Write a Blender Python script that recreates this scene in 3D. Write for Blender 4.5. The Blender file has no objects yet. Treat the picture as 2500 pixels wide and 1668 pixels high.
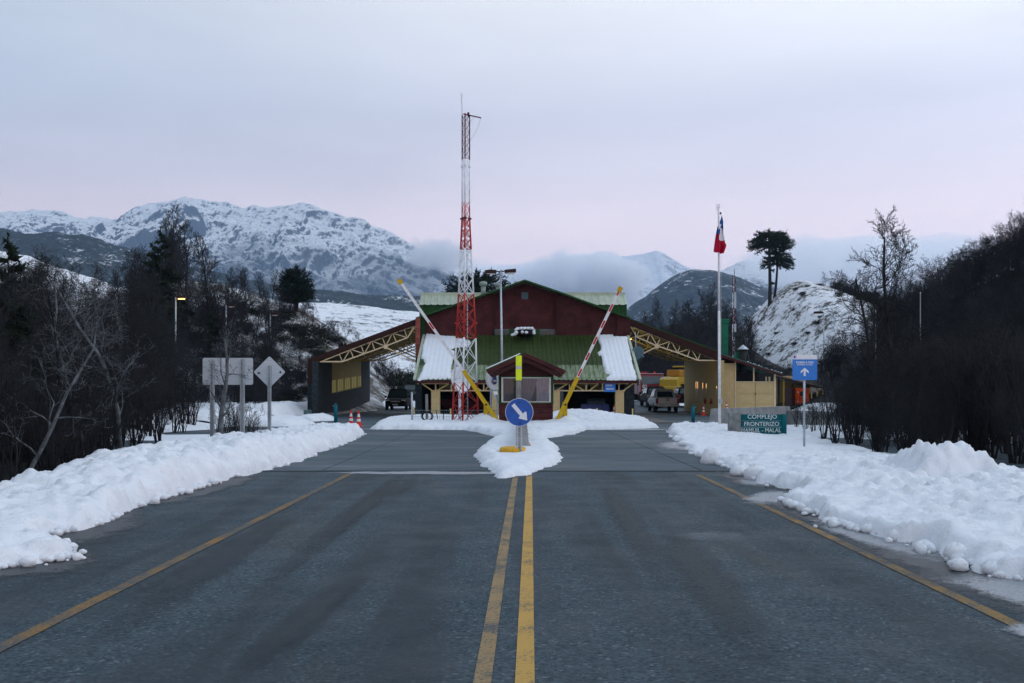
import bpy, math, random
import numpy as np
from mathutils import Vector, Matrix

# ------------------------------------------------------------------ camera, sky, sun, exposure
SC = bpy.context.scene
COL = SC.collection
R = math.radians
F, CX, HY, CH = 2430.6, 1250.0, 954.0, 1.7      # focal length, principal x, horizon row (photo pixels), eye height

cam_d = bpy.data.cameras.new('camera')
cam_d.lens, cam_d.sensor_width, cam_d.shift_y = 35.0, 36.0, 0.048
cam_d.clip_start, cam_d.clip_end = 0.1, 40000
cam = bpy.data.objects.new('camera', cam_d)
COL.objects.link(cam)
cam.location = (0, 0, CH)
cam.rotation_euler = (R(90), 0, 0)
SC.camera = cam

W = bpy.data.worlds.new('World')
SC.world = W
W.use_nodes = True
nt = W.node_tree
nt.nodes.clear()


def wn(t, **k):
    n = nt.nodes.new(t)
    for a, b in k.items():
        setattr(n, a, b)
    return n


w_out = wn('ShaderNodeOutputWorld')
w_bg = wn('ShaderNodeBackground')
w_tc = wn('ShaderNodeTexCoord')
w_sep = wn('ShaderNodeSeparateXYZ')
nt.links.new(w_tc.outputs['Generated'], w_sep.inputs[0])
w_ramp = wn('ShaderNodeValToRGB')
cr = w_ramp.color_ramp
cr.elements[0].position, cr.elements[0].color = 0.0, (1.25, 0.96, 1.0, 1)
cr.elements[1].position, cr.elements[1].color = 1.0, (0.68, 0.86, 1.06, 1)
for p, c in ((0.12, (1.46, 1.13, 1.08, 1)), (0.165, (1.28, 1.04, 1.05, 1)), (0.21, (1.05, 0.95, 1.02, 1)),
             (0.265, (0.90, 0.89, 1.0, 1)), (0.33, (1.0, 1.01, 1.08, 1)), (0.38, (1.16, 1.17, 1.20, 1)), (0.55, (0.88, 0.99, 1.13, 1))):
    e = cr.elements.new(p)
    e.color = c
nt.links.new(w_sep.outputs['Z'], w_ramp.inputs[0])
# cloud streaks
w_map = wn('ShaderNodeMapping')
w_map.inputs['Scale'].default_value = (1.2, 1.2, 5.0)
w_map.inputs['Rotation'].default_value = (0, R(-14), 0)
nt.links.new(w_tc.outputs['Generated'], w_map.inputs[0])
w_nz = wn('ShaderNodeTexNoise')
w_nz.inputs['Scale'].default_value = 1.7
w_nz.inputs['Detail'].default_value = 4
nt.links.new(w_map.outputs[0], w_nz.inputs['Vector'])
# east is brighter than west: value from the sideways direction
w_m1 = wn('ShaderNodeMath', operation='MULTIPLY_ADD')
w_m1.inputs[1].default_value = 0.34
w_m1.inputs[2].default_value = 0.92
nt.links.new(w_sep.outputs['X'], w_m1.inputs[0])
w_m2 = wn('ShaderNodeMath', operation='MULTIPLY_ADD')
w_m2.inputs[1].default_value = 0.50
nt.links.new(w_nz.outputs['Fac'], w_m2.inputs[0])
w_sub = wn('ShaderNodeMath', operation='SUBTRACT')
w_sub.inputs[1].default_value = 0.205
nt.links.new(w_m1.outputs[0], w_sub.inputs[0])
nt.links.new(w_sub.outputs[0], w_m2.inputs[2])
w_mul = wn('ShaderNodeVectorMath', operation='SCALE')
w_w = wn('ShaderNodeMapRange')
for i_, q_ in ((1, -0.02), (2, -0.60), (3, 0.0), (4, 0.75)):
    w_w.inputs[i_].default_value = q_
nt.links.new(w_sep.outputs['X'], w_w.inputs[0])
w_zz = wn('ShaderNodeMapRange')
for i_, q_ in ((1, 0.16), (2, 0.28), (3, 0.0), (4, 1.0)):
    w_zz.inputs[i_].default_value = q_
nt.links.new(w_sep.outputs['Z'], w_zz.inputs[0])
w_wz = wn('ShaderNodeMath', operation='MULTIPLY')
nt.links.new(w_w.outputs[0], w_wz.inputs[0])
nt.links.new(w_zz.outputs[0], w_wz.inputs[1])
w_blue = wn('ShaderNodeMix', data_type='RGBA')
nt.links.new(w_wz.outputs[0], w_blue.inputs['Factor'])
nt.links.new(w_ramp.outputs[0], w_blue.inputs[6])
w_blue.inputs[7].default_value = (0.60, 0.72, 0.86, 1)
nt.links.new(w_blue.outputs[2], w_mul.inputs[0])
nt.links.new(w_m2.outputs[0], w_mul.inputs['Scale'])
# clear sky showing faintly through the cloud cover
w_sky = wn('ShaderNodeTexSky', sky_type='NISHITA', sun_disc=False)
w_sky.sun_elevation, w_sky.sun_rotation = R(14), R(60)
w_ss = wn('ShaderNodeVectorMath', operation='SCALE')
w_ss.inputs['Scale'].default_value = 0.06
nt.links.new(w_sky.outputs[0], w_ss.inputs[0])
w_mix = wn('ShaderNodeMix', data_type='RGBA')
w_mix.inputs['Factor'].default_value = 0.10
nt.links.new(w_mul.outputs[0], w_mix.inputs[6])
nt.links.new(w_ss.outputs[0], w_mix.inputs[7])
nt.links.new(w_mix.outputs[2], w_bg.inputs[0])
w_bg.inputs[1].default_value = 1.0
nt.links.new(w_bg.outputs[0], w_out.inputs[0])

sun_d = bpy.data.lights.new('sun', 'SUN')
sun_d.energy, sun_d.angle, sun_d.color = 0.5, R(50), (1.0, 0.93, 0.92)
sun = bpy.data.objects.new('sun', sun_d)
COL.objects.link(sun)
sun.rotation_euler = (R(52), 0, R(120))

SC.render.engine = 'CYCLES'
cy = SC.cycles
cy.use_denoising = True
cy.max_bounces = 12
cy.diffuse_bounces = 3
cy.glossy_bounces = 3
cy.transparent_max_bounces = 8
cy.volume_bounces = 12
cy.volume_step_rate = 2.0
cy.volume_max_steps = 128
cy.sample_clamp_indirect = 6
SC.view_settings.view_transform = 'Standard'
SC.view_settings.look = 'None'
SC.view_settings.exposure = 0.0
SC.view_settings.gamma = 1.0
SC.view_settings.use_curve_mapping = False

rng = random.Random(7)


def P(px, py, d):
    return Vector(((px - CX) * d / F, d, CH - (py - HY) * d / F))


def G(px, py, z=0.0):
    d = (CH - z) * F / (py - HY)
    return ((px - CX) * d / F, d)


# ------------------------------------------------------------------ numpy noise
def _h(ix, iy, s):
    h = (ix * 374761393 + iy * 668265263 + s * 974711) & 0xffffffff
    h = ((h ^ (h >> 13)) * 1274126177) & 0xffffffff
    return ((h ^ (h >> 16)) & 0xffff) / 65535.0


def vn(x, y, s=0):
    x = np.asarray(x, float); y = np.asarray(y, float)
    xi = np.floor(x).astype(np.int64); yi = np.floor(y).astype(np.int64)
    fx = x - xi; fy = y - yi
    fx = fx * fx * fx * (fx * (fx * 6 - 15) + 10); fy = fy * fy * fy * (fy * (fy * 6 - 15) + 10)
    a = _h(xi, yi, s); b = _h(xi + 1, yi, s); c = _h(xi, yi + 1, s); d = _h(xi + 1, yi + 1, s)
    return (a * (1 - fx) + b * fx) * (1 - fy) + (c * (1 - fx) + d * fx) * fy


def fbm(x, y, o=5, s=0, g=0.5):
    t = 0; a = 1; n = 0
    for k in range(o):
        t = t + a * vn(x * 2 ** k + 17.3 * k, y * 2 ** k - 9.1 * k, s + k)
        n += a; a *= g
    return t / n


def ridged(x, y, o=6, s=0, g=0.52):
    t = 0; a = 1; n = 0
    for k in range(o):
        r = 1 - np.abs(2 * vn(x * 2 ** k + 7.7 * k, y * 2 ** k + 3.3 * k, s + k) - 1)
        t = t + a * r * r
        n += a; a *= g
    return t / n


def worley(x, y, s=0):
    x = np.asarray(x, float); y = np.asarray(y, float)
    xi = np.floor(x).astype(np.int64); yi = np.floor(y).astype(np.int64)
    best = np.full(np.shape(x), 9.0)
    for dx in (-1, 0, 1):
        for dy in (-1, 0, 1):
            cx = xi + dx + _h(xi + dx, yi + dy, s); cyy = yi + dy + _h(xi + dx, yi + dy, s + 91)
            best = np.minimum(best, (cx - x) ** 2 + (cyy - y) ** 2)
    return np.sqrt(best)


def cells(x, y, s=0):
    """random value of the nearest cell: blocky chunks"""
    x = np.asarray(x, float); y = np.asarray(y, float)
    xi = np.floor(x).astype(np.int64); yi = np.floor(y).astype(np.int64)
    best = np.full(np.shape(x), 9.0); val = np.zeros(np.shape(x))
    for dx in (-1, 0, 1):
        for dy in (-1, 0, 1):
            d_ = (xi + dx + _h(xi + dx, yi + dy, s) - x) ** 2 + (yi + dy + _h(xi + dx, yi + dy, s + 91) - y) ** 2
            v_ = _h(xi + dx, yi + dy, s + 57)
            val = np.where(d_ < best, v_, val); best = np.minimum(best, d_)
    return val


def sst(a, b, x):
    t = np.clip((np.asarray(x, float) - a) / (b - a), 0, 1)
    return t * t * (3 - 2 * t)


# ------------------------------------------------------------------ materials
MATS = {}


def mat(name, col, rough=0.7, metal=0.0, var=0.0, vs=4.0, bump=0.0, bs=40.0, rnd=0.0, col2=None, emit=None, estr=0.0, detail=5, stretch=None, spec=None):
    if name in MATS:
        return MATS[name]
    m = bpy.data.materials.new(name)
    m.use_nodes = True
    n = m.node_tree.nodes; l = m.node_tree.links
    b = n['Principled BSDF']
    b.inputs['Roughness'].default_value = rough
    b.inputs['Metallic'].default_value = metal
    if spec is None and rough >= 0.5 and metal < .3: spec = 0.15
    if spec is not None:
        b.inputs['Specular IOR Level'].default_value = spec
    b.inputs['Base Color'].default_value = (*col, 1)
    tc = n.new('ShaderNodeTexCoord')
    vec = tc.outputs['Object']
    if stretch:
        mp = n.new('ShaderNodeMapping'); mp.inputs['Scale'].default_value = stretch
        l.new(vec, mp.inputs[0]); vec = mp.outputs[0]
    out = None
    if var or col2:
        nz = n.new('ShaderNodeTexNoise'); nz.inputs['Scale'].default_value = vs; nz.inputs['Detail'].default_value = detail
        nz.inputs['Roughness'].default_value = 0.65
        l.new(vec, nz.inputs['Vector'])
        mx = n.new('ShaderNodeMix'); mx.data_type = 'RGBA'
        rp = n.new('ShaderNodeMapRange'); rp.inputs[1].default_value = 0.33; rp.inputs[2].default_value = 0.67
        l.new(nz.outputs['Fac'], rp.inputs[0]); l.new(rp.outputs[0], mx.inputs['Factor'])
        c2 = col2 or tuple(min(1, c * (1 + var)) for c in col)
        c1 = col if col2 else tuple(c * (1 - var) for c in col)
        mx.inputs[6].default_value = (*c1, 1); mx.inputs[7].default_value = (*c2, 1)
        out = mx.outputs[2]
    if rnd:
        oi = n.new('ShaderNodeObjectInfo')
        ma = n.new('ShaderNodeMath'); ma.operation = 'MULTIPLY_ADD'; ma.inputs[1].default_value = 2 * rnd; ma.inputs[2].default_value = 1 - rnd
        l.new(oi.outputs['Random'], ma.inputs[0])
        sc = n.new('ShaderNodeVectorMath'); sc.operation = 'SCALE'
        if out: l.new(out, sc.inputs[0])
        else: sc.inputs[0].default_value = col
        l.new(ma.outputs[0], sc.inputs['Scale'])
        out = sc.outputs[0]
    if out:
        l.new(out, b.inputs['Base Color'])
    if bump:
        nb = n.new('ShaderNodeTexNoise'); nb.inputs['Scale'].default_value = bs; nb.inputs['Detail'].default_value = 4
        l.new(vec, nb.inputs['Vector'])
        bp = n.new('ShaderNodeBump'); bp.inputs['Strength'].default_value = bump; bp.inputs['Distance'].default_value = 0.02
        l.new(nb.outputs['Fac'], bp.inputs['Height']); l.new(bp.outputs[0], b.inputs['Normal'])
    if emit:
        b.inputs['Emission Color'].default_value = (*emit, 1); b.inputs['Emission Strength'].default_value = estr
    MATS[name] = m
    return m


M = mat
M('snow', (0.74, 0.775, 0.83), 0.75, var=0.035, vs=1.5, bump=0.35, bs=28)
M('asphalt', (0.07, 0.09, 0.105), 0.75)
M('maroon', (0.066, 0.019, 0.020), 0.75, var=0.38, vs=1.6, rnd=0.12)
M('maroon_dark', (0.05, 0.016, 0.016), 0.75, var=0.2, vs=3, rnd=0.1)
M('shingle_red', (0.25, 0.075, 0.055), 0.8, var=0.2, vs=6, rnd=0.18)
M('green_wall', (0.014, 0.062, 0.018), 0.6, var=0.25, vs=2)
M('green_trim', (0.02, 0.07, 0.02), 0.55, var=0.25, vs=3)
M('roof_green', (0.038, 0.058, 0.016), 0.5, var=0.3, vs=1.3, rnd=0.12, stretch=(1, 3, 1))
M('roof_faded', (0.075, 0.115, 0.045), 0.5, col2=(0.28, 0.33, 0.23), vs=1.6, rnd=0.12, stretch=(2.5, 0.5, 0.5))
M('roof_pale', (0.38, 0.43, 0.34), 0.5, var=0.12, vs=2, rnd=0.1)
M('cream', (0.56, 0.43, 0.22), 0.7, var=0.08, vs=3, bump=0.15, bs=60)
M('cream_plaster', (0.50, 0.38, 0.19), 0.85, var=0.1, vs=4, bump=0.4, bs=45)
M('cream_bar', (0.68, 0.55, 0.36), 0.6, var=0.1, vs=5)
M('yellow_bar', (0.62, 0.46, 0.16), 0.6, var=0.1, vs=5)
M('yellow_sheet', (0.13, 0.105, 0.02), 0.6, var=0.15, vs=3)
M('stone_dark', (0.014, 0.020, 0.025), 0.85, col2=(0.042, 0.056, 0.066), vs=5, bump=0.5, bs=12)
M('dark', (0.012, 0.013, 0.015), 0.8)
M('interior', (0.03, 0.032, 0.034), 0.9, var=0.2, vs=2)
M('galv', (0.42, 0.47, 0.51), 0.45, 0.7, var=0.18, vs=7)
M('galv_plate', (0.50, 0.55, 0.60), 0.5, 0.5, var=0.1, vs=4, stretch=(1, 1, 5))
M('white_paint', (0.70, 0.71, 0.73), 0.5, var=0.14, vs=6)
M('tower_red', (0.42, 0.035, 0.03), 0.5, var=0.3, vs=3)
M('tower_maroon', (0.10, 0.02, 0.025), 0.5, var=0.2, vs=3)
M('tower_white', (0.72, 0.76, 0.80), 0.5, var=0.1, vs=3)
M('arm_yellow', (0.52, 0.34, 0.015), 0.5, var=0.15, vs=5)
M('red_paint', (0.50, 0.02, 0.025), 0.5)
M('sign_blue', (0.006, 0.080, 0.38), 0.45, var=0.22, vs=7)
M('sign_blue_light', (0.01, 0.17, 0.58), 0.4, var=0.06, vs=5)
M('sign_white', (0.72, 0.74, 0.77), 0.5, var=0.07, vs=9)
M('lime', (0.72, 0.86, 0.01), 0.4, var=0.05, vs=10)
M('lime_grey', (0.5, 0.52, 0.54), 0.35, 0.4)
M('wood_grey', (0.22, 0.225, 0.22), 0.85, var=0.4, vs=6, bump=0.5, bs=30, stretch=(6, 6, 1))
M('wood_tan', (0.42, 0.34, 0.27), 0.85, var=0.2, vs=6, rnd=0.15)
M('concrete', (0.30, 0.31, 0.32), 0.9, var=0.25, vs=2.5, bump=0.3, bs=30)
M('concrete_pink', (0.46, 0.42, 0.45), 0.9, var=0.12, vs=2, rnd=0.06)
M('nose_orange', (0.60, 0.33, 0.03), 0.7, var=0.2, vs=6)
M('faded_orange', (0.62, 0.32, 0.16), 0.8, var=0.25, vs=7)
M('teal', (0.0, 0.13, 0.19), 0.5, var=0.15, vs=5, rnd=0.08)
M('teal_board', (0.0, 0.105, 0.125), 0.6, var=0.15, vs=4, rnd=0.08)
M('letter_grey', (0.62, 0.68, 0.68), 0.6, var=0.12, vs=9)
M('cone_orange', (0.80, 0.035, 0.03), 0.5)
M('cone_white', (0.75, 0.76, 0.78), 0.4)
M('rubber', (0.012, 0.012, 0.013), 0.8)
M('rim', (0.35, 0.36, 0.38), 0.35, 0.8)
M('black_car', (0.005, 0.006, 0.007), 0.55, spec=0.06)
M('silver_car', (0.40, 0.42, 0.45), 0.4, 0.4)
M('maroon_car', (0.10, 0.006, 0.018), 0.4, spec=0.25)
M('brown_car', (0.014, 0.014, 0.012), 0.55, spec=0.08)
M('truck_red', (0.20, 0.010, 0.018), 0.35)
M('loader_yellow', (0.46, 0.29, 0.02), 0.45, var=0.1, vs=3)
M('loader_orange', (0.42, 0.18, 0.01), 0.45, var=0.1, vs=3)
M('container_red', (0.045, 0.01, 0.008), 0.6, var=0.3, vs=3)
M('container_orange', (0.55, 0.065, 0.008), 0.5, var=0.15, vs=3)
M('glass', (0.018, 0.03, 0.036), 0.06)
M('glass_blue', (0.06, 0.10, 0.12), 0.08)
M('lamp_glass', (0.6, 0.62, 0.62), 0.2)
M('tail_red', (0.30, 0.01, 0.01), 0.25)
M('plate_white', (0.6, 0.62, 0.64), 0.5)
M('chair_blue', (0.004, 0.05, 0.28), 0.4)
M('cabinet', (0.10, 0.15, 0.16), 0.5, var=0.15, vs=4)
M('wire', (0.16, 0.20, 0.22), 0.5, 0.6)
M('dish_white', (0.72, 0.73, 0.76), 0.5, var=0.05, vs=3)
M('dish_grey', (0.10, 0.17, 0.20), 0.5)
M('logo_navy', (0.02, 0.05, 0.14), 0.5)
M('logo_red', (0.25, 0.02, 0.06), 0.5)
M('lamp_brown', (0.035, 0.016, 0.014), 0.6)
M('vent_grey', (0.22, 0.27, 0.25), 0.45, 0.3, var=0.15, vs=5)
M('chimney_green', (0.01, 0.13, 0.075), 0.5, var=0.3, vs=2.5)
M('flue_dark', (0.025, 0.03, 0.033), 0.6, var=0.3, vs=4)
M('flag_blue', (0.006, 0.10, 0.34), 0.8)
M('flag_white', (0.74, 0.73, 0.78), 0.8)
M('flag_red', (0.42, 0.006, 0.035), 0.8)
M('bark', (0.021, 0.022, 0.025), 0.9, var=0.35, vs=3, rnd=0.3)
M('bark_far', (0.027, 0.028, 0.033), 0.95, rnd=0.35)
M('bark_pale', (0.095, 0.105, 0.115), 0.9, var=0.8, vs=2.5)
M('araucaria_leaf', (0.010, 0.022, 0.014), 0.8, rnd=0.2)
M('conifer_leaf', (0.012, 0.024, 0.014), 0.8, rnd=0.3)
M('bush_leaf', (0.018, 0.024, 0.017), 0.85, rnd=0.4)
M('paver', (0.14, 0.13, 0.125), 0.85, var=0.2, vs=5, rnd=0.15)
M('roof_brown', (0.17, 0.13, 0.115), 0.8, var=0.3, vs=3)
M('roof_teal', (0.06, 0.13, 0.12), 0.6, var=0.3, vs=2)
M('warm_lamp', (0.8, 0.5, 0.2), 0.5, emit=(1.0, 0.52, 0.16), estr=4)
M('tube_lamp', (0.8, 0.8, 0.3), 0.5, emit=(1.0, 0.86, 0.18), estr=7)
M('sunset_glint', (0.5, 0.3, 0.1), 0.2, emit=(1.0, 0.46, 0.13), estr=0.9)  # emission stands in for a warm sunset reflection on glass
M('alu', (0.45, 0.48, 0.47), 0.4, 0.5, var=0.1, vs=6)


def nodes_mat(name):
    m = bpy.data.materials.new(name); m.use_nodes = True
    MATS[name] = m
    m.node_tree.nodes['Principled BSDF'].inputs['Specular IOR Level'].default_value = 0.12
    return m, m.node_tree.nodes, m.node_tree.links, m.node_tree.nodes['Principled BSDF']


def N(n, t, **k):
    x = n.new(t)
    for a, b in k.items(): setattr(x, a, b)
    return x


def noise(n, l, vec, scale, detail=5, rough=0.6, stretch=None):
    if stretch:
        mp = n.new('ShaderNodeMapping'); mp.inputs['Scale'].default_value = stretch
        l.new(vec, mp.inputs[0]); vec = mp.outputs[0]
    z = n.new('ShaderNodeTexNoise'); z.inputs['Scale'].default_value = scale
    z.inputs['Detail'].default_value = detail; z.inputs['Roughness'].default_value = rough
    l.new(vec, z.inputs['Vector'])
    return z.outputs['Fac']


def mrange(n, l, v, a, b, c=0.0, d=1.0):
    r = n.new('ShaderNodeMapRange')
    for i, q in ((1, a), (2, b), (3, c), (4, d)): r.inputs[i].default_value = q
    l.new(v, r.inputs[0])
    return r.outputs[0]


def mixc(n, l, f, a, b):
    x = n.new('ShaderNodeMix'); x.data_type = 'RGBA'
    if isinstance(f, float): x.inputs['Factor'].default_value = f
    else: l.new(f, x.inputs['Factor'])
    for i, q in ((6, a), (7, b)):
        if isinstance(q, tuple): x.inputs[i].default_value = (*q, 1)
        else: l.new(q, x.inputs[i])
    return x.outputs[2]


def mth(n, l, op, a, b=None, c=None):
    x = n.new('ShaderNodeMath'); x.operation = op
    for i, q in enumerate((a, b, c)):
        if q is None: continue
        if isinstance(q, (int, float)): x.inputs[i].default_value = q
        else: l.new(q, x.inputs[i])
    return x.outputs[0]


def bump(n, l, b, h, s, dist=0.02, prev=None):
    bp = n.new('ShaderNodeBump'); bp.inputs['Strength'].default_value = s; bp.inputs['Distance'].default_value = dist
    l.new(h, bp.inputs['Height'])
    if prev: l.new(prev, bp.inputs['Normal'])
    l.new(bp.outputs[0], b.inputs['Normal'])
    return bp.outputs[0]


def make_road_mats():
    # asphalt: aggregate speckle, worn wheel tracks, rusty drip stains, wet blotches
    m, n, l, b = nodes_mat('asphalt_road')
    geo = N(n, 'ShaderNodeNewGeometry'); pos = geo.outputs['Position']
    fine = noise(n, l, pos, 38, 4, 0.8)
    mid = noise(n, l, pos, 1.1, 5, 0.6)
    trk = noise(n, l, pos, 1.0, 4, 0.6, stretch=(1.1, 0.07, 1))
    rust = noise(n, l, pos, 0.9, 4, 0.6, stretch=(1.0, 0.16, 1))
    c = mixc(n, l, mrange(n, l, fine, 0.36, 0.66), (0.013, 0.026, 0.034), (0.070, 0.100, 0.120))
    vor = N(n, 'ShaderNodeTexVoronoi'); vor.inputs['Scale'].default_value = 42
    l.new(pos, vor.inputs['Vector'])
    sv = N(n, 'ShaderNodeSeparateColor'); l.new(vor.outputs['Color'], sv.inputs[0])
    st = mixc(n, l, mrange(n, l, sv.outputs[0], 0.0, 1.0), (0.008, 0.018, 0.025), (0.092, 0.132, 0.156))
    c = mixc(n, l, 0.62, c, st)
    c = mixc(n, l, mrange(n, l, sv.outputs[1], 0.965, 0.975), c, (0.13, 0.16, 0.175))
    c = mixc(n, l, mrange(n, l, mid, 0.3, 0.75, 0.0, 0.38), c, (0.04, 0.05, 0.06))
    c = mixc(n, l, mrange(n, l, trk, 0.46, 0.62, 0.0, 0.80), c, (0.030, 0.039, 0.047))
    c = mixc(n, l, mrange(n, l, rust, 0.56, 0.74, 0.0, 0.30), c, (0.11, 0.085, 0.06))
    l.new(c, b.inputs['Base Color'])
    l.new(mrange(n, l, mid, 0.3, 0.75, 0.85, 0.55), b.inputs['Roughness'])
    bump(n, l, b, fine, 0.55, 0.008)
    # concrete apron: pale, plough scratches across, damp blotches
    m, n, l, b = nodes_mat('apron_concrete')
    geo = N(n, 'ShaderNodeNewGeometry'); pos = geo.outputs['Position']
    scr = noise(n, l, pos, 1.6, 6, 0.75, stretch=(0.35, 3.2, 1))
    blot = noise(n, l, pos, 0.35, 5, 0.6, stretch=(0.5, 1.2, 1))
    fine = noise(n, l, pos, 40, 3, 0.7)
    c = mixc(n, l, mrange(n, l, scr, 0.36, 0.66), (0.036, 0.055, 0.068), (0.108, 0.142, 0.166))
    c = mixc(n, l, mrange(n, l, blot, 0.48, 0.66, 0.0, 0.65), c, (0.06, 0.072, 0.085))
    c = mixc(n, l, mrange(n, l, scr, 0.62, 0.72, 0.0, 0.55), c, (0.36, 0.39, 0.43))
    c = mixc(n, l, mrange(n, l, fine, 0.35, 0.7, 0.0, 0.25), c, (0.05, 0.06, 0.07))
    l.new(c, b.inputs['Base Color'])
    l.new(mrange(n, l, blot, 0.4, 0.66, 0.8, 0.45), b.inputs['Roughness'])
    # yellow road paint, worn through to the asphalt
    for nm, col, lo in (('line_edge', (0.235, 0.135, 0.045), 0.47), ('line_edge_right', (0.26, 0.155, 0.045), 0.48), ('line_centre', (0.47, 0.285, 0.075), 0.545), ('line_centre_faded', (0.30, 0.205, 0.10), 0.50)):
        m, n, l, b = nodes_mat(nm)
        geo = N(n, 'ShaderNodeNewGeometry'); pos = geo.outputs['Position']
        f1 = noise(n, l, pos, 42, 4, 0.8); f2 = noise(n, l, pos, 2.2, 4, 0.6)
        w = mth(n, l, 'ADD', mth(n, l, 'MULTIPLY', f1, 0.6), mth(n, l, 'MULTIPLY', f2, 0.4))
        c = mixc(n, l, mrange(n, l, w, lo - 0.03, lo + 0.07), col, (0.075, 0.085, 0.09))
        l.new(c, b.inputs['Base Color']); b.inputs['Roughness'].default_value = 0.75
    # thin melting film of slush
    m, n, l, b = nodes_mat('slush')
    geo = N(n, 'ShaderNodeNewGeometry'); pos = geo.outputs['Position']
    f1 = noise(n, l, pos, 3.5, 5, 0.7); f2 = noise(n, l, pos, 60, 3, 0.7)
    c = mixc(n, l, mrange(n, l, f1, 0.35, 0.65), (0.16, 0.18, 0.20), (0.38, 0.41, 0.45))
    c = mixc(n, l, mrange(n, l, f2, 0.5, 0.7, 0.0, 0.6), c, (0.09, 0.10, 0.115))
    l.new(c, b.inputs['Base Color']); b.inputs['Roughness'].default_value = 0.35
    m, n, l, b = nodes_mat('wet_asphalt')
    geo = N(n, 'ShaderNodeNewGeometry'); pos = geo.outputs['Position']
    f2 = noise(n, l, pos, 60, 3, 0.7)
    c = mixc(n, l, mrange(n, l, f2, 0.4, 0.65), (0.022, 0.028, 0.034), (0.06, 0.07, 0.08))
    l.new(c, b.inputs['Base Color']); b.inputs['Roughness'].default_value = 0.42
    bump(n, l, b, f2, 0.3, 0.006)


make_road_mats()


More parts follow.
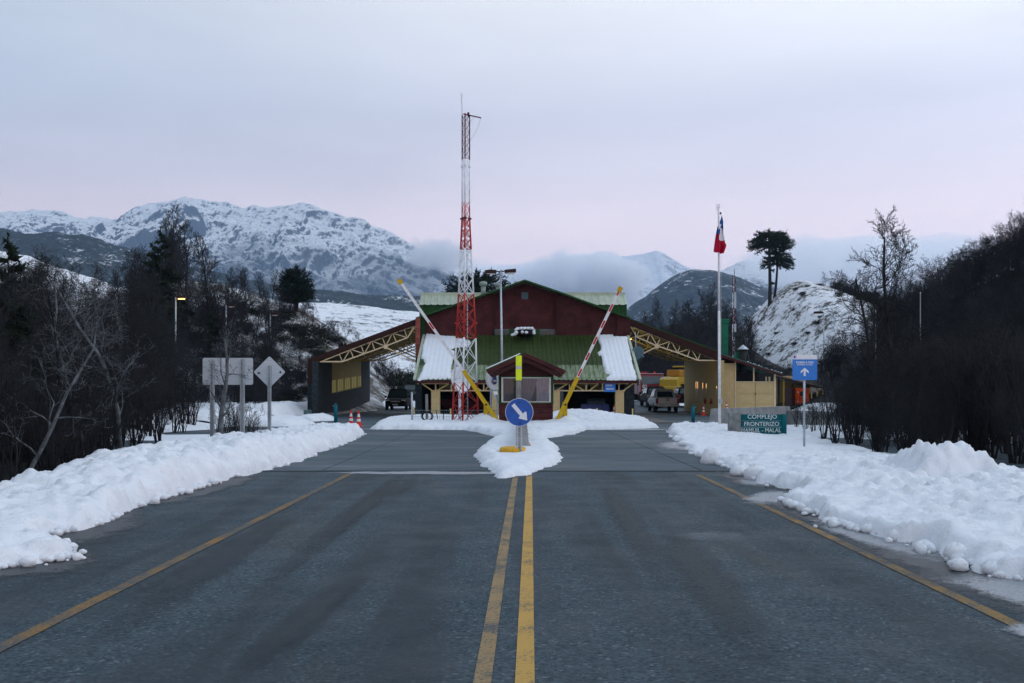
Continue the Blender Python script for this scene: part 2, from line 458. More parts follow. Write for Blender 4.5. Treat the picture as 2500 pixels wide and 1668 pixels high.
def make_land_mats():
    # ploughed snow: clods, grey grit
    m, n, l, b = nodes_mat('bank_snow')
    geo = N(n, 'ShaderNodeNewGeometry'); pos = geo.outputs['Position']
    f1 = noise(n, l, pos, 1.3, 6, 0.7); f2 = noise(n, l, pos, 22, 4, 0.7); f3 = noise(n, l, pos, 5, 5, 0.7)
    c = mixc(n, l, mrange(n, l, f1, 0.3, 0.7), (0.70, 0.735, 0.79), (0.80, 0.825, 0.865))
    c = mixc(n, l, mrange(n, l, f3, 0.56, 0.74, 0.0, 0.55), c, (0.46, 0.475, 0.50))
    f4 = noise(n, l, pos, 16, 5, 0.8); f5 = noise(n, l, pos, 0.8, 4, 0.6)
    c = mixc(n, l, mth(n, l, 'MULTIPLY', mrange(n, l, f4, 0.60, 0.70, 0.0, 0.75), mrange(n, l, f5, 0.45, 0.62)), c, (0.20, 0.195, 0.19))
    l.new(c, b.inputs['Base Color']); b.inputs['Roughness'].default_value = 0.7
    b1 = bump(n, l, b, f2, 0.6, 0.03)
    # open snow ground with scrub poking through
    m, n, l, b = nodes_mat('field_snow')
    geo = N(n, 'ShaderNodeNewGeometry'); pos = geo.outputs['Position']
    f1 = noise(n, l, pos, 0.06, 6, 0.65); f2 = noise(n, l, pos, 9, 4, 0.7); f3 = noise(n, l, pos, 0.7, 6, 0.75)
    c = mixc(n, l, mrange(n, l, f1, 0.3, 0.7), (0.69, 0.725, 0.78), (0.77, 0.80, 0.85))
    c = mixc(n, l, mrange(n, l, f3, 0.66, 0.72, 0.0, 0.8), c, (0.12, 0.11, 0.10))
    l.new(c, b.inputs['Base Color']); b.inputs['Roughness'].default_value = 0.8
    bump(n, l, b, f2, 0.4, 0.04)
    # hillsides: snow broken by tussock and rock; share grows with "bare"
    for nm, sc, lo, hi, dark, s2 in (('hill_patchy', 0.10, 0.44, 0.54, (0.045, 0.042, 0.036), 0.6),
                                     ('hill_snowy', 0.16, 0.49, 0.545, (0.045, 0.045, 0.04), 0.9),
                                     ('hill_far', 0.07, 0.50, 0.56, (0.035, 0.04, 0.042), 0.45),
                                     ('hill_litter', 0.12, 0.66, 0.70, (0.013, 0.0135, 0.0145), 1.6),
                                     ('hill_forest', 0.02, 0.555, 0.605, (0.014, 0.021, 0.026), 0.20),
                                     ('ridge_forest', 0.02, 0.545, 0.60, (0.018, 0.026, 0.034), 0.16)):
        m, n, l, b = nodes_mat(nm)
        geo = N(n, 'ShaderNodeNewGeometry'); pos = geo.outputs['Position']
        f1 = noise(n, l, pos, sc, 8, 0.72, stretch=(1, 1, 1.4)); f2 = noise(n, l, pos, s2, 8, 0.8, stretch=(1, .6, 1.0))
        w = mth(n, l, 'ADD', mth(n, l, 'MULTIPLY', f1, 0.5), mth(n, l, 'MULTIPLY', f2, 0.5))
        dk = mixc(n, l, mrange(n, l, f2, 0.38, 0.62), dark, tuple(q * 2.6 for q in dark))
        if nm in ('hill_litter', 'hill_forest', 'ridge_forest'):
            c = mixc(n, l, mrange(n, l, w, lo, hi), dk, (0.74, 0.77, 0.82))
        else:
            c = mixc(n, l, mrange(n, l, w, lo, hi), (0.76, 0.785, 0.83), dk)
        l.new(c, b.inputs['Base Color']); b.inputs['Roughness'].default_value = 0.9
        bump(n, l, b, f2, 0.8, 0.5 / max(s2, 0.02) * 0.25)
    # mountain: snow on gentle faces, rock on steep, bare forest below
    for nm, ztop, zlow in (('mountain_left', 700.0, 360.0), ('mountain_far', 500.0, 60.0), ('mountain_right', 420.0, 120.0)):
        m, n, l, b = nodes_mat(nm)
        geo = N(n, 'ShaderNodeNewGeometry'); pos = geo.outputs['Position']
        sp = N(n, 'ShaderNodeSeparateXYZ'); l.new(geo.outputs['Normal'], sp.inputs[0])
        pz = N(n, 'ShaderNodeSeparateXYZ'); l.new(pos, pz.inputs[0])
        f1 = noise(n, l, pos, 0.009, 10, 0.74); f2 = noise(n, l, pos, 0.075, 8, 0.85, stretch=(1, 1, 0.4)); f3 = noise(n, l, pos, 0.0022, 5, 0.6)
        steep = mrange(n, l, sp.outputs['Z'], 0.40, 0.90, 0.34, -0.12)
        w = mth(n, l, 'ADD', mth(n, l, 'ADD', mth(n, l, 'MULTIPLY', f1, 0.30), mth(n, l, 'MULTIPLY_ADD', f2, 1.5, -.42)), steep)
        rock = mixc(n, l, mrange(n, l, f2, 0.3, 0.7), (0.022, 0.030, 0.042), (0.075, 0.088, 0.11))
        c = mixc(n, l, mrange(n, l, w, 0.46, 0.56), (0.84, 0.855, 0.88), rock)
        zz = mth(n, l, 'ADD', pz.outputs['Z'], mth(n, l, 'MULTIPLY', mth(n, l, 'SUBTRACT', f3, 0.5), 900.0))
        zz = mth(n, l, 'ADD', zz, mth(n, l, 'MULTIPLY', mth(n, l, 'SUBTRACT', f1, 0.5), 420.0))
        low = mrange(n, l, zz, ztop, zlow)
        veg = mixc(n, l, mrange(n, l, f2, 0.53, 0.60), (0.022, 0.031, 0.044), (0.34, 0.37, 0.42))
        c = mixc(n, l, low, c, veg)
        l.new(c, b.inputs['Base Color']); b.inputs['Roughness'].default_value = 0.95
        bump(n, l, b, f2, 0.7, 16)


make_land_mats()


# ------------------------------------------------------------------ mesh helpers
class MB:
    def __init__(s):
        s.v, s.f = [], []

    def add(s, vs, fs):
        o = len(s.v)
        s.v += [tuple(p) for p in vs]
        s.f += [tuple(i + o for i in q) for q in fs]
        return s

    def box(s, x0, x1, y0, y1, z0, z1):
        return s.add([(x0, y0, z0), (x1, y0, z0), (x1, y1, z0), (x0, y1, z0), (x0, y0, z1), (x1, y0, z1), (x1, y1, z1), (x0, y1, z1)],
                     [(0, 3, 2, 1), (4, 5, 6, 7), (0, 1, 5, 4), (1, 2, 6, 5), (2, 3, 7, 6), (3, 0, 4, 7)])

    def cbox(s, x0, x1, y0, y1, z0, z1, c):
        # box with all edges chamfered: loft of 4 octagon-ish rings
        def ring(i, z):
            a0, a1, b0, b1 = x0 + i, x1 - i, y0 + i, y1 - i
            return [(a0 + c - i * 0, b0, z), (a1 - c, b0, z), (a1, b0 + c, z), (a1, b1 - c, z), (a1 - c, b1, z), (a0 + c, b1, z), (a0, b1 - c, z), (a0, b0 + c, z)]
        rings = [ring(c * 0.7, z0), ring(0, z0 + c), ring(0, z1 - c), ring(c * 0.7, z1)]
        return s.loft(rings, True)

    def loft(s, rings, caps=True, closed=True):
        o = len(s.v); n = len(rings[0])
        for r in rings: s.v += [tuple(p) for p in r]
        for k in range(len(rings) - 1):
            for i in range(n if closed else n - 1):
                j = (i + 1) % n
                s.f.append((o + k * n + i, o + k * n + j, o + (k + 1) * n + j, o + (k + 1) * n + i))
        if caps:
            s.f.append(tuple(o + i for i in range(n))[::-1])
            s.f.append(tuple(o + (len(rings) - 1) * n + i for i in range(n)))
        return s

    def beam(s, p, q, w, h=None, up=(0, 1, 0)):
        p, q = Vector(p), Vector(q); h = h or w
        d = (q - p).normalized(); u = Vector(up)
        if abs(d.dot(u)) > 0.98: u = Vector((1, 0, 0))
        a = d.cross(u).normalized() * (w / 2); b = d.cross(a).normalized() * (h / 2)
        vs = [p + a + b, p - a + b, p - a - b, p + a - b, q + a + b, q - a + b, q - a - b, q + a - b]
        return s.add(vs, [(0, 1, 2, 3), (7, 6, 5, 4), (0, 4, 5, 1), (1, 5, 6, 2), (2, 6, 7, 3), (3, 7, 4, 0)])

    def tube(s, p, q, r0, r1=None, n=8, cap=True):
        p, q = Vector(p), Vector(q); r1 = r0 if r1 is None else r1
        d = (q - p).normalized(); u = Vector((0, 0, 1)) if abs(d.z) < 0.9 else Vector((1, 0, 0))
        a = d.cross(u).normalized(); b = d.cross(a)
        ra = [p + (a * math.cos(t) + b * math.sin(t)) * r0 for t in (2 * math.pi * i / n for i in range(n))]
        rb = [q + (a * math.cos(t) + b * math.sin(t)) * r1 for t in (2 * math.pi * i / n for i in range(n))]
        return s.loft([ra, rb], cap)

    def path(s, pts, r, n=6):
        for a, b in zip(pts, pts[1:]): s.tube(a, b, r, r, n, True)
        return s

    def lathe(s, prof, c=(0, 0, 0), n=16, axis='z'):
        rings = []
        for r, z in prof:
            ring = []
            for i in range(n):
                t = 2 * math.pi * i / n
                q = (r * math.cos(t), r * math.sin(t), z)
                if axis == 'x': q = (z, q[0], q[1])
                elif axis == 'y': q = (q[0], z, q[1])
                ring.append((c[0] + q[0], c[1] + q[1], c[2] + q[2]))
            rings.append(ring)
        return s.loft(rings, True)

    def prism(s, pts, y0, y1):      # pts in (x,z), extruded along y
        return s.loft([[(x, y0, z) for x, z in pts], [(x, y1, z) for x, z in pts]], True)

    def plate(s, pts, t):           # arbitrary planar quad/polygon (3D), thickened along its normal
        p = [Vector(q) for q in pts]
        nrm = Vector((0, 0, 0))
        for i in range(len(p)):
            a, b = p[i], p[(i + 1) % len(p)]
            nrm += a.cross(b)
        nrm.normalize()
        return s.loft([[q for q in p], [q + nrm * t for q in p]], True)


ORG = {}


def fix_normals(me):
    import bmesh
    bm = bmesh.new(); bm.from_mesh(me)
    bmesh.ops.recalc_face_normals(bm, faces=bm.faces)
    bm.to_mesh(me); bm.free()


def link(o, parent=None):
    COL.objects.link(o)
    if parent is not None: o.parent = parent
    return o


def tag(o, label=None, cat=None, group=None, kind=None):
    if label: o['label'] = label
    if cat: o['category'] = cat
    if group: o['group'] = group
    if kind: o['kind'] = kind
    return o


def thing(name, label, cat, loc=(0, 0, 0), rz=0.0, group=None, world=True):
    o = bpy.data.objects.new(name, None)
    o.empty_display_size = 0.3
    o.location = loc; o.rotation_euler = (0, 0, rz)
    link(o)
    if world: ORG[o.name] = Vector(loc)
    return tag(o, label, cat, group)


def mesh(name, mb, m, smooth=False, off=None, recalc=True):
    me = bpy.data.meshes.new(name)
    vs = mb.v if off is None else [(x - off[0], y - off[1], z - off[2]) for x, y, z in mb.v]
    me.from_pydata(vs, [], mb.f)
    if recalc: fix_normals(me)
    me.materials.append(MATS[m] if isinstance(m, str) else m)
    if smooth: me.polygons.foreach_set('use_smooth', [True] * len(me.polygons))
    return me


def part(name, mb, m, parent, smooth=False, kind=None, label=None):
    off = ORG.get(parent.name)
    o = bpy.data.objects.new(name, mesh(name, mb, m, smooth, off))
    link(o, parent)
    if off is not None: ORG[o.name] = off
    return tag(o, label, None, None, kind)


def solo(name, label, cat, mb, m, group=None, smooth=False, kind=None, loc=None):
    a = np.array(mb.v)
    if loc is None:
        loc = ((a[:, 0].min() + a[:, 0].max()) / 2, (a[:, 1].min() + a[:, 1].max()) / 2, a[:, 2].min())
    o = bpy.data.objects.new(name, mesh(name, mb, m, smooth, loc))
    o.location = loc
    link(o)
    return tag(o, label, cat, group, kind)


def grid_object(name, X, Y, Z, m, keep=None, smooth=True, kind='structure', label=None, cat=None, parent=None):
    ny, nx = X.shape
    idx = np.arange(nx * ny).reshape(ny, nx)
    q = np.stack([idx[:-1, :-1], idx[:-1, 1:], idx[1:, 1:], idx[1:, :-1]], -1).reshape(-1, 4)
    if keep is not None:
        k = (keep[:-1, :-1] | keep[:-1, 1:] | keep[1:, 1:] | keep[1:, :-1]).reshape(-1)
        q = q[k]
    v = np.stack([X, Y, Z], -1).reshape(-1, 3)
    used = np.zeros(len(v), bool); used[q.reshape(-1)] = True
    remap = np.cumsum(used) - 1
    v = v[used]; q = remap[q]
    me = bpy.data.meshes.new(name)
    me.vertices.add(len(v)); me.vertices.foreach_set('co', v.astype(np.float32).reshape(-1))
    me.loops.add(q.size); me.loops.foreach_set('vertex_index', q.reshape(-1).astype(np.int32))
    me.polygons.add(len(q)); me.polygons.foreach_set('loop_start', np.arange(0, q.size, 4, dtype=np.int32))
    try: me.polygons.foreach_set('loop_total', np.full(len(q), 4, dtype=np.int32))
    except Exception: pass
    me.update(calc_edges=True); me.validate()
    me.materials.append(MATS[m] if isinstance(m, str) else m)
    me.polygons.foreach_set('use_smooth', [smooth] * len(me.polygons))
    o = bpy.data.objects.new(name, me)
    link(o, parent)
    return tag(o, label, cat, None, kind)


def text_part(name, s, size, m, parent, loc, width=None, ext=0.004, bold=0.0, off_world=True):
    cu = bpy.data.curves.new('txt', 'FONT')
    cu.body = s; cu.size = size; cu.extrude = ext; cu.offset = bold
    cu.align_x, cu.align_y = 'CENTER', 'CENTER'
    to = bpy.data.objects.new('txt', cu)
    link(to)
    bpy.context.view_layer.update()
    me = bpy.data.meshes.new_from_object(to.evaluated_get(bpy.context.evaluated_depsgraph_get()))
    bpy.data.objects.remove(to)
    a = np.array([v.co[:] for v in me.vertices])
    c = (a.max(0) + a.min(0)) / 2
    sx = width / (a[:, 0].max() - a[:, 0].min()) if width else 1.0
    off = ORG.get(parent.name, Vector((0, 0, 0))) if off_world else Vector((0, 0, 0))
    for v in me.vertices:
        x, y, z = v.co
        v.co = ((x - c[0]) * sx + loc[0] - off.x, -z + loc[1] - off.y, (y - c[1]) + loc[2] - off.z)
    me.materials.clear(); me.materials.append(MATS[m])
    o = bpy.data.objects.new(name, me)
    link(o, parent)
    ORG[o.name] = off
    return o


def clone(o, parent=None, mats=None):
    c = o.copy()
    COL.objects.link(c)
    c.parent = parent
    for ch in o.children:
        d = clone(ch, c)
    return c


def z_ground(x, d):
    x = np.asarray(x, float); d = np.asarray(d, float)
    right = sst(4, 8, x)
    z = right * 0.62 * sst(76, 100, d) + (1 - right) * 0.75 * sst(89, 100, d)
    side = sst(8.5, 13, -x) * 0.35 * sst(20, 45, d) * (1 - sst(46, 60, d) * sst(-14.5, -12.9, x))
    return np.maximum(z, side * sst(-13.4, -14.6, x) + 0 * d)


# ------------------------------------------------------------------ land
def axis(vals):
    return np.unique(np.concatenate(vals))


gx = axis([np.linspace(-60, 60, 121), -60 - np.geomspace(1, 8800, 40), 60 + np.geomspace(1, 8800, 40)])
gy = axis([np.linspace(-40, 130, 171), -40 - np.geomspace(1, 440, 16), 130 + np.geomspace(1, 12200, 50)])
X, Y = np.meshgrid(gx, gy)
Z = z_ground(X, Y)
wild = np.maximum(sst(7.5, 10, np.abs(X)) * (1 - sst(44, 50, Y) * (1 - sst(14.5, 17, np.abs(X)))), sst(92, 100, Y))
Z = Z - 0.07 + wild * (fbm(X * 0.25, Y * 0.25, 4, 3) - 0.45) * 0.5
grid_object('ground', X, Y, Z, 'field_snow', label='snow covered ground around the border post')

# asphalt road up to the expansion joint
X, Y = np.meshgrid(np.linspace(-8.2, 8.2, 42), np.linspace(-25, 20.9, 100))
grid_object('road', X, Y, 0 * X, 'asphalt_road', label='dark two lane asphalt road')


def strip(name, pts, w, z, m, label):
    pts = [Vector((x, y)) for x, y in pts]
    L, Rr = [], []
    for i, p in enumerate(pts):
        d = (pts[min(i + 1, len(pts) - 1)] - pts[max(i - 1, 0)]).normalized()
        nrm = Vector((-d.y, d.x)) * (w / 2)
        L.append((p.x + nrm.x, p.y + nrm.y, z)); Rr.append((p.x - nrm.x, p.y - nrm.y, z))
    mb = MB()
    n = len(pts)
    mb.add(L + Rr, [(i, i + n, i + n + 1, i + 1) for i in range(n - 1)])
    o = bpy.data.objects.new(name, mesh(name, mb, m))
    link(o)
    return tag(o, label, None, None, 'structure')


def lerp_line(a, b, n=24, bow=0.0):
    return [(a[0] + (b[0] - a[0]) * t + bow * math.sin(math.pi * t), a[1] + (b[1] - a[1]) * t) for t in np.linspace(0, 1, n)]


strip('road_edge_line', lerp_line((-3.52, -20), (-3.30, 20.75)), 0.12, 0.006, 'line_edge', 'worn yellow line along the left lane')
strip('road_edge_line', lerp_line((3.20, -20), (3.74, 20.0), bow=0.10), 0.12, 0.006, 'line_edge_right', 'worn yellow line along the right lane')
strip('road_centre_line', lerp_line((-0.62, -20), (0.065, 19.6)), 0.105, 0.006, 'line_centre_faded', 'left stripe of the double yellow centre line')
strip('road_centre_line', lerp_line((-0.42, -20), (0.345, 19.9)), 0.115, 0.006, 'line_centre', 'right stripe of the double yellow centre line')


def soft_mat(name, c1, c2, rough, cut, soft, fs=9.0, opacity=1.0):
    m, n, l, bs = nodes_mat(name)
    geo = N(n, 'ShaderNodeNewGeometry'); pos = geo.outputs['Position']
    at = N(n, 'ShaderNodeAttribute'); at.attribute_name = 'cover'
    f1 = noise(n, l, pos, 1.4, 6, 0.7); f2 = noise(n, l, pos, fs, 6, 0.85); f3 = noise(n, l, pos, 45, 4, 0.8)
    w = mth(n, l, 'ADD', mth(n, l, 'ADD', at.outputs['Fac'], mth(n, l, 'MULTIPLY', mth(n, l, 'SUBTRACT', f1, .5), 1.1)), mth(n, l, 'MULTIPLY', mth(n, l, 'SUBTRACT', f2, .5), .9))
    w = mth(n, l, 'ADD', w, mth(n, l, 'MULTIPLY', mth(n, l, 'SUBTRACT', f3, .5), .45))
    fac = mrange(n, l, w, cut, cut + soft, 0.0, opacity)
    l.new(mixc(n, l, mrange(n, l, f3, .35, .65), c1, c2), bs.inputs['Base Color'])
    bs.inputs['Roughness'].default_value = rough
    bs.inputs['Specular IOR Level'].default_value = 0.3
    l.new(fac, bs.inputs['Alpha'])


soft_mat('slush_film', (0.16, 0.18, 0.20), (0.42, 0.45, 0.49), 0.4, 0.35, 0.35, 7.0, 0.85)
soft_mat('wet_film', (0.018, 0.023, 0.028), (0.05, 0.06, 0.07), 0.45, 0.30, 0.4, 5.0, 0.85)
soft_mat('tar_film', (0.010, 0.018, 0.024), (0.034, 0.049, 0.059), 0.6, 0.10, 0.8, 5.0, 0.62)
soft_mat('frost_film', (0.28, 0.31, 0.34), (0.50, 0.53, 0.57), 0.7, 0.66, 0.6, 20.0, 0.34)
PATCH_Z = [0.008]


def blotch(name, c, rx, ry, m, label, rot=0.0, z0=0.0):
    PATCH_Z[0] += 0.0004
    nr, na = 10, 40
    rad = np.linspace(0.02, 1, nr)[:, None]; ang = np.linspace(0, 2 * np.pi, na + 1)[None, :]
    x = rx * rad * np.cos(ang); y = ry * rad * np.sin(ang)
    X = c[0] + x * math.cos(rot) - y * math.sin(rot); Y = c[1] + x * math.sin(rot) + y * math.cos(rot)
    o = grid_object(name, X, Y, 0 * X + z0 + PATCH_Z[0], m, label=label)
    at = o.data.attributes.new('cover', 'FLOAT', 'POINT')
    cov = (1 - (rad + 0 * ang) ** 1.6).reshape(-1)
    at.data.foreach_set('value', cov.astype(np.float32))
    return o


# wet margin and slush along the snow banks, slush line at the joint, tar streaks, frost
for cx, cyy, rx, ry, rot in ((4.5, 9.4, 1.1, 4.2, 0.05), (4.4, 14.0, 0.9, 3.4, 0.03), (4.7, 19.0, 0.9, 2.8, 0), (-5.3, 12.0, 0.9, 3.0, 0.1), (-4.7, 9.7, 1.0, 1.0, 0), (-5.3, 17.5, .6, 4.0, 0)):
    blotch('wet_patch', (cx, cyy), rx, ry, 'wet_film', 'wet asphalt beside a snow bank', rot)
for cx, cyy, rx, ry, rot in ((4.35, 8.3, 0.62, 1.3, 0.2), (4.15, 11.4, 0.45, 2.1, 0.12), (4.1, 15.8, 0.55, 1.5, -0.4), (3.75, 6.9, 0.35, 0.5, 0.2), (4.6, 18.6, 0.5, 1.4, -0.2)):
    blotch('slush_patch', (cx, cyy), rx, ry, 'slush_film', 'thin grey slush beside the broad snow bank', rot)
blotch('slush_patch', (-1.7, 20.45), 2.6, 0.62, 'slush_film', 'slush line across the left lane joint', -0.03)
blotch('slush_patch', (5.5, 31), 1.3, 4.2, 'slush_film', 'thin slush at the right edge of the apron', -0.25, 0.014)
blotch('slush_patch', (4.3, 43.0), 4.5, 1.6, 'slush_film', 'slush strip in front of the porch snow', 0.0, 0.014)
blotch('slush_patch', (-4.6, 43.2), 3.0, 0.9, 'slush_film', 'slush strip left of the arrow sign', 0.0, 0.014)
for a_, b_, w_ in (((968, 1166), (640, 1440), .22), ((975, 1168), (820, 1300), .20), ((1000, 1172), (930, 1215), .35), ((880, 1400), (560, 1668), .2), ((1640, 1300), (1860, 1600), .32), ((1480, 1180), (1620, 1420), .25), ((700, 1260), (250, 1560), .3)):
    (x0_, y0_), (x1_, y1_) = G(*a_), G(*b_)
    L_ = math.hypot(x1_ - x0_, y1_ - y0_)
    blotch('tar_streak', ((x0_ + x1_) / 2, (y0_ + y1_) / 2), L_ * .62, w_, 'tar_film', 'dark streak on the asphalt', math.atan2(y1_ - y0_, x1_ - x0_))
blotch('frost_patch', G(1740, 1312), 0.9, 0.8, 'frost_film', 'thin frost smear on the right lane', 0.6)

# concrete apron in slabs, lanes under the canopies
apron = grid_object('apron', *np.meshgrid(np.linspace(-16, 16, 33), np.linspace(20.9, 47.5, 28)), np.full((28, 33), 0.002), M('joint', (0.03, 0.033, 0.036), 0.9), label='scratched concrete apron in front of the border post')
k = 0
for i, y0 in enumerate(np.arange(20.95, 47, 4.4)):
    for j, x0 in enumerate(np.arange(-16, 15.9, 4.0)):
        mb = MB()
        mb.box(x0 + 0.012, x0 + 3.985, y0 + 0.012, min(y0 + 4.385, 47.45), 0.003, 0.014 + 0.003 * vn(i * 3.3, j * 2.1))
        o = bpy.data.objects.new('slab', mesh('slab', mb, 'apron_concrete')); link(o, apron)
X, Y = np.meshgrid(np.linspace(-16, 17, 67), np.linspace(47.45, 118, 72))
grid_object('lane', X, Y, z_ground(X, Y) + 0.008 - 0.2 * sst(-13.3, -14, X) - 0.25 * sst(15, 16, X), 'apron_concrete', label='lane floor under the canopies')


# ---- snow banks
def poly_sd(px, py, poly):
    inside = np.zeros(px.shape, bool); best = np.full(px.shape, 1e9)
    n = len(poly)
    for i in range(n):
        x0, y0 = poly[i]; x1, y1 = poly[(i + 1) % n]
        dx, dy = x1 - x0, y1 - y0
        t = np.clip(((px - x0) * dx + (py - y0) * dy) / (dx * dx + dy * dy + 1e-9), 0, 1)
        best = np.minimum(best, (px - x0 - t * dx) ** 2 + (py - y0 - t * dy) ** 2)
        c = ((y0 > py) != (y1 > py)) & (px < dx * (py - y0) / (dy if abs(dy) > 1e-9 else 1e-9) + x0)
        inside ^= c
    return np.where(inside, 1, -1) * np.sqrt(best)


def snow_body(name, poly, hfun, step, base, label, cat=None, kind='stuff', clump=1.0, edge=0.25, slope=0.9, m='bank_snow', seed=5, stepy=None):
    a = np.array(poly)
    xs = np.arange(a[:, 0].min() - 0.5, a[:, 0].max() + 0.5, step)
    ys = np.arange(a[:, 1].min() - 0.5, a[:, 1].max() + 0.5, stepy or step)
    X, Y = np.meshgrid(xs, ys)
    sd = poly_sd(X, Y, poly)
    sd = sd + edge * (fbm(X * 1.3, Y * 1.3, 4, seed) - 0.5) * 2 + edge * 0.5 * (0.45 - worley(X * 4.5, Y * 4.5, seed + 3))
    h = hfun(X, Y)
    t = np.clip(sd / (slope * np.maximum(h, 0.05)), 0, 1)
    prof = np.sqrt(np.clip(1 - (1 - t) ** 2, 0, 1)) * 0.55 + 0.45 * t
    lum = (0.55 - worley(X * 1.7, Y * 1.7, seed)) * 0.26 + (0.5 - worley(X * 3.9 + fbm(X * 3, Y * 3, 2, 4), Y * 3.9, seed + 1)) * 0.20 + (0.5 - worley(X * 8.0, Y * 8.0 + fbm(X * 5, Y * 5, 2, 6), seed + 2)) * 0.13 + (fbm(X * 9, Y * 9, 3, seed + 11) - 0.5) * 0.10 + (fbm(X * 0.8, Y * 0.8, 4, seed + 9) - 0.5) * 0.5
    wx_, wy_ = X + .12 * fbm(X * 4, Y * 4, 3, 77), Y + .12 * fbm(X * 4 + 9, Y * 4, 3, 78)
    lum = lum * .8 + (cells(wx_ * 2.0, wy_ * 2.0, seed) - .5) * .15 + (cells(wx_ * 4.6, wy_ * 4.6, seed + 4) - .5) * .13 + (cells(wx_ * 9, wy_ * 9, seed + 8) - .5) * .07
    z = h * prof + clump * lum * np.clip(t * 1.6, 0, 1) * np.minimum(h / 0.45, 0.8)
    z = np.where(sd > 0, np.maximum(z, 0.012 + 0.05 * np.clip(sd / 0.05, 0, 1) * min(clump, 1)), -0.05)
    o = grid_object(name, X, Y, base(X, Y) + z, m, keep=sd > 0.0, kind=kind, label=label, cat=cat)
    return lambda x, y: 0


flat0 = lambda x, y: 0 * x
left_edge = [(-4.85, 9.43), (-4.49, 9.96), (-4.75, 10.6), (-5.45, 11.2), (-5.40, 11.7), (-5.29, 12.26), (-5.38, 13.7), (-5.43, 16.3), (-5.42, 19), (-5.05, 22.7), (-5.35, 30.4), (-5.67, 38.4)]
left_poly = left_edge + [(-6.2, 39.6), (-7.2, 38), (-7.9, 34), (-8.3, 28), (-8.2, 20), (-7.7, 14), (-7.2, 9), (-7.2, 4), (-5.6, 4), (-5.1, 8.2)]


def h_left(x, y):
    ridge = np.interp(y, [4, 9, 12, 15, 18, 20, 22, 25, 28, 33, 38, 40], [0.16, 0.18, 0.24, 0.38, 0.62, 0.54, 0.58, 0.54, 0.48, 0.44, 0.40, 0.3])
    fall = 1 - 0.55 * sst(-7.0, -8.7, x)
    return ridge * fall


snow_body('snow_bank', left_poly, h_left, 0.055, flat0, 'long ploughed snow bank beside the dark thicket', 'snow bank', clump=0.62, seed=5, stepy=0.065)

right_edge = [(6.46, 41), (5.5, 33), (5.0, 28), (4.67, 23.7), (4.76, 19.7), (4.62, 18), (4.88, 16.4), (4.12, 15.1), (4.13, 13.7), (4.08, 12.3), (4.4, 10.9), (4.36, 9.7), (4.46, 9.35), (4.53, 8.84), (4.65, 5)]
right_poly = right_edge + [(4.8, 3.5), (8.6, 3.5), (8.9, 10), (9.2, 14), (9.3, 18), (9.6, 24), (10.2, 30), (10.6, 36), (10.8, 41.5), (8.5, 42.8)]


def h_right(x, y):
    r = np.interp(y, [3, 8, 12, 15, 17, 20, 24, 28, 33, 38, 42], [0.40, 0.36, 0.30, 0.32, 0.34, 0.28, 0.19, 0.11, 0.13, 0.24, 0.32])
    block = 0.34 * sst(1.0, 0.55, np.maximum(np.abs(x - 7.25) / 0.72, np.abs(y - 16.8) / 1.05) + 0.25 * (fbm(x * 1.1, y * 1.1, 3, 8) - 0.5))
    rise = 0.62 + 0.38 * sst(4.4, 6.2, x)
    return r * rise * (1 - 0.35 * sst(8.0, 9.6, x)) + block


snow_body('snow_bank', right_poly, h_right, 0.055, flat0, 'broad lumpy snow bank in front of the teal name board', 'snow bank', clump=0.75, seed=25, stepy=0.065)

isl = [G(1138, 1051), G(1170, 1057.7), G(1217, 1070), G(1200, 1084), G(1178, 1098), G(1161, 1125), G(1184, 1138), G(1207, 1163), G(1222, 1168), G(1294, 1161), G(1321, 1144), G(1350, 1140), G(1364, 1119), G(1353, 1096), G(1330, 1073), G(1395, 1062), G(1416, 1056), G(1430, 1051)]
strip_poly = [G(909, 1050)] + isl + [G(1500, 1050), G(1611, 1046), G(1573, 1035), (7.5, 55), (7.35, 60.6), (6.4, 61.3), (4.2, 60.8), (1.6, 62.0), (-4.4, 62.0), (-6.6, 60.8), (-7.0, 57), G(931, 1031)]


def h_isl(x, y):
    # low over the nose, deeper in front of the porch; drifts at the barrier posts
    h = np.interp(y, [18, 20, 24, 30, 38, 44, 50, 62], [0.09, 0.14, 0.20, 0.24, 0.26, 0.24, 0.22, 0.20])
    h = h + 0.46 * np.exp(-(((x - 3.9) / 2.2) ** 2 + ((y - 55) / 3.2) ** 2))
    h = h + 0.42 * np.exp(-(((x + 1.25) / 0.55) ** 2 + ((y - 46.6) / 0.8) ** 2)) + 0.36 * np.exp(-(((x - 2.55) / 0.6) ** 2 + ((y - 46.6) / 0.8) ** 2))
    h = h + 0.14 * np.exp(-(((x + 4.2) / 1.8) ** 2 + ((y - 56) / 2) ** 2))
    hole = 1 - 0.97 * np.exp(-(((x + 0.10) / 0.24) ** 4 + ((y - 24.75) / 0.55) ** 4))
    return h * hole


snow_body('snow_cover', strip_poly, h_isl, 0.07, lambda x, y: 0 * x + 0.012 * sst(20.5, 21, y), 'smooth snow round the booth tapering to the blue arrow sign', 'snow', clump=0.34, edge=0.2, slope=1.5, seed=45, stepy=0.09)
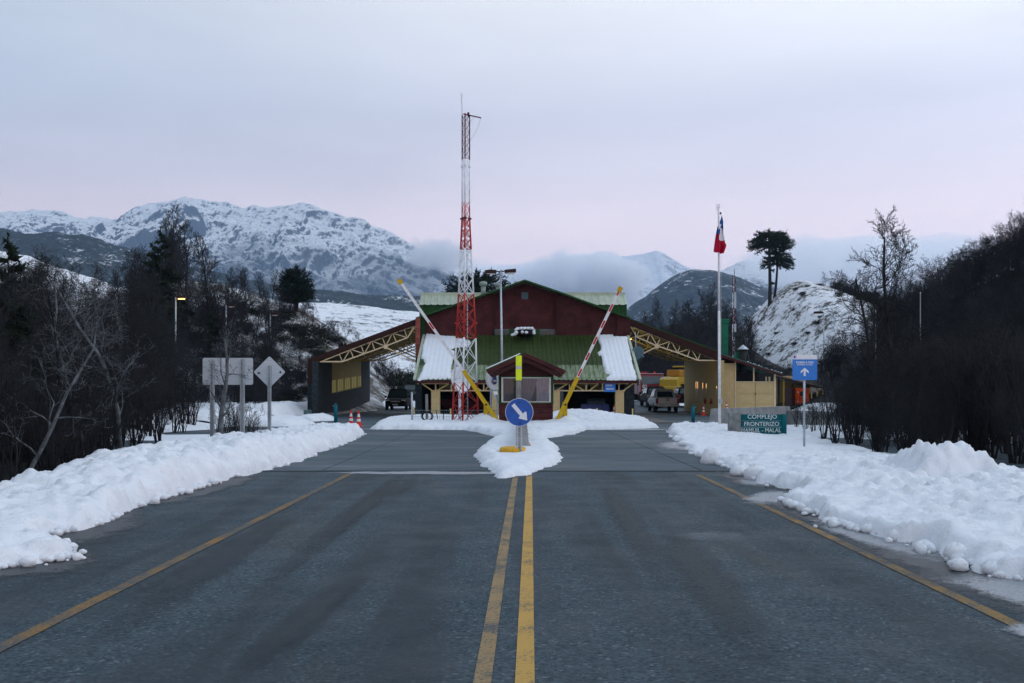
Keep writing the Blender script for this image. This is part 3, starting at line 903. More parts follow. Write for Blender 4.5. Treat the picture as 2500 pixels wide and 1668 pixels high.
# drifts left of the far canopy, behind the fence and by the shed
lw = lambda x, y: z_ground(x, y)
for nm, poly, h, lab, st in (
        ('snow_drift', [(-17, 46), (-13.9, 47), (-10.2, 46.5), (-10.0, 50), (-11.5, 55), (-14, 57), (-19, 57), (-21, 50)], 0.30, 'low snow heap left of the dark canopy wall', 0.14),
        ('snow_drift', [(-26, 62), (-13.9, 60), (-13.4, 66), (-13.9, 86), (-19, 95), (-30, 97)], 0.55, 'snow drift behind the rectangular sign back', 0.25),
        ('snow_drift', [(-12.4, 55.5), (-11, 54.6), (-10.1, 55.6), (-10.6, 60), (-11.4, 63), (-12.3, 62)], 0.34, 'small snow heap at the foot of the canopy wall', 0.10),
        ('snow_drift', [(-13.0, 91), (-9, 92), (-6, 93), (-6, 99), (-14, 99)], 0.30, 'snow at the far end of the left canopy', 0.2),
        ('snow_drift', [(10.8, 36), (14, 33), (20, 32), (21, 40), (17, 43), (10.8, 43)], 0.22, 'smooth snow between the name board and the shrubs', 0.12),
        ('snow_drift', [(16.5, 52), (24, 50), (31, 55), (34, 66), (28, 73), (19.5, 71), (18.5, 60)], 0.85, 'snow heap in front of the orange cabinet', 0.2)):
    snow_body(nm, poly, lambda x, y, h=h: h * (0.75 + 0.5 * fbm(x * 0.3, y * 0.3, 3, 61)), st, lw, lab, 'snow drift', clump=0.3, edge=0.3, slope=2.2, seed=71)

# loose lumps fallen off the banks
def lump_mb(mb, c, r, seed):
    rr = random.Random(seed)
    n, k = 9, 6
    fl = (rr.uniform(0.8, 1.25), rr.uniform(0.8, 1.25), rr.uniform(0.65, 0.95))
    rings = []
    for j in range(k + 1):
        ph = math.pi * (0.04 + 0.92 * j / k) - math.pi / 2
        ring = []
        for i in range(n):
            t = 2 * math.pi * i / n
            q = rr.uniform(0.84, 1.12)
            ring.append((c[0] + r * q * fl[0] * math.cos(ph) * math.cos(t), c[1] + r * q * fl[1] * math.cos(ph) * math.sin(t), c[2] + r * q * fl[2] * math.sin(ph)))
        rings.append(ring)
    mb.loft(rings, True)


big = [(5.05, 27.5, 0.13), (4.62, 23.1, 0.26), (4.75, 25.0, 0.16), (4.52, 19.9, 0.15), (4.70, 20.3, 0.16), (4.66, 19.0, 0.21), (5.2, 30.2, 0.16), (4.42, 9.9, 0.13), (4.28, 10.4, 0.07), (5.0, 17.3, 0.13), (5.15, 22.0, 0.2), (4.35, 12.0, 0.1)]
for i, (x, y, r) in enumerate(big):
    mb = MB(); lump_mb(mb, (x, y, r * 0.5), r, 100 + i)
    solo('snow_lump', 'loose snow lump at the foot of the broad lumpy snow bank', 'snow lump', mb, 'bank_snow', 'snow lumps fallen from the right bank', smooth=True)
mb = MB()
for i in range(420):
    side = rng.random() < 0.55
    e = right_edge if side else left_edge
    j = rng.randrange(len(e) - 1); t = rng.random()
    x = e[j][0] + (e[j + 1][0] - e[j][0]) * t; y = e[j][1] + (e[j + 1][1] - e[j][1]) * t
    off = abs(rng.gauss(0, 0.13)) - 0.09
    r = min(0.11, abs(rng.gauss(0.03, 0.022)) + 0.012)
    lump_mb(mb, (x + (-off if side else off), y, r * 0.5 + 0.01), r, 300 + i)
solo('snow_crumbs', 'small snow crumbs scattered along both bank edges', 'snow', mb, 'bank_snow', smooth=True, kind='stuff')


# ---- hills and mountains: a crest line over the land, slopes falling to both sides
HILLS = {}


def hill(name, crest, d, front, back, base, m, label, nx=260, nf=70, nb=24, amp=0.10, nscale=0.02, p=1.0, rough_crest=0.0, seed=1, kind='structure', gully=0.0):
    c = np.array(crest, float)
    px = np.linspace(c[0, 0], c[-1, 0], nx)
    py = np.interp(px, c[:, 0], c[:, 1])
    k = max(1, nx // 90)
    ker = np.ones(2 * k + 1) / (2 * k + 1)
    py = np.convolve(np.pad(py, k, mode='edge'), ker, 'valid')
    xs = (px - CX) * d / F
    top = CH - (py - HY) * d / F
    tf = np.linspace(0, 1, nf); tb = np.linspace(0, 1, nb)[1:]
    ys = np.concatenate([d - front + front * tf, d + back * tb])
    sh = np.concatenate([tf ** p, 1 - tb ** 1.2])
    X, Y = np.meshgrid(xs, ys)
    S = sh[:, None]
    H = (top - base)[None, :]
    wx = X + (fbm(X * nscale * 2, Y * nscale * 2, 4, seed + 40) - 0.5) / nscale * 0.35
    nz = ridged(wx * nscale, Y * nscale * 0.6, 7, seed) - 0.5
    env = np.clip(S * (1 - S) * 4, 0, 1) + 0.25 * S
    Z = base + H * S + amp * np.abs(H) * nz * env
    if gully:
        Z = Z - gully * np.abs(H) * ridged(wx * nscale * 2.3 + 3, Y * nscale * 0.7, 4, seed + 5) * np.clip(S * (1 - S) * 4, 0, 1)
    if gully:
        Z = Z + .30 * gully * np.abs(H) * (ridged(wx * nscale * 6 + 5, Y * nscale * 2.6, 4, seed + 15) - .5) * np.clip(S * (1.05 - S) * 4, .12, 1)
    if rough_crest:
        Z = Z + rough_crest * np.abs(H).max() * (fbm(X * nscale * 7, Y * nscale * 7, 5, seed + 9, 0.6) - 0.5) * np.clip(S, 0.15, 1)
    edge = np.minimum(sst(0, 0.03, np.linspace(0, 1, nx)), 1)[None, :]
    o = grid_object(name, X, Y, Z, m, label=label, kind=kind)
    fx, fy = xs, ys
    HILLS[label] = (xs, ys, Z)

    def zq(x, y):
        i = int(np.clip(np.searchsorted(xs, x), 1, len(xs) - 1)); j = int(np.clip(np.searchsorted(ys, y), 1, len(ys) - 1))
        u = (x - xs[i - 1]) / (xs[i] - xs[i - 1]); v = (y - ys[j - 1]) / (ys[j] - ys[j - 1])
        u = min(max(u, 0), 1); v = min(max(v, 0), 1)
        return float((Z[j - 1, i - 1] * (1 - u) + Z[j - 1, i] * u) * (1 - v) + (Z[j, i - 1] * (1 - u) + Z[j, i] * u) * v)
    return zq


hill('mountain', [(-900, 640), (-500, 560), (-200, 520), (0, 508), (60, 512), (100, 508), (150, 517), (210, 537), (290, 540), (318, 515), (345, 493), (400, 489), (455, 474), (475, 480), (520, 489), (600, 500), (650, 506), (700, 497), (745, 491), (800, 502), (830, 519), (900, 541), (960, 562), (1000, 587), (1040, 613), (1080, 642), (1130, 680), (1200, 740), (1280, 800), (1400, 880)],
     5200, 2600, 1800, -40, 'mountain_left', 'broad snowy rocky mountain massif beyond the thicket', nx=900, nf=230, nb=30, amp=0.26, nscale=0.0016, rough_crest=0.05, seed=3, p=0.90, gully=0.13)
hill('mountain', [(900, 960), (1100, 800), (1250, 715), (1320, 672), (1345, 656), (1390, 634), (1420, 628), (1480, 632), (1545, 620), (1580, 615), (1606, 610), (1622, 616), (1650, 637), (1690, 656), (1740, 664), (1800, 690), (1900, 740), (2100, 850)],
     7600, 2600, 1800, -60, 'mountain_far', 'far white peak rising out of the fog', nx=420, nf=90, nb=20, amp=0.22, nscale=0.0009, rough_crest=0.02, seed=13, p=0.95, gully=0.08)
hill('mountain', [(1500, 900), (1620, 780), (1700, 700), (1740, 668), (1765, 652), (1800, 634), (1835, 624), (1870, 632), (1905, 652), (1960, 650), (2030, 648), (2100, 668), (2170, 690), (2250, 690), (2400, 670), (2700, 640), (3000, 700)],
     4300, 1700, 1500, -30, 'mountain_right', 'rocky snow flecked range behind the two araucaria trees', nx=420, nf=110, nb=20, amp=0.38, nscale=0.0015, rough_crest=0.03, seed=23, gully=0.12)
hill('hill', [(1380, 900), (1470, 800), (1545, 742), (1575, 722), (1610, 692), (1650, 668), (1690, 657), (1740, 661), (1800, 676), (1900, 720), (2050, 790), (2200, 880)],
     1500, 700, 600, -20, 'ridge_forest', 'blue forested ridge behind the bare wood', nx=420, nf=70, amp=0.16, nscale=0.004, rough_crest=0.035, seed=33)
hill('hill', [(-700, 470), (-200, 530), (0, 553), (60, 565), (150, 568), (230, 585), (330, 612), (420, 640), (520, 662), (700, 700), (800, 713), (900, 718), (1010, 722), (1150, 735), (1300, 800)],
     1250, 600, 500, -20, 'hill_forest', 'dark forested shoulder below the snowy massif', nx=420, nf=60, amp=0.12, nscale=0.006, rough_crest=0.035, seed=43)
hill('hill', [(-800, 600), (-300, 600), (0, 610), (60, 622), (120, 645), (300, 705), (500, 748), (640, 745), (770, 737), (850, 742), (930, 750), (1020, 764), (1150, 790), (1300, 850)],
     330, 190, 200, -6, 'hill_far', 'open snowy hill dotted with shrubs', nx=300, nf=70, amp=0.10, nscale=0.018, rough_crest=0.02, seed=53)
zL = hill('hill', [(-500, 800), (-100, 770), (100, 745), (300, 705), (420, 680), (560, 695), (640, 722), (700, 742), (740, 752), (800, 795), (870, 838), (930, 890), (975, 945), (1020, 990)],
          112, 52, 60, -0.6, 'hill_patchy', 'steep mound streaked with snow and dark scrub', nx=300, nf=90, amp=0.10, nscale=0.06, rough_crest=0.025, seed=63, p=1.15)
zM = hill('hill', [(1380, 950), (1480, 850), (1560, 812), (1640, 792), (1730, 780), (1765, 805), (1815, 890), (1880, 980)],
          190, 70, 80, -0.6, 'hill_litter', 'wooded rise behind the right canopy', nx=200, nf=50, amp=0.10, nscale=0.03, rough_crest=0.02, seed=73)
zA = hill('hill', [(1690, 985), (1760, 900), (1810, 828), (1850, 775), (1880, 725), (1915, 694), (1950, 682), (1990, 690), (2060, 713), (2110, 738), (2200, 770), (2320, 790), (2500, 780), (2900, 760)],
          220, 120, 90, -0.6, 'hill_snowy', 'snowy knoll carrying two araucaria trees', nx=320, nf=110, amp=0.09, nscale=0.035, rough_crest=0.018, seed=83, p=1.05)
zR = hill('hill', [(1960, 1000), (2100, 950), (2200, 885), (2260, 835), (2330, 795), (2400, 760), (2450, 725), (2500, 680), (2600, 610), (2800, 510), (3200, 380)],
          72, 46, 90, -0.3, 'hill_litter', 'dark wooded slope to the right of the road', nx=220, nf=70, amp=0.06, nscale=0.08, rough_crest=0.02, seed=93)
# dark leaf litter under the left thicket
X, Y = np.meshgrid(np.linspace(-60, -7.0, 92), np.linspace(4, 70, 110))
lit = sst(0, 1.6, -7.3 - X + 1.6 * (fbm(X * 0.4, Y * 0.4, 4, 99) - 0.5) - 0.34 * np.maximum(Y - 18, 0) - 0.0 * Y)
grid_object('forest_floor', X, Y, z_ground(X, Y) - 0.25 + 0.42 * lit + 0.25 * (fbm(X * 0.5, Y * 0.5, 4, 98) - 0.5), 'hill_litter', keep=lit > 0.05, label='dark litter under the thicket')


# ------------------------------------------------------------------ border post building
def clapboard(x0, x1, z0, ztop, y, pitch, lap=0.055):
    """sawtooth siding facing -y; ztop(x) bounds it above; built as rows clipped against the roofline"""
    mb = MB()
    z = z0
    n = 10
    while z < max(ztop(x0), ztop(x1), ztop((x0 + x1) / 2)):
        xs = np.linspace(x0, x1, n * 3)
        ok = [x for x in xs if ztop(x) > z + 0.01]
        if len(ok) > 1:
            a, b = ok[0], ok[-1]
            zt = z + pitch
            # the row's upper edge may be cut by the slope
            top = [(x, min(zt, ztop(x))) for x in np.linspace(a, b, 9)]
            vs = [(x, y - lap, z) for x, _ in top] + [(x, y - lap * max(0.0, (zt - q) / pitch) - 0.004, q) for x, q in top] + [(x, y + 0.03, z) for x, _ in top]
            m = len(top)
            fs = [(i, i + 1, m + i + 1, m + i) for i in range(m - 1)] + [(2 * m + i, 2 * m + i + 1, i + 1, i) for i in range(m - 1)]
            mb.add(vs, fs)
        z += pitch
    return mb


def Zp(py, d): return CH - (py - HY) * d / F
def Xp(px, d): return (px - CX) * d / F


DF, DW = 59.3, 65.7            # eave line and upper wall line of the building
b = thing('border_building', 'maroon and green gabled border post building with a snowy lower roof', 'building', (0.9, 60, 0))
xl, xr = -5.75, 7.58
ez, tz = 2.33, 5.35
rise = (tz - ez) / (DW - DF)


def roof_z(x, y): return ez + (np.asarray(y) - DF) * rise


def sheet_mesh(w, y0, y1, ribs, zf):
    mb = MB(); prof = []
    pitch = w / ribs
    for r in range(ribs):
        o = r * pitch
        prof += [(o, 0), (o + pitch * 0.62, 0), (o + pitch * 0.72, 0.045), (o + pitch * 0.88, 0.045)]
    prof.append((w - 0.002, 0))
    vs = [(x, y0, zf(y0) + h) for x, h in prof] + [(x, y1, zf(y1) + h) for x, h in prof]
    n = len(prof)
    mb.add(vs, [(i, i + 1, n + i + 1, n + i) for i in range(n - 1)])
    return mb


roof = part('roof', MB().prism([(xl, 0), (xr, 0), (xr, 0.02), (xl, 0.02)], 0, 0.01), 'green_trim', b)
roof.data.clear_geometry()
mbr = MB()
mbr.add([(xl + .02, DF + .02, ez - .06), (xr - .02, DF + .02, ez - .06), (xr - .02, DW, tz - .06), (xl + .02, DW, tz - .06)], [(0, 1, 2, 3)])
roof.data = mesh('roof', mbr, 'interior', off=ORG[b.name])
ns = 16
sw = (xr - xl) / ns
DMID = 61.4
for nm, y0, y1, m in (('roof_sheet', DMID - 0.12, DW, 'roof_green'), ('roof_sheet', DF, DMID, 'roof_faded')):
    dz = 0.02 if y0 > DF else 0.0
    mb = sheet_mesh(sw, y0, y1, 3, lambda y: roof_z(0, y) + dz)
    me = mesh('roof_sheet', mb, m, recalc=False)
    for i in range(ns):
        o = bpy.data.objects.new('roof_sheet', me)
        o.location = Vector((xl + i * sw, 0, 0)) - ORG[b.name]
        link(o, roof)
part('fascia', MB().box(xl + .03, xr - .03, DF + .04, DF + .14, 2.13, 2.30), 'maroon', b)
part('barge_board', MB().beam((xl - .06, DF, ez + .03), (xl - .06, DW, tz + .03), 0.10, 0.16, (1, 0, 0)), 'roof_pale', b)
part('barge_board', MB().beam((xr + .06, DF, ez + .03), (xr + .06, DW, tz + .03), 0.10, 0.16, (1, 0, 0)), 'roof_pale', b)
# truss over the pillars (d = 60)
dT = 60.0
ty0, ty1 = Zp(936.5, dT), Zp(954, dT)


def tx(px): return Xp(px, dT)


for i, (p0, p1) in enumerate((((1019, 1), (1023, 1)), ((1030, 1), (1098, 1)), ((1096, 1), (1200, 1)), ((1350, 1), (1472, 1)), ((1472, 1), (1556, 1)))):
    part('truss_bar', MB().beam((tx(p0[0]), dT, ty0), (tx(p1[0]), dT, ty0), 0.075, 0.07), 'yellow_bar', b)
part('truss_bar', MB().beam((tx(1052), dT, ty1), (tx(1225), dT, ty1), 0.075, 0.07), 'cream_bar', b)
part('truss_bar', MB().beam((tx(1345), dT, ty1), (tx(1526), dT, ty1), 0.075, 0.07), 'cream_bar', b)
for px in (1063.5, 1102, 1181, 1351, 1390.5, 1431, 1471, 1511):
    part('truss_post', MB().beam((tx(px), dT + .002, ty0), (tx(px), dT + .002, ty1), 0.08, 0.065), 'cream_bar', b)
for a, c in ((1030, 1055), (1097, 1067), (1386, 1358), (1398, 1426), (1462, 1438), (1476, 1500), (1546, 1522), (1196, 1184), (1150, 1175)):
    part('truss_brace', MB().beam((tx(a), dT - .003, ty0), (tx(c), dT - .003, ty1), 0.075, 0.06), 'yellow_bar', b)
for px in (1064, 1207, 1356, 1512):
    x = tx(px)
    part('pillar', MB().cbox(x - 0.26, x + 0.26, 59.75, 60.25, -0.1, ty1 - 0.035, 0.02), 'cream_plaster', b)
for px in (1391, 1464, 1537, 1027, 1101):
    part('floodlight', MB().cbox(tx(px) - .09, tx(px) + .09, 59.55, 59.75, 2.08, 2.28, 0.03), 'dark', b)
# porch: back wall, side piers, floor, door and windows
DB = 70.6
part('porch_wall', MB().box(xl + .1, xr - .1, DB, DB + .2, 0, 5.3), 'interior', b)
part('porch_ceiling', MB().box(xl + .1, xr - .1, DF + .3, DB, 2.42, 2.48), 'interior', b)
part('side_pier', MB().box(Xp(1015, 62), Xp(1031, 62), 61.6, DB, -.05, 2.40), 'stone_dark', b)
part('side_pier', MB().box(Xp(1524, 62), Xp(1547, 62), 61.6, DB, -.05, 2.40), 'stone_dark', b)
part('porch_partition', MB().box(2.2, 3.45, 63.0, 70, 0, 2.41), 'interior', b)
wn_ = part('window', MB().box(2.42, 3.28, 62.93, 62.998, 0.72, 1.96), 'cabinet', b)
part('pane', MB().box(2.50, 3.20, 62.90, 62.928, 0.80, 1.88), 'glass_blue', wn_)
dr = part('door', MB().box(2.42, 3.28, 62.94, 62.998, 0.02, 0.70), M('door_olive', (0.05, 0.05, 0.025), 0.7), b)
part('wall_panel', MB().box(4.05, 5.05, 66.0, 66.1, 1.75, 2.40), 'cream', b)
part('wall_panel', MB().box(5.2, 5.95, 66.0, 66.1, 1.75, 2.40), 'cream', b)
part('wall_panel', MB().box(-4.9, -3.6, 66.8, 66.9, 1.75, 2.40), 'cream', b)
# upper wall: three bays of siding under one gable
def rl(px):      # roofline of the big gable, photo columns -> z at DW
    return Zp(float(np.interp(px, [700, 1016, 1204, 1281, 1358, 1537, 1800], [902, 780, 715, 688, 714, 779, 880])), DW)


def rlx(x): return rl(x * F / DW + CX) - 0.03


for px0, px1, py1, dy in ((1039, 1204, 819, 0.0), (1204, 1358, 803, 0.45), (1358, 1506, 819, 0.0), (1506, 1537, 823, -0.18)):
    x0, x1 = Xp(px0, DW), Xp(px1, DW)
    z0 = Zp(py1, DW)
    part('siding', clapboard(x0, x1, z0, rlx, DW + dy, 0.145), 'maroon', b, kind='stuff')
    part('wall', MB().add([(x, DW + dy + 0.04, z) for x, z in ((x0, z0 - .4), (x1, z0 - .4), (x1, rlx(x1) - .02), ((x0 + x1) / 2, rlx((x0 + x1) / 2) - .02), (x0, rlx(x0) - .02))], [(0, 1, 2, 3, 4)]), 'maroon_dark', b)
for px in (1204, 1358, 1506):
    x = Xp(px, DW)
    part('wall_return', MB().box(x - .012, x + .012, DW - .18, DW + .5, Zp(823, DW), rlx(x) - .05), 'maroon', b)
part('wall', MB().box(Xp(1026, 65.6), Xp(1039, 65.6), 65.75, 66.0, tz - 2.2, rlx(Xp(1030, DW))), 'green_wall', b)
xa, xb_ = Xp(1014.5, 65), Xp(1026, 65)
za, zb_ = Zp(873, 65), Zp(777, 65)
k = 12
for i in range(k):
    z = za + (zb_ - za) * i / k
    part('shingle', MB().plate([(xa, 65.0, z), (xb_, 65.0, z), (xb_, 65.05, z + (zb_ - za) / k + .02), (xa, 65.05, z + (zb_ - za) / k + .02)], 0.03), 'shingle_red', b)
part('wall', MB().box(xa, xb_ - .02, 65.09, 66, 2.2, zb_ - .05), 'dark', b)
# gable edge trim
gp = [1016, 1110, 1204, 1281, 1358, 1450, 1537]
for a, c in zip(gp, gp[1:]):
    part('gable_trim', MB().beam((Xp(a, DW - .3), DW - .3, rl(a) + .03), (Xp(c, DW - .3), DW - .3, rl(c) + .03), 0.10, 0.62, (0, 1, 0)), 'green_trim', b)
for a, c in ((1016, 1281), (1281, 1537)):
    x0, x1 = Xp(a, DW), Xp(c, DW)
    part('upper_roof', MB().plate([(x0, DW - .3, rl(a) + .055), (x1, DW - .3, rl(c) + .055), (x1, DW + 4.6, rl(c) + .055), (x0, DW + 4.6, rl(a) + .055)], 0.05), 'roof_pale', b)
# low windows and the snow capped ventilator in the middle bay, gable louvre
for px0, px1 in ((1207, 1243), (1318, 1356)):
    y = DW + .38
    f = part('window', MB().box(Xp(px0, y), Xp(px1, y), y, y + .09, Zp(819, y), Zp(804, y)), 'cabinet', b)
    part('pane', MB().box(Xp(px0 + 3, y), Xp(px1 - 3, y), y - .02, y - .004, Zp(817, y), Zp(807, y)), 'glass', f)
y = DW + .3
part('wall_band', MB().box(Xp(1243, y), Xp(1318, y), y, y + .1, Zp(819, y), Zp(804, y)), 'green_trim', b)
v = part('ventilator', MB().cbox(Xp(1262, 65), Xp(1303, 65), 64.4, 65.9, Zp(818, 65), Zp(806, 65), 0.05), 'dark', b)
mb = MB()
for i in range(15):
    lump_mb(mb, (Xp(1262 + i * 2.9, 64.7), 64.6 + (i % 3) * 0.2, Zp(803.5 + (3 if i in (0, 14) else 0), 65)), 0.15, 500 + i)
for i, (px, py) in enumerate(((1257, 816), (1260, 812), (1303, 810), (1304, 814), (1251, 818), (1275, 811), (1285, 812))):
    lump_mb(mb, (Xp(px, 64.4), 64.4, Zp(py, 64.4)), 0.12, 530 + i)
solo('roof_snow', 'snow heaped on the small roof ventilator', 'snow', mb, 'snow', smooth=True, kind='stuff')
y = DW + .40
lv = part('louvre', MB().box(Xp(1273, y), Xp(1289.5, y), y, y + .04, Zp(730, y), Zp(714, y)), 'cabinet', b)
for i in range(5):
    z = Zp(729 - i * 3.0, y)
    part('slat', MB().plate([(Xp(1274, y), y - .01, z), (Xp(1288.5, y), y - .01, z), (Xp(1288.5, y), y - .05, z - .05), (Xp(1274, y), y - .05, z - .05)], 0.008), 'dish_grey', lv)
# cross volume (monitor) behind the gable
dM = 70.5
for pxa, pxb, pyr, pye in ((1023.5, 1250, 718.5, 741), (1250, 1531, 721.5, 748)):
    x0, x1 = Xp(pxa, dM), Xp(pxb, dM)
    zr, ze = Zp((718.5 + 721.5) / 2, dM + 1.2), Zp((741 + 748) / 2, dM)
    nn = max(3, int((x1 - x0) / 0.9))
    w = (x1 - x0) / nn
    me = mesh('roof_sheet', sheet_mesh(w, dM, dM + 1.3, 2, lambda q: ze + (q - dM) / 1.3 * (zr - ze)), 'roof_pale', recalc=False)
    for i in range(nn):
        o = bpy.data.objects.new('roof_sheet', me); o.location = Vector((x0 + i * w, 0, 0)) - ORG[b.name]; link(o, b)
    mb = MB()
    q = 0.28; n_ = int((x1 - x0) / q)
    prof = []
    for i in range(n_):
        o = x0 + i * (x1 - x0) / n_
        prof += [(o, 0), (o + q * .6, 0), (o + q * .7, -.04), (o + q * .9, -.04)]
    prof.append((x1, 0))
    n_ = len(prof)
    mb.add([(x, dM + .15 + h, ze + .02) for x, h in prof] + [(x, dM + .15 + h, 4.0) for x, h in prof], [(i, i + 1, n_ + i + 1, n_ + i) for i in range(n_ - 1)])
    part('monitor_wall', mb, 'green_wall', b)
    part('ridge_cap', MB().beam((x0, dM + 1.3, zr + .05), (x1, dM + 1.3, zr + .05), 0.25, 0.08, (0, 1, 0)), 'roof_pale', b)
x0, x1 = Xp(1023.5, dM), Xp(1531, dM)
part('monitor_roof', MB().plate([(x0, dM + 1.3, zr), (x1, dM + 1.3, zr), (x1, dM + 4, zr - 1.2), (x0, dM + 4, zr - 1.2)], 0.05), 'roof_pale', b)
for x in (x0, x1):
    part('monitor_end', MB().add([(x, dM + .15, 4), (x, dM + 3.5, 4), (x, dM + 3.9, zr - 1.15), (x, dM + 1.3, zr), (x, dM + .15, ze)], [(0, 1, 2, 3, 4)]), 'green_wall', b)
# roof ventilators
def turbine(px, py_top, py_base, r, d, name='roof_vent'):
    x = Xp(px, d); z0, z1 = Zp(py_base, d), Zp(py_top, d)
    vt = part(name, MB().lathe([(r * .6, z0), (r * .6, z1 - r * 1.2)], (x, d, 0), 14), 'vent_grey', b, smooth=True)
    part('turbine_head', MB().lathe([(r * .62, z1 - r * 1.25), (r * .95, z1 - r * 1.05), (r * 1.02, z1 - r * .6), (r * .9, z1 - r * .2), (r * .3, z1)], (x, d, 0), 16), 'vent_grey', vt, smooth=True)


turbine(1180, 687, 722, 0.27, 68.6)
turbine(1215.5, 690, 715, 0.24, 68.8)
part('roof_vent', MB().lathe([(.13, Zp(697, 67.5)), (.13, Zp(692, 67.5)), (.17, Zp(692, 67.5)), (.17, Zp(688, 67.5))], (Xp(1261, 67.5), 67.5, 0), 12), 'vent_grey', b)
# snow on the lower roof
def roof_pt(zx, zy):
    px, py = 950 + zx / 3.336, 640 + zy / 3.336
    d = (CH - ez + DF * rise) / (rise + (py - HY) / F)
    return (Xp(px, d), d)


for nm, poly, lab in (('roof_snow', [(298, 592), (470, 612), (560, 620), (660, 655), (655, 690), (540, 700), (500, 715), (530, 740), (515, 800), (500, 870), (490, 945), (440, 952), (245, 958), (250, 930), (290, 830), (262, 780), (275, 690)], 'torn snow sheet on the green roof behind the lattice mast'),
                      ('roof_snow', [(1705, 602), (1830, 597), (1840, 612), (1940, 617), (2010, 960), (1770, 955), (1810, 920), (1760, 900), (1740, 830), (1730, 770), (1695, 745), (1715, 730), (1725, 680), (1700, 640)], 'snow sheet on the green roof above the small blue board')):
    pl = [roof_pt(*q) for q in poly]
    snow_body(nm, pl, lambda x, y: 0.10 + 0 * x, 0.05, lambda x, y: roof_z(x, y) + 0.03 + 0.025 * np.abs(np.sin(np.pi * (x - xl) / (sw / 3))), lab, 'snow', clump=0.10, edge=0.12, slope=1.2, m='snow', seed=151, stepy=0.09)

# blue board on the truss, cones, chairs, cabinet in the porch
bd = thing('notice_board', 'small blue board with white lettering hung on the porch truss', 'sign', (Xp(1489.5, 59.6), 59.6, Zp(957, 59.6)))
x0, x1, z0, z1 = Xp(1476, 59.6), Xp(1502.5, 59.6), Zp(957, 59.6), Zp(934.5, 59.6)
part('panel', MB().cbox(x0, x1, 59.58, 59.61, z0, z1, 0.012), 'sign_blue_light', bd)
text_part('lettering', 'CONTROL', 0.13, 'sign_white', bd, ((x0 + x1) / 2 - .06, 59.575, z1 - .16), width=0.40, bold=0.004)
text_part('lettering', 'OBLIGADO', 0.13, 'sign_white', bd, ((x0 + x1) / 2, 59.575, z1 - .37), width=0.46, bold=0.004)
chair0 = None
for i, px in enumerate((1427, 1444, 1461.5, 1480)):
    x, y = Xp(px, 62.4), 62.4
    c = thing('plastic_chair', 'blue plastic chair in a row in front of the porch cabinet', 'chair', (x, y, 0), 0, 'row of blue porch chairs', world=False)
    if chair0 is None:
        chair0 = c
        part('backrest', MB().loft([[(-.21, .19, .46), (.21, .19, .46), (.21, .24, .46), (-.21, .24, .46)], [(-.20, .23, .80), (.20, .23, .80), (.20, .27, .80), (-.20, .27, .80)], [(-.13, .25, .88), (.13, .25, .88), (.13, .28, .88), (-.13, .28, .88)]]), 'chair_blue', c)
        part('seat', MB().cbox(-.22, .22, -.22, .22, .42, .47, .02), 'chair_blue', c)
        for sx in (-1, 1):
            for sy in (-1, 1):
                part('leg', MB().tube((sx * .17, sy * .16, .43), (sx * .2, sy * .2, 0.0), .013, n=6), 'rim', c)
    else:
        for ch in chair0.children: clone(ch, c)
cb = thing('porch_cabinet', 'grey metal cabinet behind the blue porch chairs', 'cabinet', (Xp(1455, 63.5), 63.5, 0))
part('body', MB().box(Xp(1434, 63.5), Xp(1477, 63.5), 63.4, 64.0, 0, Zp(980, 63.5)), 'cabinet', cb)
part('top', MB().plate([(Xp(1433, 63.5), 63.35, Zp(980, 63.5)), (Xp(1478, 63.5), 63.35, Zp(980, 63.5)), (Xp(1477, 63.5), 64.0, Zp(980, 63.5) + .17), (Xp(1434, 63.5), 64.0, Zp(980, 63.5) + .17)], .03), 'dish_grey', cb)
for i in range(6):
    x = Xp(1435.5 + i * 6.9, 63.5)
    part('panel', MB().box(x, x + .165, 63.375, 63.397, .06, Zp(982, 63.5)), 'cabinet', cb)

# ---- guard booth
DBo = 47.0
bo = thing('guard_booth', 'small maroon plank guard booth with a wide window and gabled green edged roof', 'booth', (0.65, 48.4, 0))
bx0, bx1 = Xp(1218, DBo), Xp(1350, DBo)
bz = Zp(912, DBo)
part('wall', MB().box(bx0 + .03, bx1 - .03, DBo + .03, DBo + 2.8, -.02, bz), 'maroon_dark', bo)
ph = (983 - 1044) / 5.0
for i in range(5):
    za, zb_ = Zp(1044 + ph * i, DBo), Zp(1044 + ph * (i + 1), DBo)
    part('plank', MB().plate([(bx0, DBo - .03, za), (bx1, DBo - .03, za), (bx1, DBo, zb_ - .004), (bx0, DBo, zb_ - .004)], .025), 'maroon', bo)
part('corner_board', MB().box(bx0 - .02, bx0 + .06, DBo - .045, DBo + .02, Zp(983, DBo), bz), 'green_trim', bo)
part('corner_board', MB().box(bx1 - .06, bx1 + .02, DBo - .045, DBo + .02, Zp(983, DBo), bz), 'green_trim', bo)
part('window_sill', MB().box(bx0 - .03, bx1 + .03, DBo - .07, DBo + .02, Zp(985.5, DBo), Zp(983, DBo)), 'green_trim', bo)
part('head_board', MB().box(bx0, bx1, DBo - .05, DBo + .02, Zp(921, DBo), Zp(918.5, DBo)), 'green_trim', bo)
# gable planks
pk = (1283.6, 862)
gz0 = Zp(918, DBo)
i = 0
zt = Zp(868, DBo)
while gz0 + .20 * i < zt - .12:
    za = gz0 + .20 * i; zb_ = za + .20
    half = lambda z: min((bx1 - bx0) / 2, max(0.0, (zt - z) / (zt - bz + .02) * (bx1 - bx0) / 2 * 1.02))
    c = (bx0 + bx1) / 2
    part('plank', MB().plate([(c - half(za), DBo - .03, za), (c + half(za), DBo - .03, za), (c + half(zb_), DBo, zb_), (c - half(zb_), DBo, zb_)], .025), 'maroon_dark', bo)
    i += 1
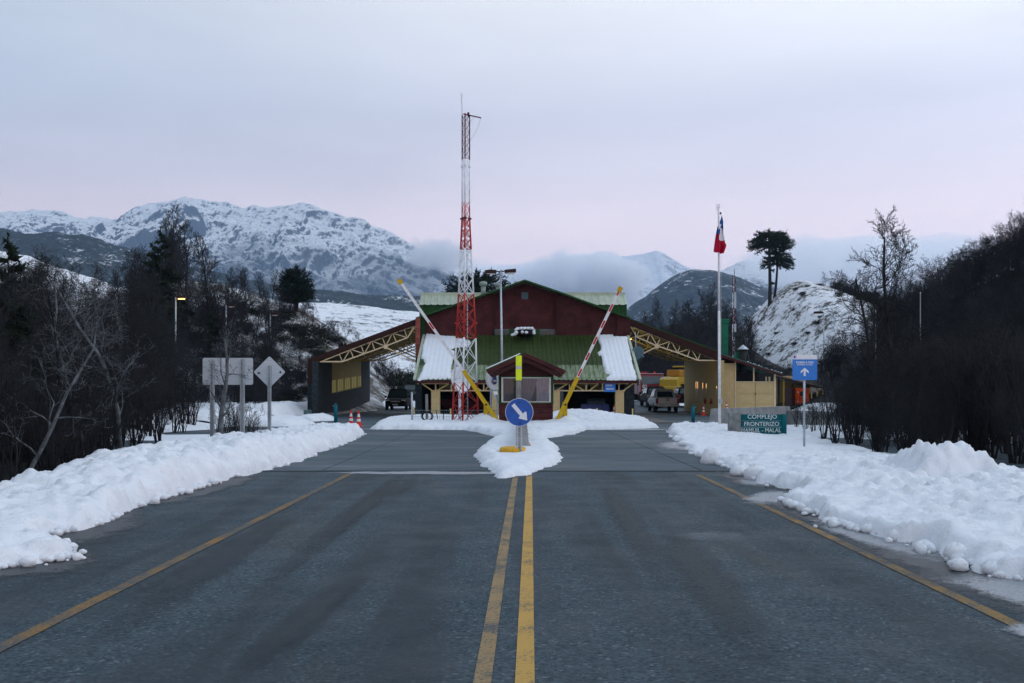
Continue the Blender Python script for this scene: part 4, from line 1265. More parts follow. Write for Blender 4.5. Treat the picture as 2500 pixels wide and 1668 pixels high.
# window: alu frame, curtain-like drapes behind glass
wx0, wx1, wz0, wz1 = Xp(1224, DBo), Xp(1345, DBo), Zp(982.5, DBo), Zp(921.5, DBo)
wdw = part('window', MB().box(wx0 + .06, wx1 - .06, DBo - .035, DBo - .032, wz0 + .05, wz1 - .05), M('booth_dim', (0.060, 0.045, 0.043), 0.8, var=0.2, vs=2), bo)
for x0, x1, z0, z1 in ((wx0, wx1, wz1 - .045, wz1), (wx0, wx1, wz0, wz0 + .045), (wx0, wx0 + .09, wz0 + .045, wz1 - .045), (wx1 - .09, wx1, wz0 + .045, wz1 - .045)):
    part('frame', MB().box(x0, x1, DBo - .075, DBo - .036, z0, z1), 'alu', wdw)


def glass_pane_mat():
    m, n, l, bs = nodes_mat('clear_pane')
    bs.inputs['Base Color'].default_value = (0.9, 0.92, 0.95, 1); bs.inputs['Roughness'].default_value = 0.03
    bs.inputs['Transmission Weight'].default_value = 0.0
    tr = N(n, 'ShaderNodeBsdfTransparent'); tr.inputs[0].default_value = (0.85, 0.87, 0.9, 1)
    gl = N(n, 'ShaderNodeBsdfGlossy'); gl.inputs['Roughness'].default_value = 0.03
    fr = N(n, 'ShaderNodeFresnel'); fr.inputs[0].default_value = 1.45
    mx = N(n, 'ShaderNodeMixShader'); l.new(fr.outputs[0], mx.inputs[0]); l.new(tr.outputs[0], mx.inputs[1]); l.new(gl.outputs[0], mx.inputs[2])
    l.new(mx.outputs[0], n['Material Output'].inputs[0])


glass_pane_mat()
part('pane', MB().box(wx0 + .09, wx1 - .09, DBo - .056, DBo - .052, wz0 + .045, wz1 - .045), 'clear_pane', wdw)
# drapes hung inside the glass
M('drape', (0.42, 0.36, 0.38), 0.85, var=0.25, vs=5, stretch=(4, 1, .7))
M('drape_dark', (0.20, 0.17, 0.19), 0.85, var=0.3, vs=5, stretch=(4, 1, .7))


def drape(px0, px1, px2, px3, m, seed):
    mb = MB(); n = 16
    a0, a1, c0, c1 = Xp(px0, DBo), Xp(px1, DBo), Xp(px2, DBo), Xp(px3, DBo)
    vs = []
    for j in range(9):
        v = j / 8
        for i in range(n):
            u = i / (n - 1)
            x = (a0 + (a1 - a0) * u) * (1 - v) + (c0 + (c1 - c0) * u) * v
            vs.append((x, DBo - .043 + .005 * math.sin(u * 19 + seed + v * 2), wz0 + .05 + (wz1 - wz0 - .1) * v))
    mb.add(vs, [(j * n + i, j * n + i + 1, (j + 1) * n + i + 1, (j + 1) * n + i) for j in range(8) for i in range(n - 1)])
    part('drape', mb, m, wdw, smooth=True)


drape(1310, 1340, 1309, 1341, 'drape', 1)
drape(1274, 1296, 1276, 1313, 'drape_dark', 3)
# roof
for s, ex in ((-1, 1187), (1, 1382)):
    e = Vector((Xp(ex, DBo - .7), DBo - .7, Zp(905, DBo - .7))); p = Vector((Xp(pk[0], DBo - .7), DBo - .7, Zp(pk[1], DBo - .7)))
    q0, q1 = e + Vector((0, 3.9, 0)), p + Vector((0, 3.9, 0))
    part('roof_panel', MB().plate([e, p, q1, q0], 0.06), 'green_trim', bo)
    dn = Vector((0, 0, -.19))
    part('barge_board', MB().plate([e + Vector((0, -.02, 0)), p + Vector((0, -.02, 0)), p + dn + Vector((0, -.02, 0)), e + dn * .9 + Vector((-s * .10, -.02, 0))], .04), 'maroon', bo)
    dn2 = Vector((0, 0, -.21))
    part('barge_board', MB().plate([e + dn2 + Vector((-s * .14, .10, 0)), p + dn2 + Vector((0, .10, 0)), p + 2.0 * dn2 + Vector((0, .10, 0)), e + dn2 * 1.6 + Vector((-s * .30, .10, 0))], .04), 'maroon_dark', bo)
    part('soffit', MB().plate([e + dn * .8 + Vector((-s * .1, .1, 0)), p + dn * .8 + Vector((0, .1, 0)), q1 + dn * .8, q0 + dn * .8 + Vector((-s * .1, 0, 0))], .02), 'maroon_dark', bo)
part('frost_strip', MB().beam((Xp(1187, DBo - .65), DBo - .65, Zp(904, DBo - .7) + .075), (Xp(1270, DBo - .65), DBo - .65, Zp(867, DBo - .7) + .075), .05, .10, (0, 1, 0)), 'snow', bo)


# ---- vehicle canopies
def canopy(side, label, loc):
    c = thing('vehicle_canopy', label, 'canopy', loc)
    d = 65.4 if side < 0 else 67.0
    Z2 = (lambda x, y: (700 + x / 4.6125, 740 + y / 4.6125)) if side < 0 else (lambda x, y: (1480 + x / 4.6125, 740 + y / 4.6125))
    Q = lambda x, y, dd=None, dz=0.0: P(*Z2(x, y), dd or d) + Vector((0, 0, dz))
    back = 23.5 if side < 0 else 14.5
    dzb = 0.82 if side < 0 else 0.45
    sh = Vector((0, back, dzb))
    if side < 0:
        hi, lo = Q(1490, 168), Q(238, 636)
        hi2, lo2 = Q(1490, 235), Q(292, 668)
        bot = [(370, 660), (625, 660), (865, 572), (1110, 485), (1360, 388), (1445, 262)]
        top = [(395, 655), (700, 532), (950, 437), (1190, 345), (1425, 262)]
        diag = [((588, 575), (622, 655)), ((632, 655), (705, 532)), ((712, 530), (748, 612)), ((730, 524), (865, 570)), ((836, 482), (868, 566)), ((876, 562), (945, 438)), ((955, 436), (988, 522)), ((972, 432), (1100, 482)), ((1075, 392), (1108, 476)), ((1118, 474), (1185, 346)), ((1195, 345), (1228, 430)), ((1205, 342), (1352, 388)), ((1322, 298), (1352, 380)), ((1362, 385), (1425, 268))]
        brace = ((1115, 500), (1448, 655))
        node = (1113, 492)
    else:
        hi, lo = Q(235, 172), Q(1275, 556)
        hi2, lo2 = Q(262, 250), Q(1262, 652)
        bot = [(345, 382), (575, 482), (808, 560), (1035, 645), (1262, 648)]
        top = [(275, 265), (495, 345), (725, 432), (950, 518), (1250, 645)]
        diag = [((285, 275), (345, 382)), ((350, 380), (495, 345)), ((375, 305), (345, 378)), ((500, 345), (575, 480)), ((492, 348), (462, 430)), ((610, 392), (578, 475)), ((590, 478), (715, 432)), ((718, 434), (690, 515)), ((738, 436), (805, 556)), ((838, 475), (808, 552)), ((815, 556), (945, 516)), ((948, 520), (918, 598)), ((965, 522), (1032, 640)), ((1065, 562), (1038, 640))]
        brace = ((575, 490), (400, 577))
        node = (573, 487)
    Wv = lambda p, dy=0.0: Vector(p) + Vector((0, dy, 0))
    part('roof_deck', MB().plate([hi, lo, lo + sh, hi + sh], 0.07), 'green_trim', c)
    part('fascia', MB().plate([Wv(hi, -.03), Wv(lo, -.03), Wv(lo2, -.03), Wv(hi2, -.03)], 0.05), M('fascia_dark', (0.035, 0.014, 0.012), 0.8, var=0.25, vs=3), c)
    # purlins and yellow ribbed lining seen from below
    und_hi, und_lo = hi2 + Vector((0, .05, .06)), lo2 + Vector((0, .05, .06))
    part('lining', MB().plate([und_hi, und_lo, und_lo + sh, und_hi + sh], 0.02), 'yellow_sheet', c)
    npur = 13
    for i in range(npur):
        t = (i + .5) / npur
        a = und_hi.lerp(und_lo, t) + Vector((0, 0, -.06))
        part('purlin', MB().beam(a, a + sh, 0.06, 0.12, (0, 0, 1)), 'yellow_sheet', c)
    ntr = 5 if side < 0 else 4
    for k in range(ntr):
        off = sh * (k / (ntr - .6)) + Vector((0, .12, 0))
        near = k == 0
        pts = [Q(*q) + off for q in bot]
        m = 'cream_bar' if near else 'yellow_bar'
        if near:
            for a, e in zip(pts, pts[1:]): part('truss_chord', MB().beam(a, e, .085, .08), m, c)
            tp = [Q(*q) + off for q in top]
            for a, e in zip(tp, tp[1:]): part('truss_chord', MB().beam(a, e, .07, .07), m, c)
            for a, e in diag: part('truss_web', MB().beam(Q(*a) + off + Vector((0, .004, 0)), Q(*e) + off + Vector((0, .004, 0)), .055, .05), m, c)
            part('truss_brace', MB().beam(Q(*brace[0]) + off, Q(*brace[1]) + off, .085, .075), m, c)
            part('gusset', MB().tube(Q(*node) + off + Vector((0, -.06, 0)), Q(*node) + off + Vector((0, .05, 0)), .17, n=6), m, c)
        else:
            mb = MB()
            for a, e in zip(pts, pts[1:]): mb.beam(a, e, .085, .08)
            for a, e in diag: mb.beam(Q(*a) + off, Q(*e) + off, .055, .05)
            mb.beam(Q(*brace[0]) + off, Q(*brace[1]) + off, .085, .075)
            part('roof_truss', mb, m, c)
    return c, Q, d, sh


cl, QL, dL, shL = canopy(-1, 'left vehicle canopy with a dark stone wall and yellow truss', (-10, 65.4, 0))
# eave skirt, stone wall with its cream window panel
e0, e1 = QL(238, 636), QL(238, 880)
part('eave_skirt', MB().plate([e0, e1, QL(282, 925), QL(292, 668)], .05), 'fascia_dark', cl)
part('eave_skirt', MB().plate([e0, e1, e1 + shL, e0 + shL], .04), 'green_trim', cl)
a, b2 = QL(360, 668), QL(360, 1285)
xin = a.x
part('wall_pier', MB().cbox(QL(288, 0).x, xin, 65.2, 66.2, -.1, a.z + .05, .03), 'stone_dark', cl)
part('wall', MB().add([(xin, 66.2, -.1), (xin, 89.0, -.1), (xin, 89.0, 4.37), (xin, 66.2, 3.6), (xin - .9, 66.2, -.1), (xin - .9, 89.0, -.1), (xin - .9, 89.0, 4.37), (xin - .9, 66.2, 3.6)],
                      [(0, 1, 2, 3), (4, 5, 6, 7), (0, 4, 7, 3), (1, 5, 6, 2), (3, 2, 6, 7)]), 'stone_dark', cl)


def on_wall(px):     # depth where a photo column meets the wall plane
    return xin * F / (px - CX)


d0, d1 = on_wall(809.5), on_wall(881)
pan = part('window_panel', MB().add([(xin + .02, d0, Zp(961, d0)), (xin + .02, d1, Zp(945, d1)), (xin + .02, d1, Zp(883, d1)), (xin + .02, d0, Zp(885.5, d0))], [(0, 1, 2, 3)]), M('cream_shaded', (0.30, 0.24, 0.10), 0.8, var=0.12, vs=2), cl)  # cream darkened in its colour to stand for shade under the canopy roof
for g in ((505, 522), (527, 545), (568, 584), (590, 606), (613, 628), (651, 665), (671, 685), (691, 705), (728, 741), (746, 758), (764, 777), (800, 811), (818, 830)):
    pa, pb = 700 + g[0] / 4.6125, 700 + g[1] / 4.6125
    da, db = on_wall(pa), on_wall(pb)
    yt = 740 + (872 - (g[0] - 505) * .165) / 4.6125
    yb = 740 + (1010 - (g[0] - 505) * .235) / 4.6125
    part('lit_slot', MB().plate([(xin + .03, da, Zp(yb, da)), (xin + .03, db, Zp(yb - .4, db)), (xin + .03, db, Zp(yt - .4, db)), (xin + .03, da, Zp(yt, da))], .02), M('slot_pane', (0.55, 0.48, 0.12), 0.4, emit=(0.8, 0.66, 0.14), estr=0.05), pan)
part('kerb', MB().box(xin, xin + .45, 66.4, 90, -.05, .16), 'concrete', cl)
solo('utility_box', 'dark square utility box at the end of the canopy wall', 'box', MB().cbox(Xp(743.5, 63), Xp(759.5, 63), 62.7, 63.3, 0, Zp(1001, 63), .03), 'cabinet')

crn, QR, dR, shR = canopy(1, 'right vehicle canopy with a cream wall and lit yellow truss', (11, 67, 0))
xw = Xp(1752, 68)
part('wall', MB().add([(xw, 67.3, -.1), (xw, 81.2, -.1), (xw, 81.2, 4.20), (xw, 67.3, 3.75), (xw + .3, 67.3, -.1), (xw + .3, 81.2, -.1), (xw + .3, 81.2, 4.2), (xw + .3, 67.3, 3.75)],
                      [(0, 1, 2, 3), (4, 5, 6, 7), (0, 4, 7, 3), (1, 5, 6, 2), (3, 2, 6, 7)]), 'cream_plaster', crn)
for px, pyt, pyb in ((1700.5, 931, 984), (1704.5, 931, 984), (1717, 934, 978), (1725.5, 936, 972), (1751, 942, 962)):
    dd = xw * F / (px - CX)
    wv = part('window_strip', MB().box(xw - .03, xw - .005, dd - .10, dd + .10, Zp(pyb, dd), Zp(pyt, dd)), 'rim', crn)
    part('glint_pane', MB().box(xw - .05, xw - .032, dd - .07, dd + .07, Zp(pyt + (pyb - pyt) * .33, dd), Zp(pyt + 1, dd)), 'sunset_glint', wv)  # upper part of each strip: sunset reflection drawn as a glowing pane
for px in (1725, 1739.5):
    dd = xw * F / (px - CX)
    fe = thing('fire_extinguisher', 'red fire extinguisher hung on the cream canopy wall', 'extinguisher', (xw - .12, dd, Zp(985, dd)), 0, 'extinguishers on the canopy wall')
    part('cylinder', MB().lathe([(.05, Zp(986, dd)), (.08, Zp(985, dd)), (.08, Zp(976, dd)), (.03, Zp(973.5, dd))], (xw - .12, dd, 0), 12), 'tail_red', fe, smooth=True)
    part('valve', MB().box(xw - .16, xw - .09, dd - .03, dd + .03, Zp(973.5, dd), Zp(971.5, dd)), 'dark', fe)
# lit tubes under both canopies, close to the building
for i, (x, y, z, e) in enumerate(((-6.6, 73, 5.2, 45), (8.2, 69.3, 5.25, 55))):
    f = thing('tube_light', ('lit tube light under the left canopy', 'lit tube light under the right canopy')[i], 'lamp', (x, y, z))
    part('housing', MB().box(x - .08, x + .08, y - .6, y + .6, z + .02, z + .08), 'white_paint', f)
    part('tube', MB().tube((x, y - .55, z - .01), (x, y + .55, z - .01), .025, n=8), 'tube_lamp', f)
    ld = bpy.data.lights.new('tube_glow', 'POINT'); ld.energy = e; ld.color = (1.0, 0.82, 0.22); ld.shadow_soft_size = 0.25
    lo_ = bpy.data.objects.new('tube_glow', ld); lo_.location = (0, 0, -.12); link(lo_, f)

# ---- workshop annex, shed and house on the right
an = thing('workshop_annex', 'cream workshop with a metal double gate and sloping maroon edged roof', 'building', (16.5, 69, 0))
dA = 69.0
q = lambda px, py, dd=dA: P(px, py, dd)
part('front_wall', MB().box(Xp(1752, dA), Xp(1795, dA), dA, dA + .2, -.1, Zp(887, dA)), 'cream', an)
part('corner_post', MB().box(Xp(1793.5, dA), Xp(1796.5, dA), dA - .06, dA + .04, -.1, Zp(876, dA)), 'cream_bar', an)
part('corner_post', MB().box(Xp(1889, dA), Xp(1894, dA), dA - .06, dA + .04, -.1, Zp(914, dA)), 'cream_bar', an)
part('mesh_post', MB().box(Xp(1838.5, dA), Xp(1841.5, dA), dA - .04, dA + .02, Zp(933, dA), Zp(897, dA)), 'cream_bar', an)
part('transom', MB().box(Xp(1796.5, dA), Xp(1889, dA), dA - .05, dA + .03, Zp(934, dA), Zp(931.5, dA)), 'cream_bar', an)
part('clerestory', MB().box(Xp(1764, dA), Xp(1795, dA), dA + .1, dA + .15, Zp(887, dA), Zp(873, dA)), 'dark', an)
part('inner_wall', MB().box(Xp(1760, 75), Xp(1889, 75), 75, 75.2, 0, 3.6), 'interior', an)
for px in (1870.5, 1878.5):
    part('far_window', MB().box(Xp(px - 1.8, 74.9), Xp(px + 1.8, 74.9), 74.88, 74.98, Zp(931, 74.9), Zp(920, 74.9)), 'cream_bar', an)
mb = MB()
for i in range(25):
    px = 1798 + i * 3.8
    mb.beam((Xp(px, dA), dA - .01, Zp(932, dA)), (Xp(px, dA), dA - .01, Zp(float(np.interp(px, [1795, 1893], [877, 914])), dA)), .008)
for i in range(11):
    z = Zp(930 - i * 4.6, dA)
    px1 = float(np.interp(930 - i * 4.6, [877, 914, 935], [1795, 1889, 1889]))
    if px1 > 1800: mb.beam((Xp(1797, dA), dA - .012, z), (Xp(px1, dA), dA - .012, z), .008)
part('wire_mesh', mb, 'dark', an)
for px0, px1 in ((1797, 1843.3), (1844.3, 1889)):
    g = part('gate_leaf', MB().box(Xp(px0, dA), Xp(px1, dA), dA - .03, dA, .25, Zp(934.5, dA)), 'cream', an)
    zs = [.25, Zp(986.5, dA), Zp(961.5, dA), Zp(934.5, dA)]
    for z in zs[1:3]: part('rail', MB().box(Xp(px0, dA), Xp(px1, dA), dA - .055, dA - .032, z - .025, z + .025), 'cream', g)
    for za, zb_ in zip(zs, zs[1:]):
        x0, x1 = Xp(px0, dA) + .03, Xp(px1, dA) - .03
        cx_, cz_ = (x0 + x1) / 2, (za + zb_) / 2
        mb = MB(); mb.add([(x0, dA - .033, za + .03), (x1, dA - .033, za + .03), (x1, dA - .033, zb_ - .03), (x0, dA - .033, zb_ - .03), (cx_, dA - .075, cz_)], [(0, 1, 4), (1, 2, 4), (2, 3, 4), (3, 0, 4)])
        part('pressed_panel', mb, 'cream', g)
part('bolt', MB().tube((Xp(1844, dA), dA - .09, Zp(962, dA)), (Xp(1844, dA), dA - .05, Zp(962, dA)), .05, n=8), 'dark', an)
r0, r1 = q(1757, 864, dA - .6), q(1911, 914, dA - .6)
part('roof_deck', MB().plate([r0, r1, r1 + Vector((0, 7, .2)), r0 + Vector((0, 7, .2))], .06), 'roof_teal', an)
part('fascia', MB().plate([r0 + Vector((0, -.02, -.01)), r1 + Vector((0, -.02, -.01)), r1 + Vector((0, -.02, -.16)), r0 + Vector((0, -.02, -.2))], .04), 'maroon', an)
mb = MB()
for i in range(26):
    t = .45 + .55 * (i / 25)
    pt_ = r0.lerp(r1, t) + Vector((0, rng.uniform(0, .6), .07)); lump_mb(mb, pt_, rng.uniform(.02, .07), 700 + i)
solo('roof_snow', 'frost crumbs on the sloping workshop roof', 'snow', mb, 'snow', smooth=True, kind='stuff')
# chimneys
ch1 = thing('chimney', 'tall green sheet metal chimney with a wider cap', 'chimney', (Xp(1769.5, 72), 72, 3.8))
part('shaft', MB().cbox(Xp(1761.5, 72), Xp(1776.5, 72), 71.8, 72.25, 3.5, Zp(788, 72), .03), 'chimney_green', ch1)
part('cap', MB().cbox(Xp(1759.5, 72), Xp(1778.5, 72), 71.74, 72.3, Zp(790, 72), Zp(779, 72), .04), 'chimney_green', ch1)
for py in (812, 838): part('band', MB().box(Xp(1761, 72), Xp(1777, 72), 71.78, 72.27, Zp(py, 72) - .02, Zp(py, 72) + .02), 'chimney_green', ch1)
ch2 = thing('chimney', 'dark square flue with a flat cap beside the thin mast', 'chimney', (Xp(1803, 74), 74, 3.5))
part('shaft', MB().box(Xp(1795, 74), Xp(1810.5, 74), 73.8, 74.2, 3.3, Zp(823, 74)), 'flue_dark', ch2)
part('cap', MB().box(Xp(1791, 74), Xp(1814.5, 74), 73.65, 74.35, Zp(822.5, 74), Zp(811, 74)), 'flue_dark', ch2)
ch3 = thing('chimney', 'round dark flue with a pale cone cap', 'chimney', (Xp(1814, 71), 71, 3.3))
part('shaft', MB().lathe([(.24, 3.0), (.24, Zp(853, 71))], (Xp(1814, 71), 71, 0), 16), 'flue_dark', ch3, smooth=True)
part('cone_cap', MB().lathe([(.40, Zp(853, 71) - .02), (.40, Zp(853, 71)), (.03, Zp(842, 71))], (Xp(1814, 71), 71, 0), 18), 'galv', ch3)
part('flashing', MB().prism([(Xp(1788, 71.5), 3.2), (Xp(1808, 71.5), 3.2), (Xp(1806, 71.5), Zp(861, 71.5)), (Xp(1795, 71.5), Zp(860, 71.5))], 71.2, 71.8), 'chimney_green', ch2)

sh_ = thing('open_shed', 'low open shed with yellow posts and a thin brown roof', 'shed', (20, 78, 0))
dS = 77.0
zS = float(z_ground(20, 78))
s0, s1 = P(1890, 917, dS), P(2022, 949, dS)
part('roof_deck', MB().plate([s0, s1, s1 + Vector((0, 5, .1)), s0 + Vector((0, 5, .1))], .09), 'roof_brown', sh_)
part('roof_edge', MB().plate([s0 + Vector((0, -.02, .0)), s1 + Vector((0, -.02, .0)), s1 + Vector((0, -.02, -.1)), s0 + Vector((0, -.02, -.14))], .03), 'interior', sh_)
part('back_wall', MB().box(Xp(1893, 81.8), Xp(1962, 81.8), 81.8, 82, 0, 2.9), 'cream', sh_)
part('back_wall', MB().box(Xp(1962, 81.8), Xp(2016, 81.8), 81.8, 82, 0, 2.0), 'concrete_pink', sh_)
part('white_board', MB().box(Xp(1990, 81), Xp(2007, 81), 80.95, 81.0, Zp(975, 81), Zp(966.5, 81)), 'plate_white', sh_)
part('white_board', MB().box(Xp(1991, 80.9), Xp(2006, 80.9), 80.9, 80.93, Zp(973.5, 81), Zp(968, 81)), 'sign_blue_light', sh_)
for px, m in ((1903.5, 'dark'), (1915.5, 'loader_yellow'), (1983.5, 'yellow_bar'), (1997.5, 'yellow_bar'), (2011, 'loader_yellow')):
    zt = Zp(float(np.interp(px, [1890, 2022], [921, 953])), dS)
    part('post', MB().box(Xp(px, dS) - .05, Xp(px, dS) + .05, dS + .2, dS + .3, 0, zt), m, sh_)
gc = thing('generator_cabinet', 'orange metal cabinet with a dark side under the open shed', 'cabinet', (Xp(1950, 76), 76.6, 0))
x0, x1 = Xp(1943, 76), Xp(1976, 76)
part('body', MB().cbox(x0, x1, 76, 78, 0, Zp(948, 76), .03), 'container_orange', gc)
part('side_panel', MB().box(Xp(1925.5, 77), x0 - .01, 76.15, 78, 0, Zp(947.5, 76.5)), 'container_red', gc)
dr = part('door', MB().box(Xp(1945, 76), Xp(1974, 76), 75.96, 75.995, .3, Zp(950, 76)), 'container_orange', gc)
part('window', MB().box(Xp(1952.5, 76), Xp(1963, 76), 75.94, 75.957, Zp(967, 76), Zp(956.5, 76)), 'glass', dr)
for py in (958, 981): part('hinge', MB().box(Xp(1946, 76), Xp(1949, 76), 75.92, 75.957, Zp(py + 1.5, 76), Zp(py - 1.5, 76)), 'galv', dr)
part('handle', MB().box(Xp(1967, 76), Xp(1970, 76), 75.92, 75.957, Zp(973, 76), Zp(969, 76)), 'galv', dr)
part('exhaust', MB().path([(Xp(1934, 77), 77, Zp(947, 77)), (Xp(1934, 77), 77, Zp(942, 77)), (Xp(1937, 77), 77, Zp(939, 77))], .05), 'dark', gc)
ho = thing('cottage', 'small cottage with a grey green roof half hidden by bare trees', 'house', (Xp(2090, 88), 89, 0))
hx0, hx1 = Xp(2063, 88), Xp(2125, 88)
part('wall', MB().box(hx0, hx1, 88, 92, 0, Zp(953, 88)), 'maroon', ho)
part('roof_panel', MB().plate([(hx0 - .4, 87.6, Zp(954, 88)), (hx1 + .4, 87.6, Zp(954, 88)), (hx1 - .6, 90, Zp(922, 88)), (hx0 + .9, 90, Zp(922, 88))], .08), 'roof_teal', ho)
part('roof_panel', MB().plate([(hx0 - .4, 92.4, Zp(954, 88)), (hx1 + .4, 92.4, Zp(954, 88)), (hx1 - .6, 90, Zp(922, 88)), (hx0 + .9, 90, Zp(922, 88))], .08), 'roof_teal', ho)
part('gable_end', MB().add([(hx0, 88, Zp(953, 88)), (hx0, 92, Zp(953, 88)), (hx0 + .8, 90, Zp(923, 88))], [(0, 1, 2)]), 'maroon', ho)
wv = part('window', MB().box(hx0 + .8, hx0 + 1.6, 87.96, 87.99, 1.0, 1.8), 'white_paint', ho)
part('pane', MB().box(hx0 + .86, hx0 + 1.54, 87.93, 87.955, 1.06, 1.74), 'glass', wv)
# paved walk right of the porch
walk = grid_object('paved_walk', *np.meshgrid(np.linspace(6.75, 8.55, 4), np.linspace(51.5, 72, 12)), np.full((12, 4), 0.016), 'joint', label='brown tile walk beside the porch')
me = None
for i in range(41):
    for j in range(4):
        x0, y0 = 6.77 + j * .445, 51.55 + i * .5
        mb = MB(); mb.box(0, .43, 0, .485, 0, .03)
        if me is None: me = mesh('tile', mb, 'paver')
        o = bpy.data.objects.new('tile', me); o.location = (x0, y0, .02 + .006 * rng.random()); link(o, walk)


# ------------------------------------------------------------------ lattice mast
dT_ = 49.0
tw = thing('lattice_mast', 'tall red and white lattice radio mast beside the booth', 'mast', (Xp(1133, dT_), dT_, 0))
# centre column and leg spread (photo px) by photo row
rows = [1038, 934, 825, 717, 608, 533, 279]
ctr = [1135, 1136, 1137, 1137.5, 1137, 1137.0, 1137.2]
hw = [32.5, 28, 23.8, 18.2, 12.8, 9.2, 9.2]
COLS = [(1045, 934, 'tower_red'), (934, 825, 'tower_white'), (825, 717, 'tower_red'), (717, 608, 'tower_white'), (608, 500, 'tower_red'), (500, 390, 'tower_white'), (390, 270, 'tower_maroon')]


def leg_pt(k, py):
    c = np.interp(-py, [-r for r in rows], ctr); h = np.interp(-py, [-r for r in rows], hw)
    x = (c - CX) * dT_ / F; s = h * dT_ / F
    z = CH - (py - HY) * dT_ / F
    off = ((-s, .55 * s), (-.13 * s, -1.1 * s), (s, .55 * s))[k]
    return Vector((x + off[0], dT_ + off[1], z))


def row_mat(py):
    for a, c, m in COLS:
        if c <= py <= a: return m
    return 'tower_red'


for a, c, m in COLS:
    lo, hi = min(a, 1038), max(c, 279)
    for k in range(3):
        cuts = [lo] + [r for r in rows if hi < r < lo] + [hi]
        mb = MB()
        for p, q in zip(cuts, cuts[1:]): mb.tube(leg_pt(k, p), leg_pt(k, q), .042 if p > 540 else .028, n=8)
        part('leg', mb, m, tw, smooth=True)
bays = [1036, 985, 934, 880, 825, 788, 752, 717, 680, 644, 608, 582, 557, 533] + list(np.linspace(512, 281, 12))
for j in range(len(bays) - 1):
    p, q = bays[j], bays[j + 1]
    m = row_mat((p + q) / 2)
    r = .020 if p > 540 else .010
    for f0, f1 in ((0, 1), (1, 2), (2, 0)):
        part('brace', MB().tube(leg_pt(f0, p), leg_pt(f1, q), r, n=5), m, tw)
        if p > 540 or True: part('brace', MB().tube(leg_pt(f1, p), leg_pt(f0, q), r, n=5), m, tw)
        if p < 540 or p in (934, 825, 717, 608): part('strut', MB().tube(leg_pt(f0, p), leg_pt(f1, p), r * .9, n=5), m, tw)
for py, r, m in ((788, .13, 'tower_red'), (533.5, .10, 'tower_maroon'), (406, .07, 'tower_white')):
    for k in range(3):
        c = leg_pt(k, py)
        part('flange', MB().lathe([(r, c.z - .035), (r, c.z + .035)], (c.x, c.y, 0), 10), m, tw)
for k in range(3):
    c = leg_pt(k, 1038)
    part('foot_plate', MB().lathe([(.16, c.z - .05), (.16, c.z), (.06, c.z + .06)], (c.x, c.y, 0), 8), 'tower_red', tw)
t0 = leg_pt(0, 279)
part('whip_antenna', MB().tube(t0, P(1127, 238, dT_), .014, n=6).tube(P(1127, 238, dT_), P(1127, 225, dT_), .008, n=5).tube(P(1127, 238, dT_), P(1123, 230, dT_), .006, n=5).tube(P(1127, 238, dT_), P(1131, 230, dT_), .006, n=5), 'vent_grey', tw)
part('boom', MB().beam(P(1131, 278.5, dT_), P(1175, 288, dT_), .05, .04), 'tower_maroon', tw)
part('boom_clamp', MB().box(P(1141, 0, dT_).x, P(1146, 0, dT_).x, dT_ - .2, dT_ + .2, Zp(283, dT_), Zp(277, dT_)), 'tower_maroon', tw)
part('cable', MB().path([P(1174, 288, dT_), P(1169, 305, dT_), P(1160, 325, dT_), P(1147, 345, dT_)], .007, 4), 'vent_grey', tw)
part('cable', MB().path([P(1157, 285, dT_), P(1153, 292, dT_), P(1147, 300, dT_)], .006, 4), 'vent_grey', tw)
part('climbing_rail', MB().tube(P(1142, 1038, dT_ + .1), P(1140, 540, dT_ + .1), .022, n=6), 'galv', tw)
for py in range(560, 1030, 9):
    part('rung', MB().tube(P(1137.5, py, dT_ + .1), P(1145, py, dT_ + .1), .007, n=4), 'galv', tw)


# ---- satellite dishes
def dish(name, label, c, rad, nrm, m, depth=.16, group=None):
    t = thing(name, label, 'dish', (c[0], c[1], 0))
    nrm = Vector(nrm).normalized()
    u = nrm.cross(Vector((0, 0, 1))).normalized(); v = u.cross(nrm)
    mb = MB(); rings = []
    for k in range(7):
        r = rad * k / 6 if k else .01
        dd = depth * (r / rad) ** 2
        rings.append([Vector(c) + u * (r * math.cos(a)) + v * (r * math.sin(a)) + nrm * dd for a in (2 * math.pi * i / 28 for i in range(28))])
    back = [[p - nrm * .03 for p in r] for r in rings[::-1]]
    mb.loft(rings + back, False)
    part('reflector', mb, m, t, smooth=True)
    return t, nrm, u, v


cA = P(1119, 930, 52.5)
t, nr, u, v = dish('satellite_dish', 'large white satellite dish seen through the lattice mast', cA, .72, (.86, -.75, .28), 'dish_white', .2)
tip = Vector(cA) + nr * .75
for s in (0, 2.1, 4.2):
    part('feed_arm', MB().tube(Vector(cA) + (u * math.cos(s) + v * math.sin(s)) * .7 + nr * .2, tip, .012, n=5), 'galv', t)
part('feed_horn', MB().tube(tip, tip - nr * .16, .06, n=8), 'plate_white', t)
part('mast', MB().tube((cA.x + .05, 52.8, 0), (cA.x + .05, 52.8, cA.z), .06, n=10), 'white_paint', t)
cB = P(1206, 928, 51)
t, nr, u, v = dish('satellite_dish', 'white satellite dish with a dark round logo half behind the booth', cB, .60, (.72, -.92, .12), 'dish_white', .12)
part('mast', MB().tube((Xp(1199, 51.2), 51.2, 0), (Xp(1199, 51.2), 51.2, Zp(937, 51)), .06, n=10), 'galv', t)
for r, dz, m in ((.165, .0, 'logo_red'), (.15, .0, 'logo_navy')):
    cc = Vector(cB) + nr * (.035 + (.006 if m == 'logo_navy' else 0)) + v * (-.06 if m == 'logo_red' else -.05)
    mb = MB(); mb.loft([[cc + (u * math.cos(a) + v * math.sin(a)) * r + nr * o for a in (2 * math.pi * i / 20 for i in range(20))] for o in (0, .008)])
    part('logo_disc', mb, m, t)
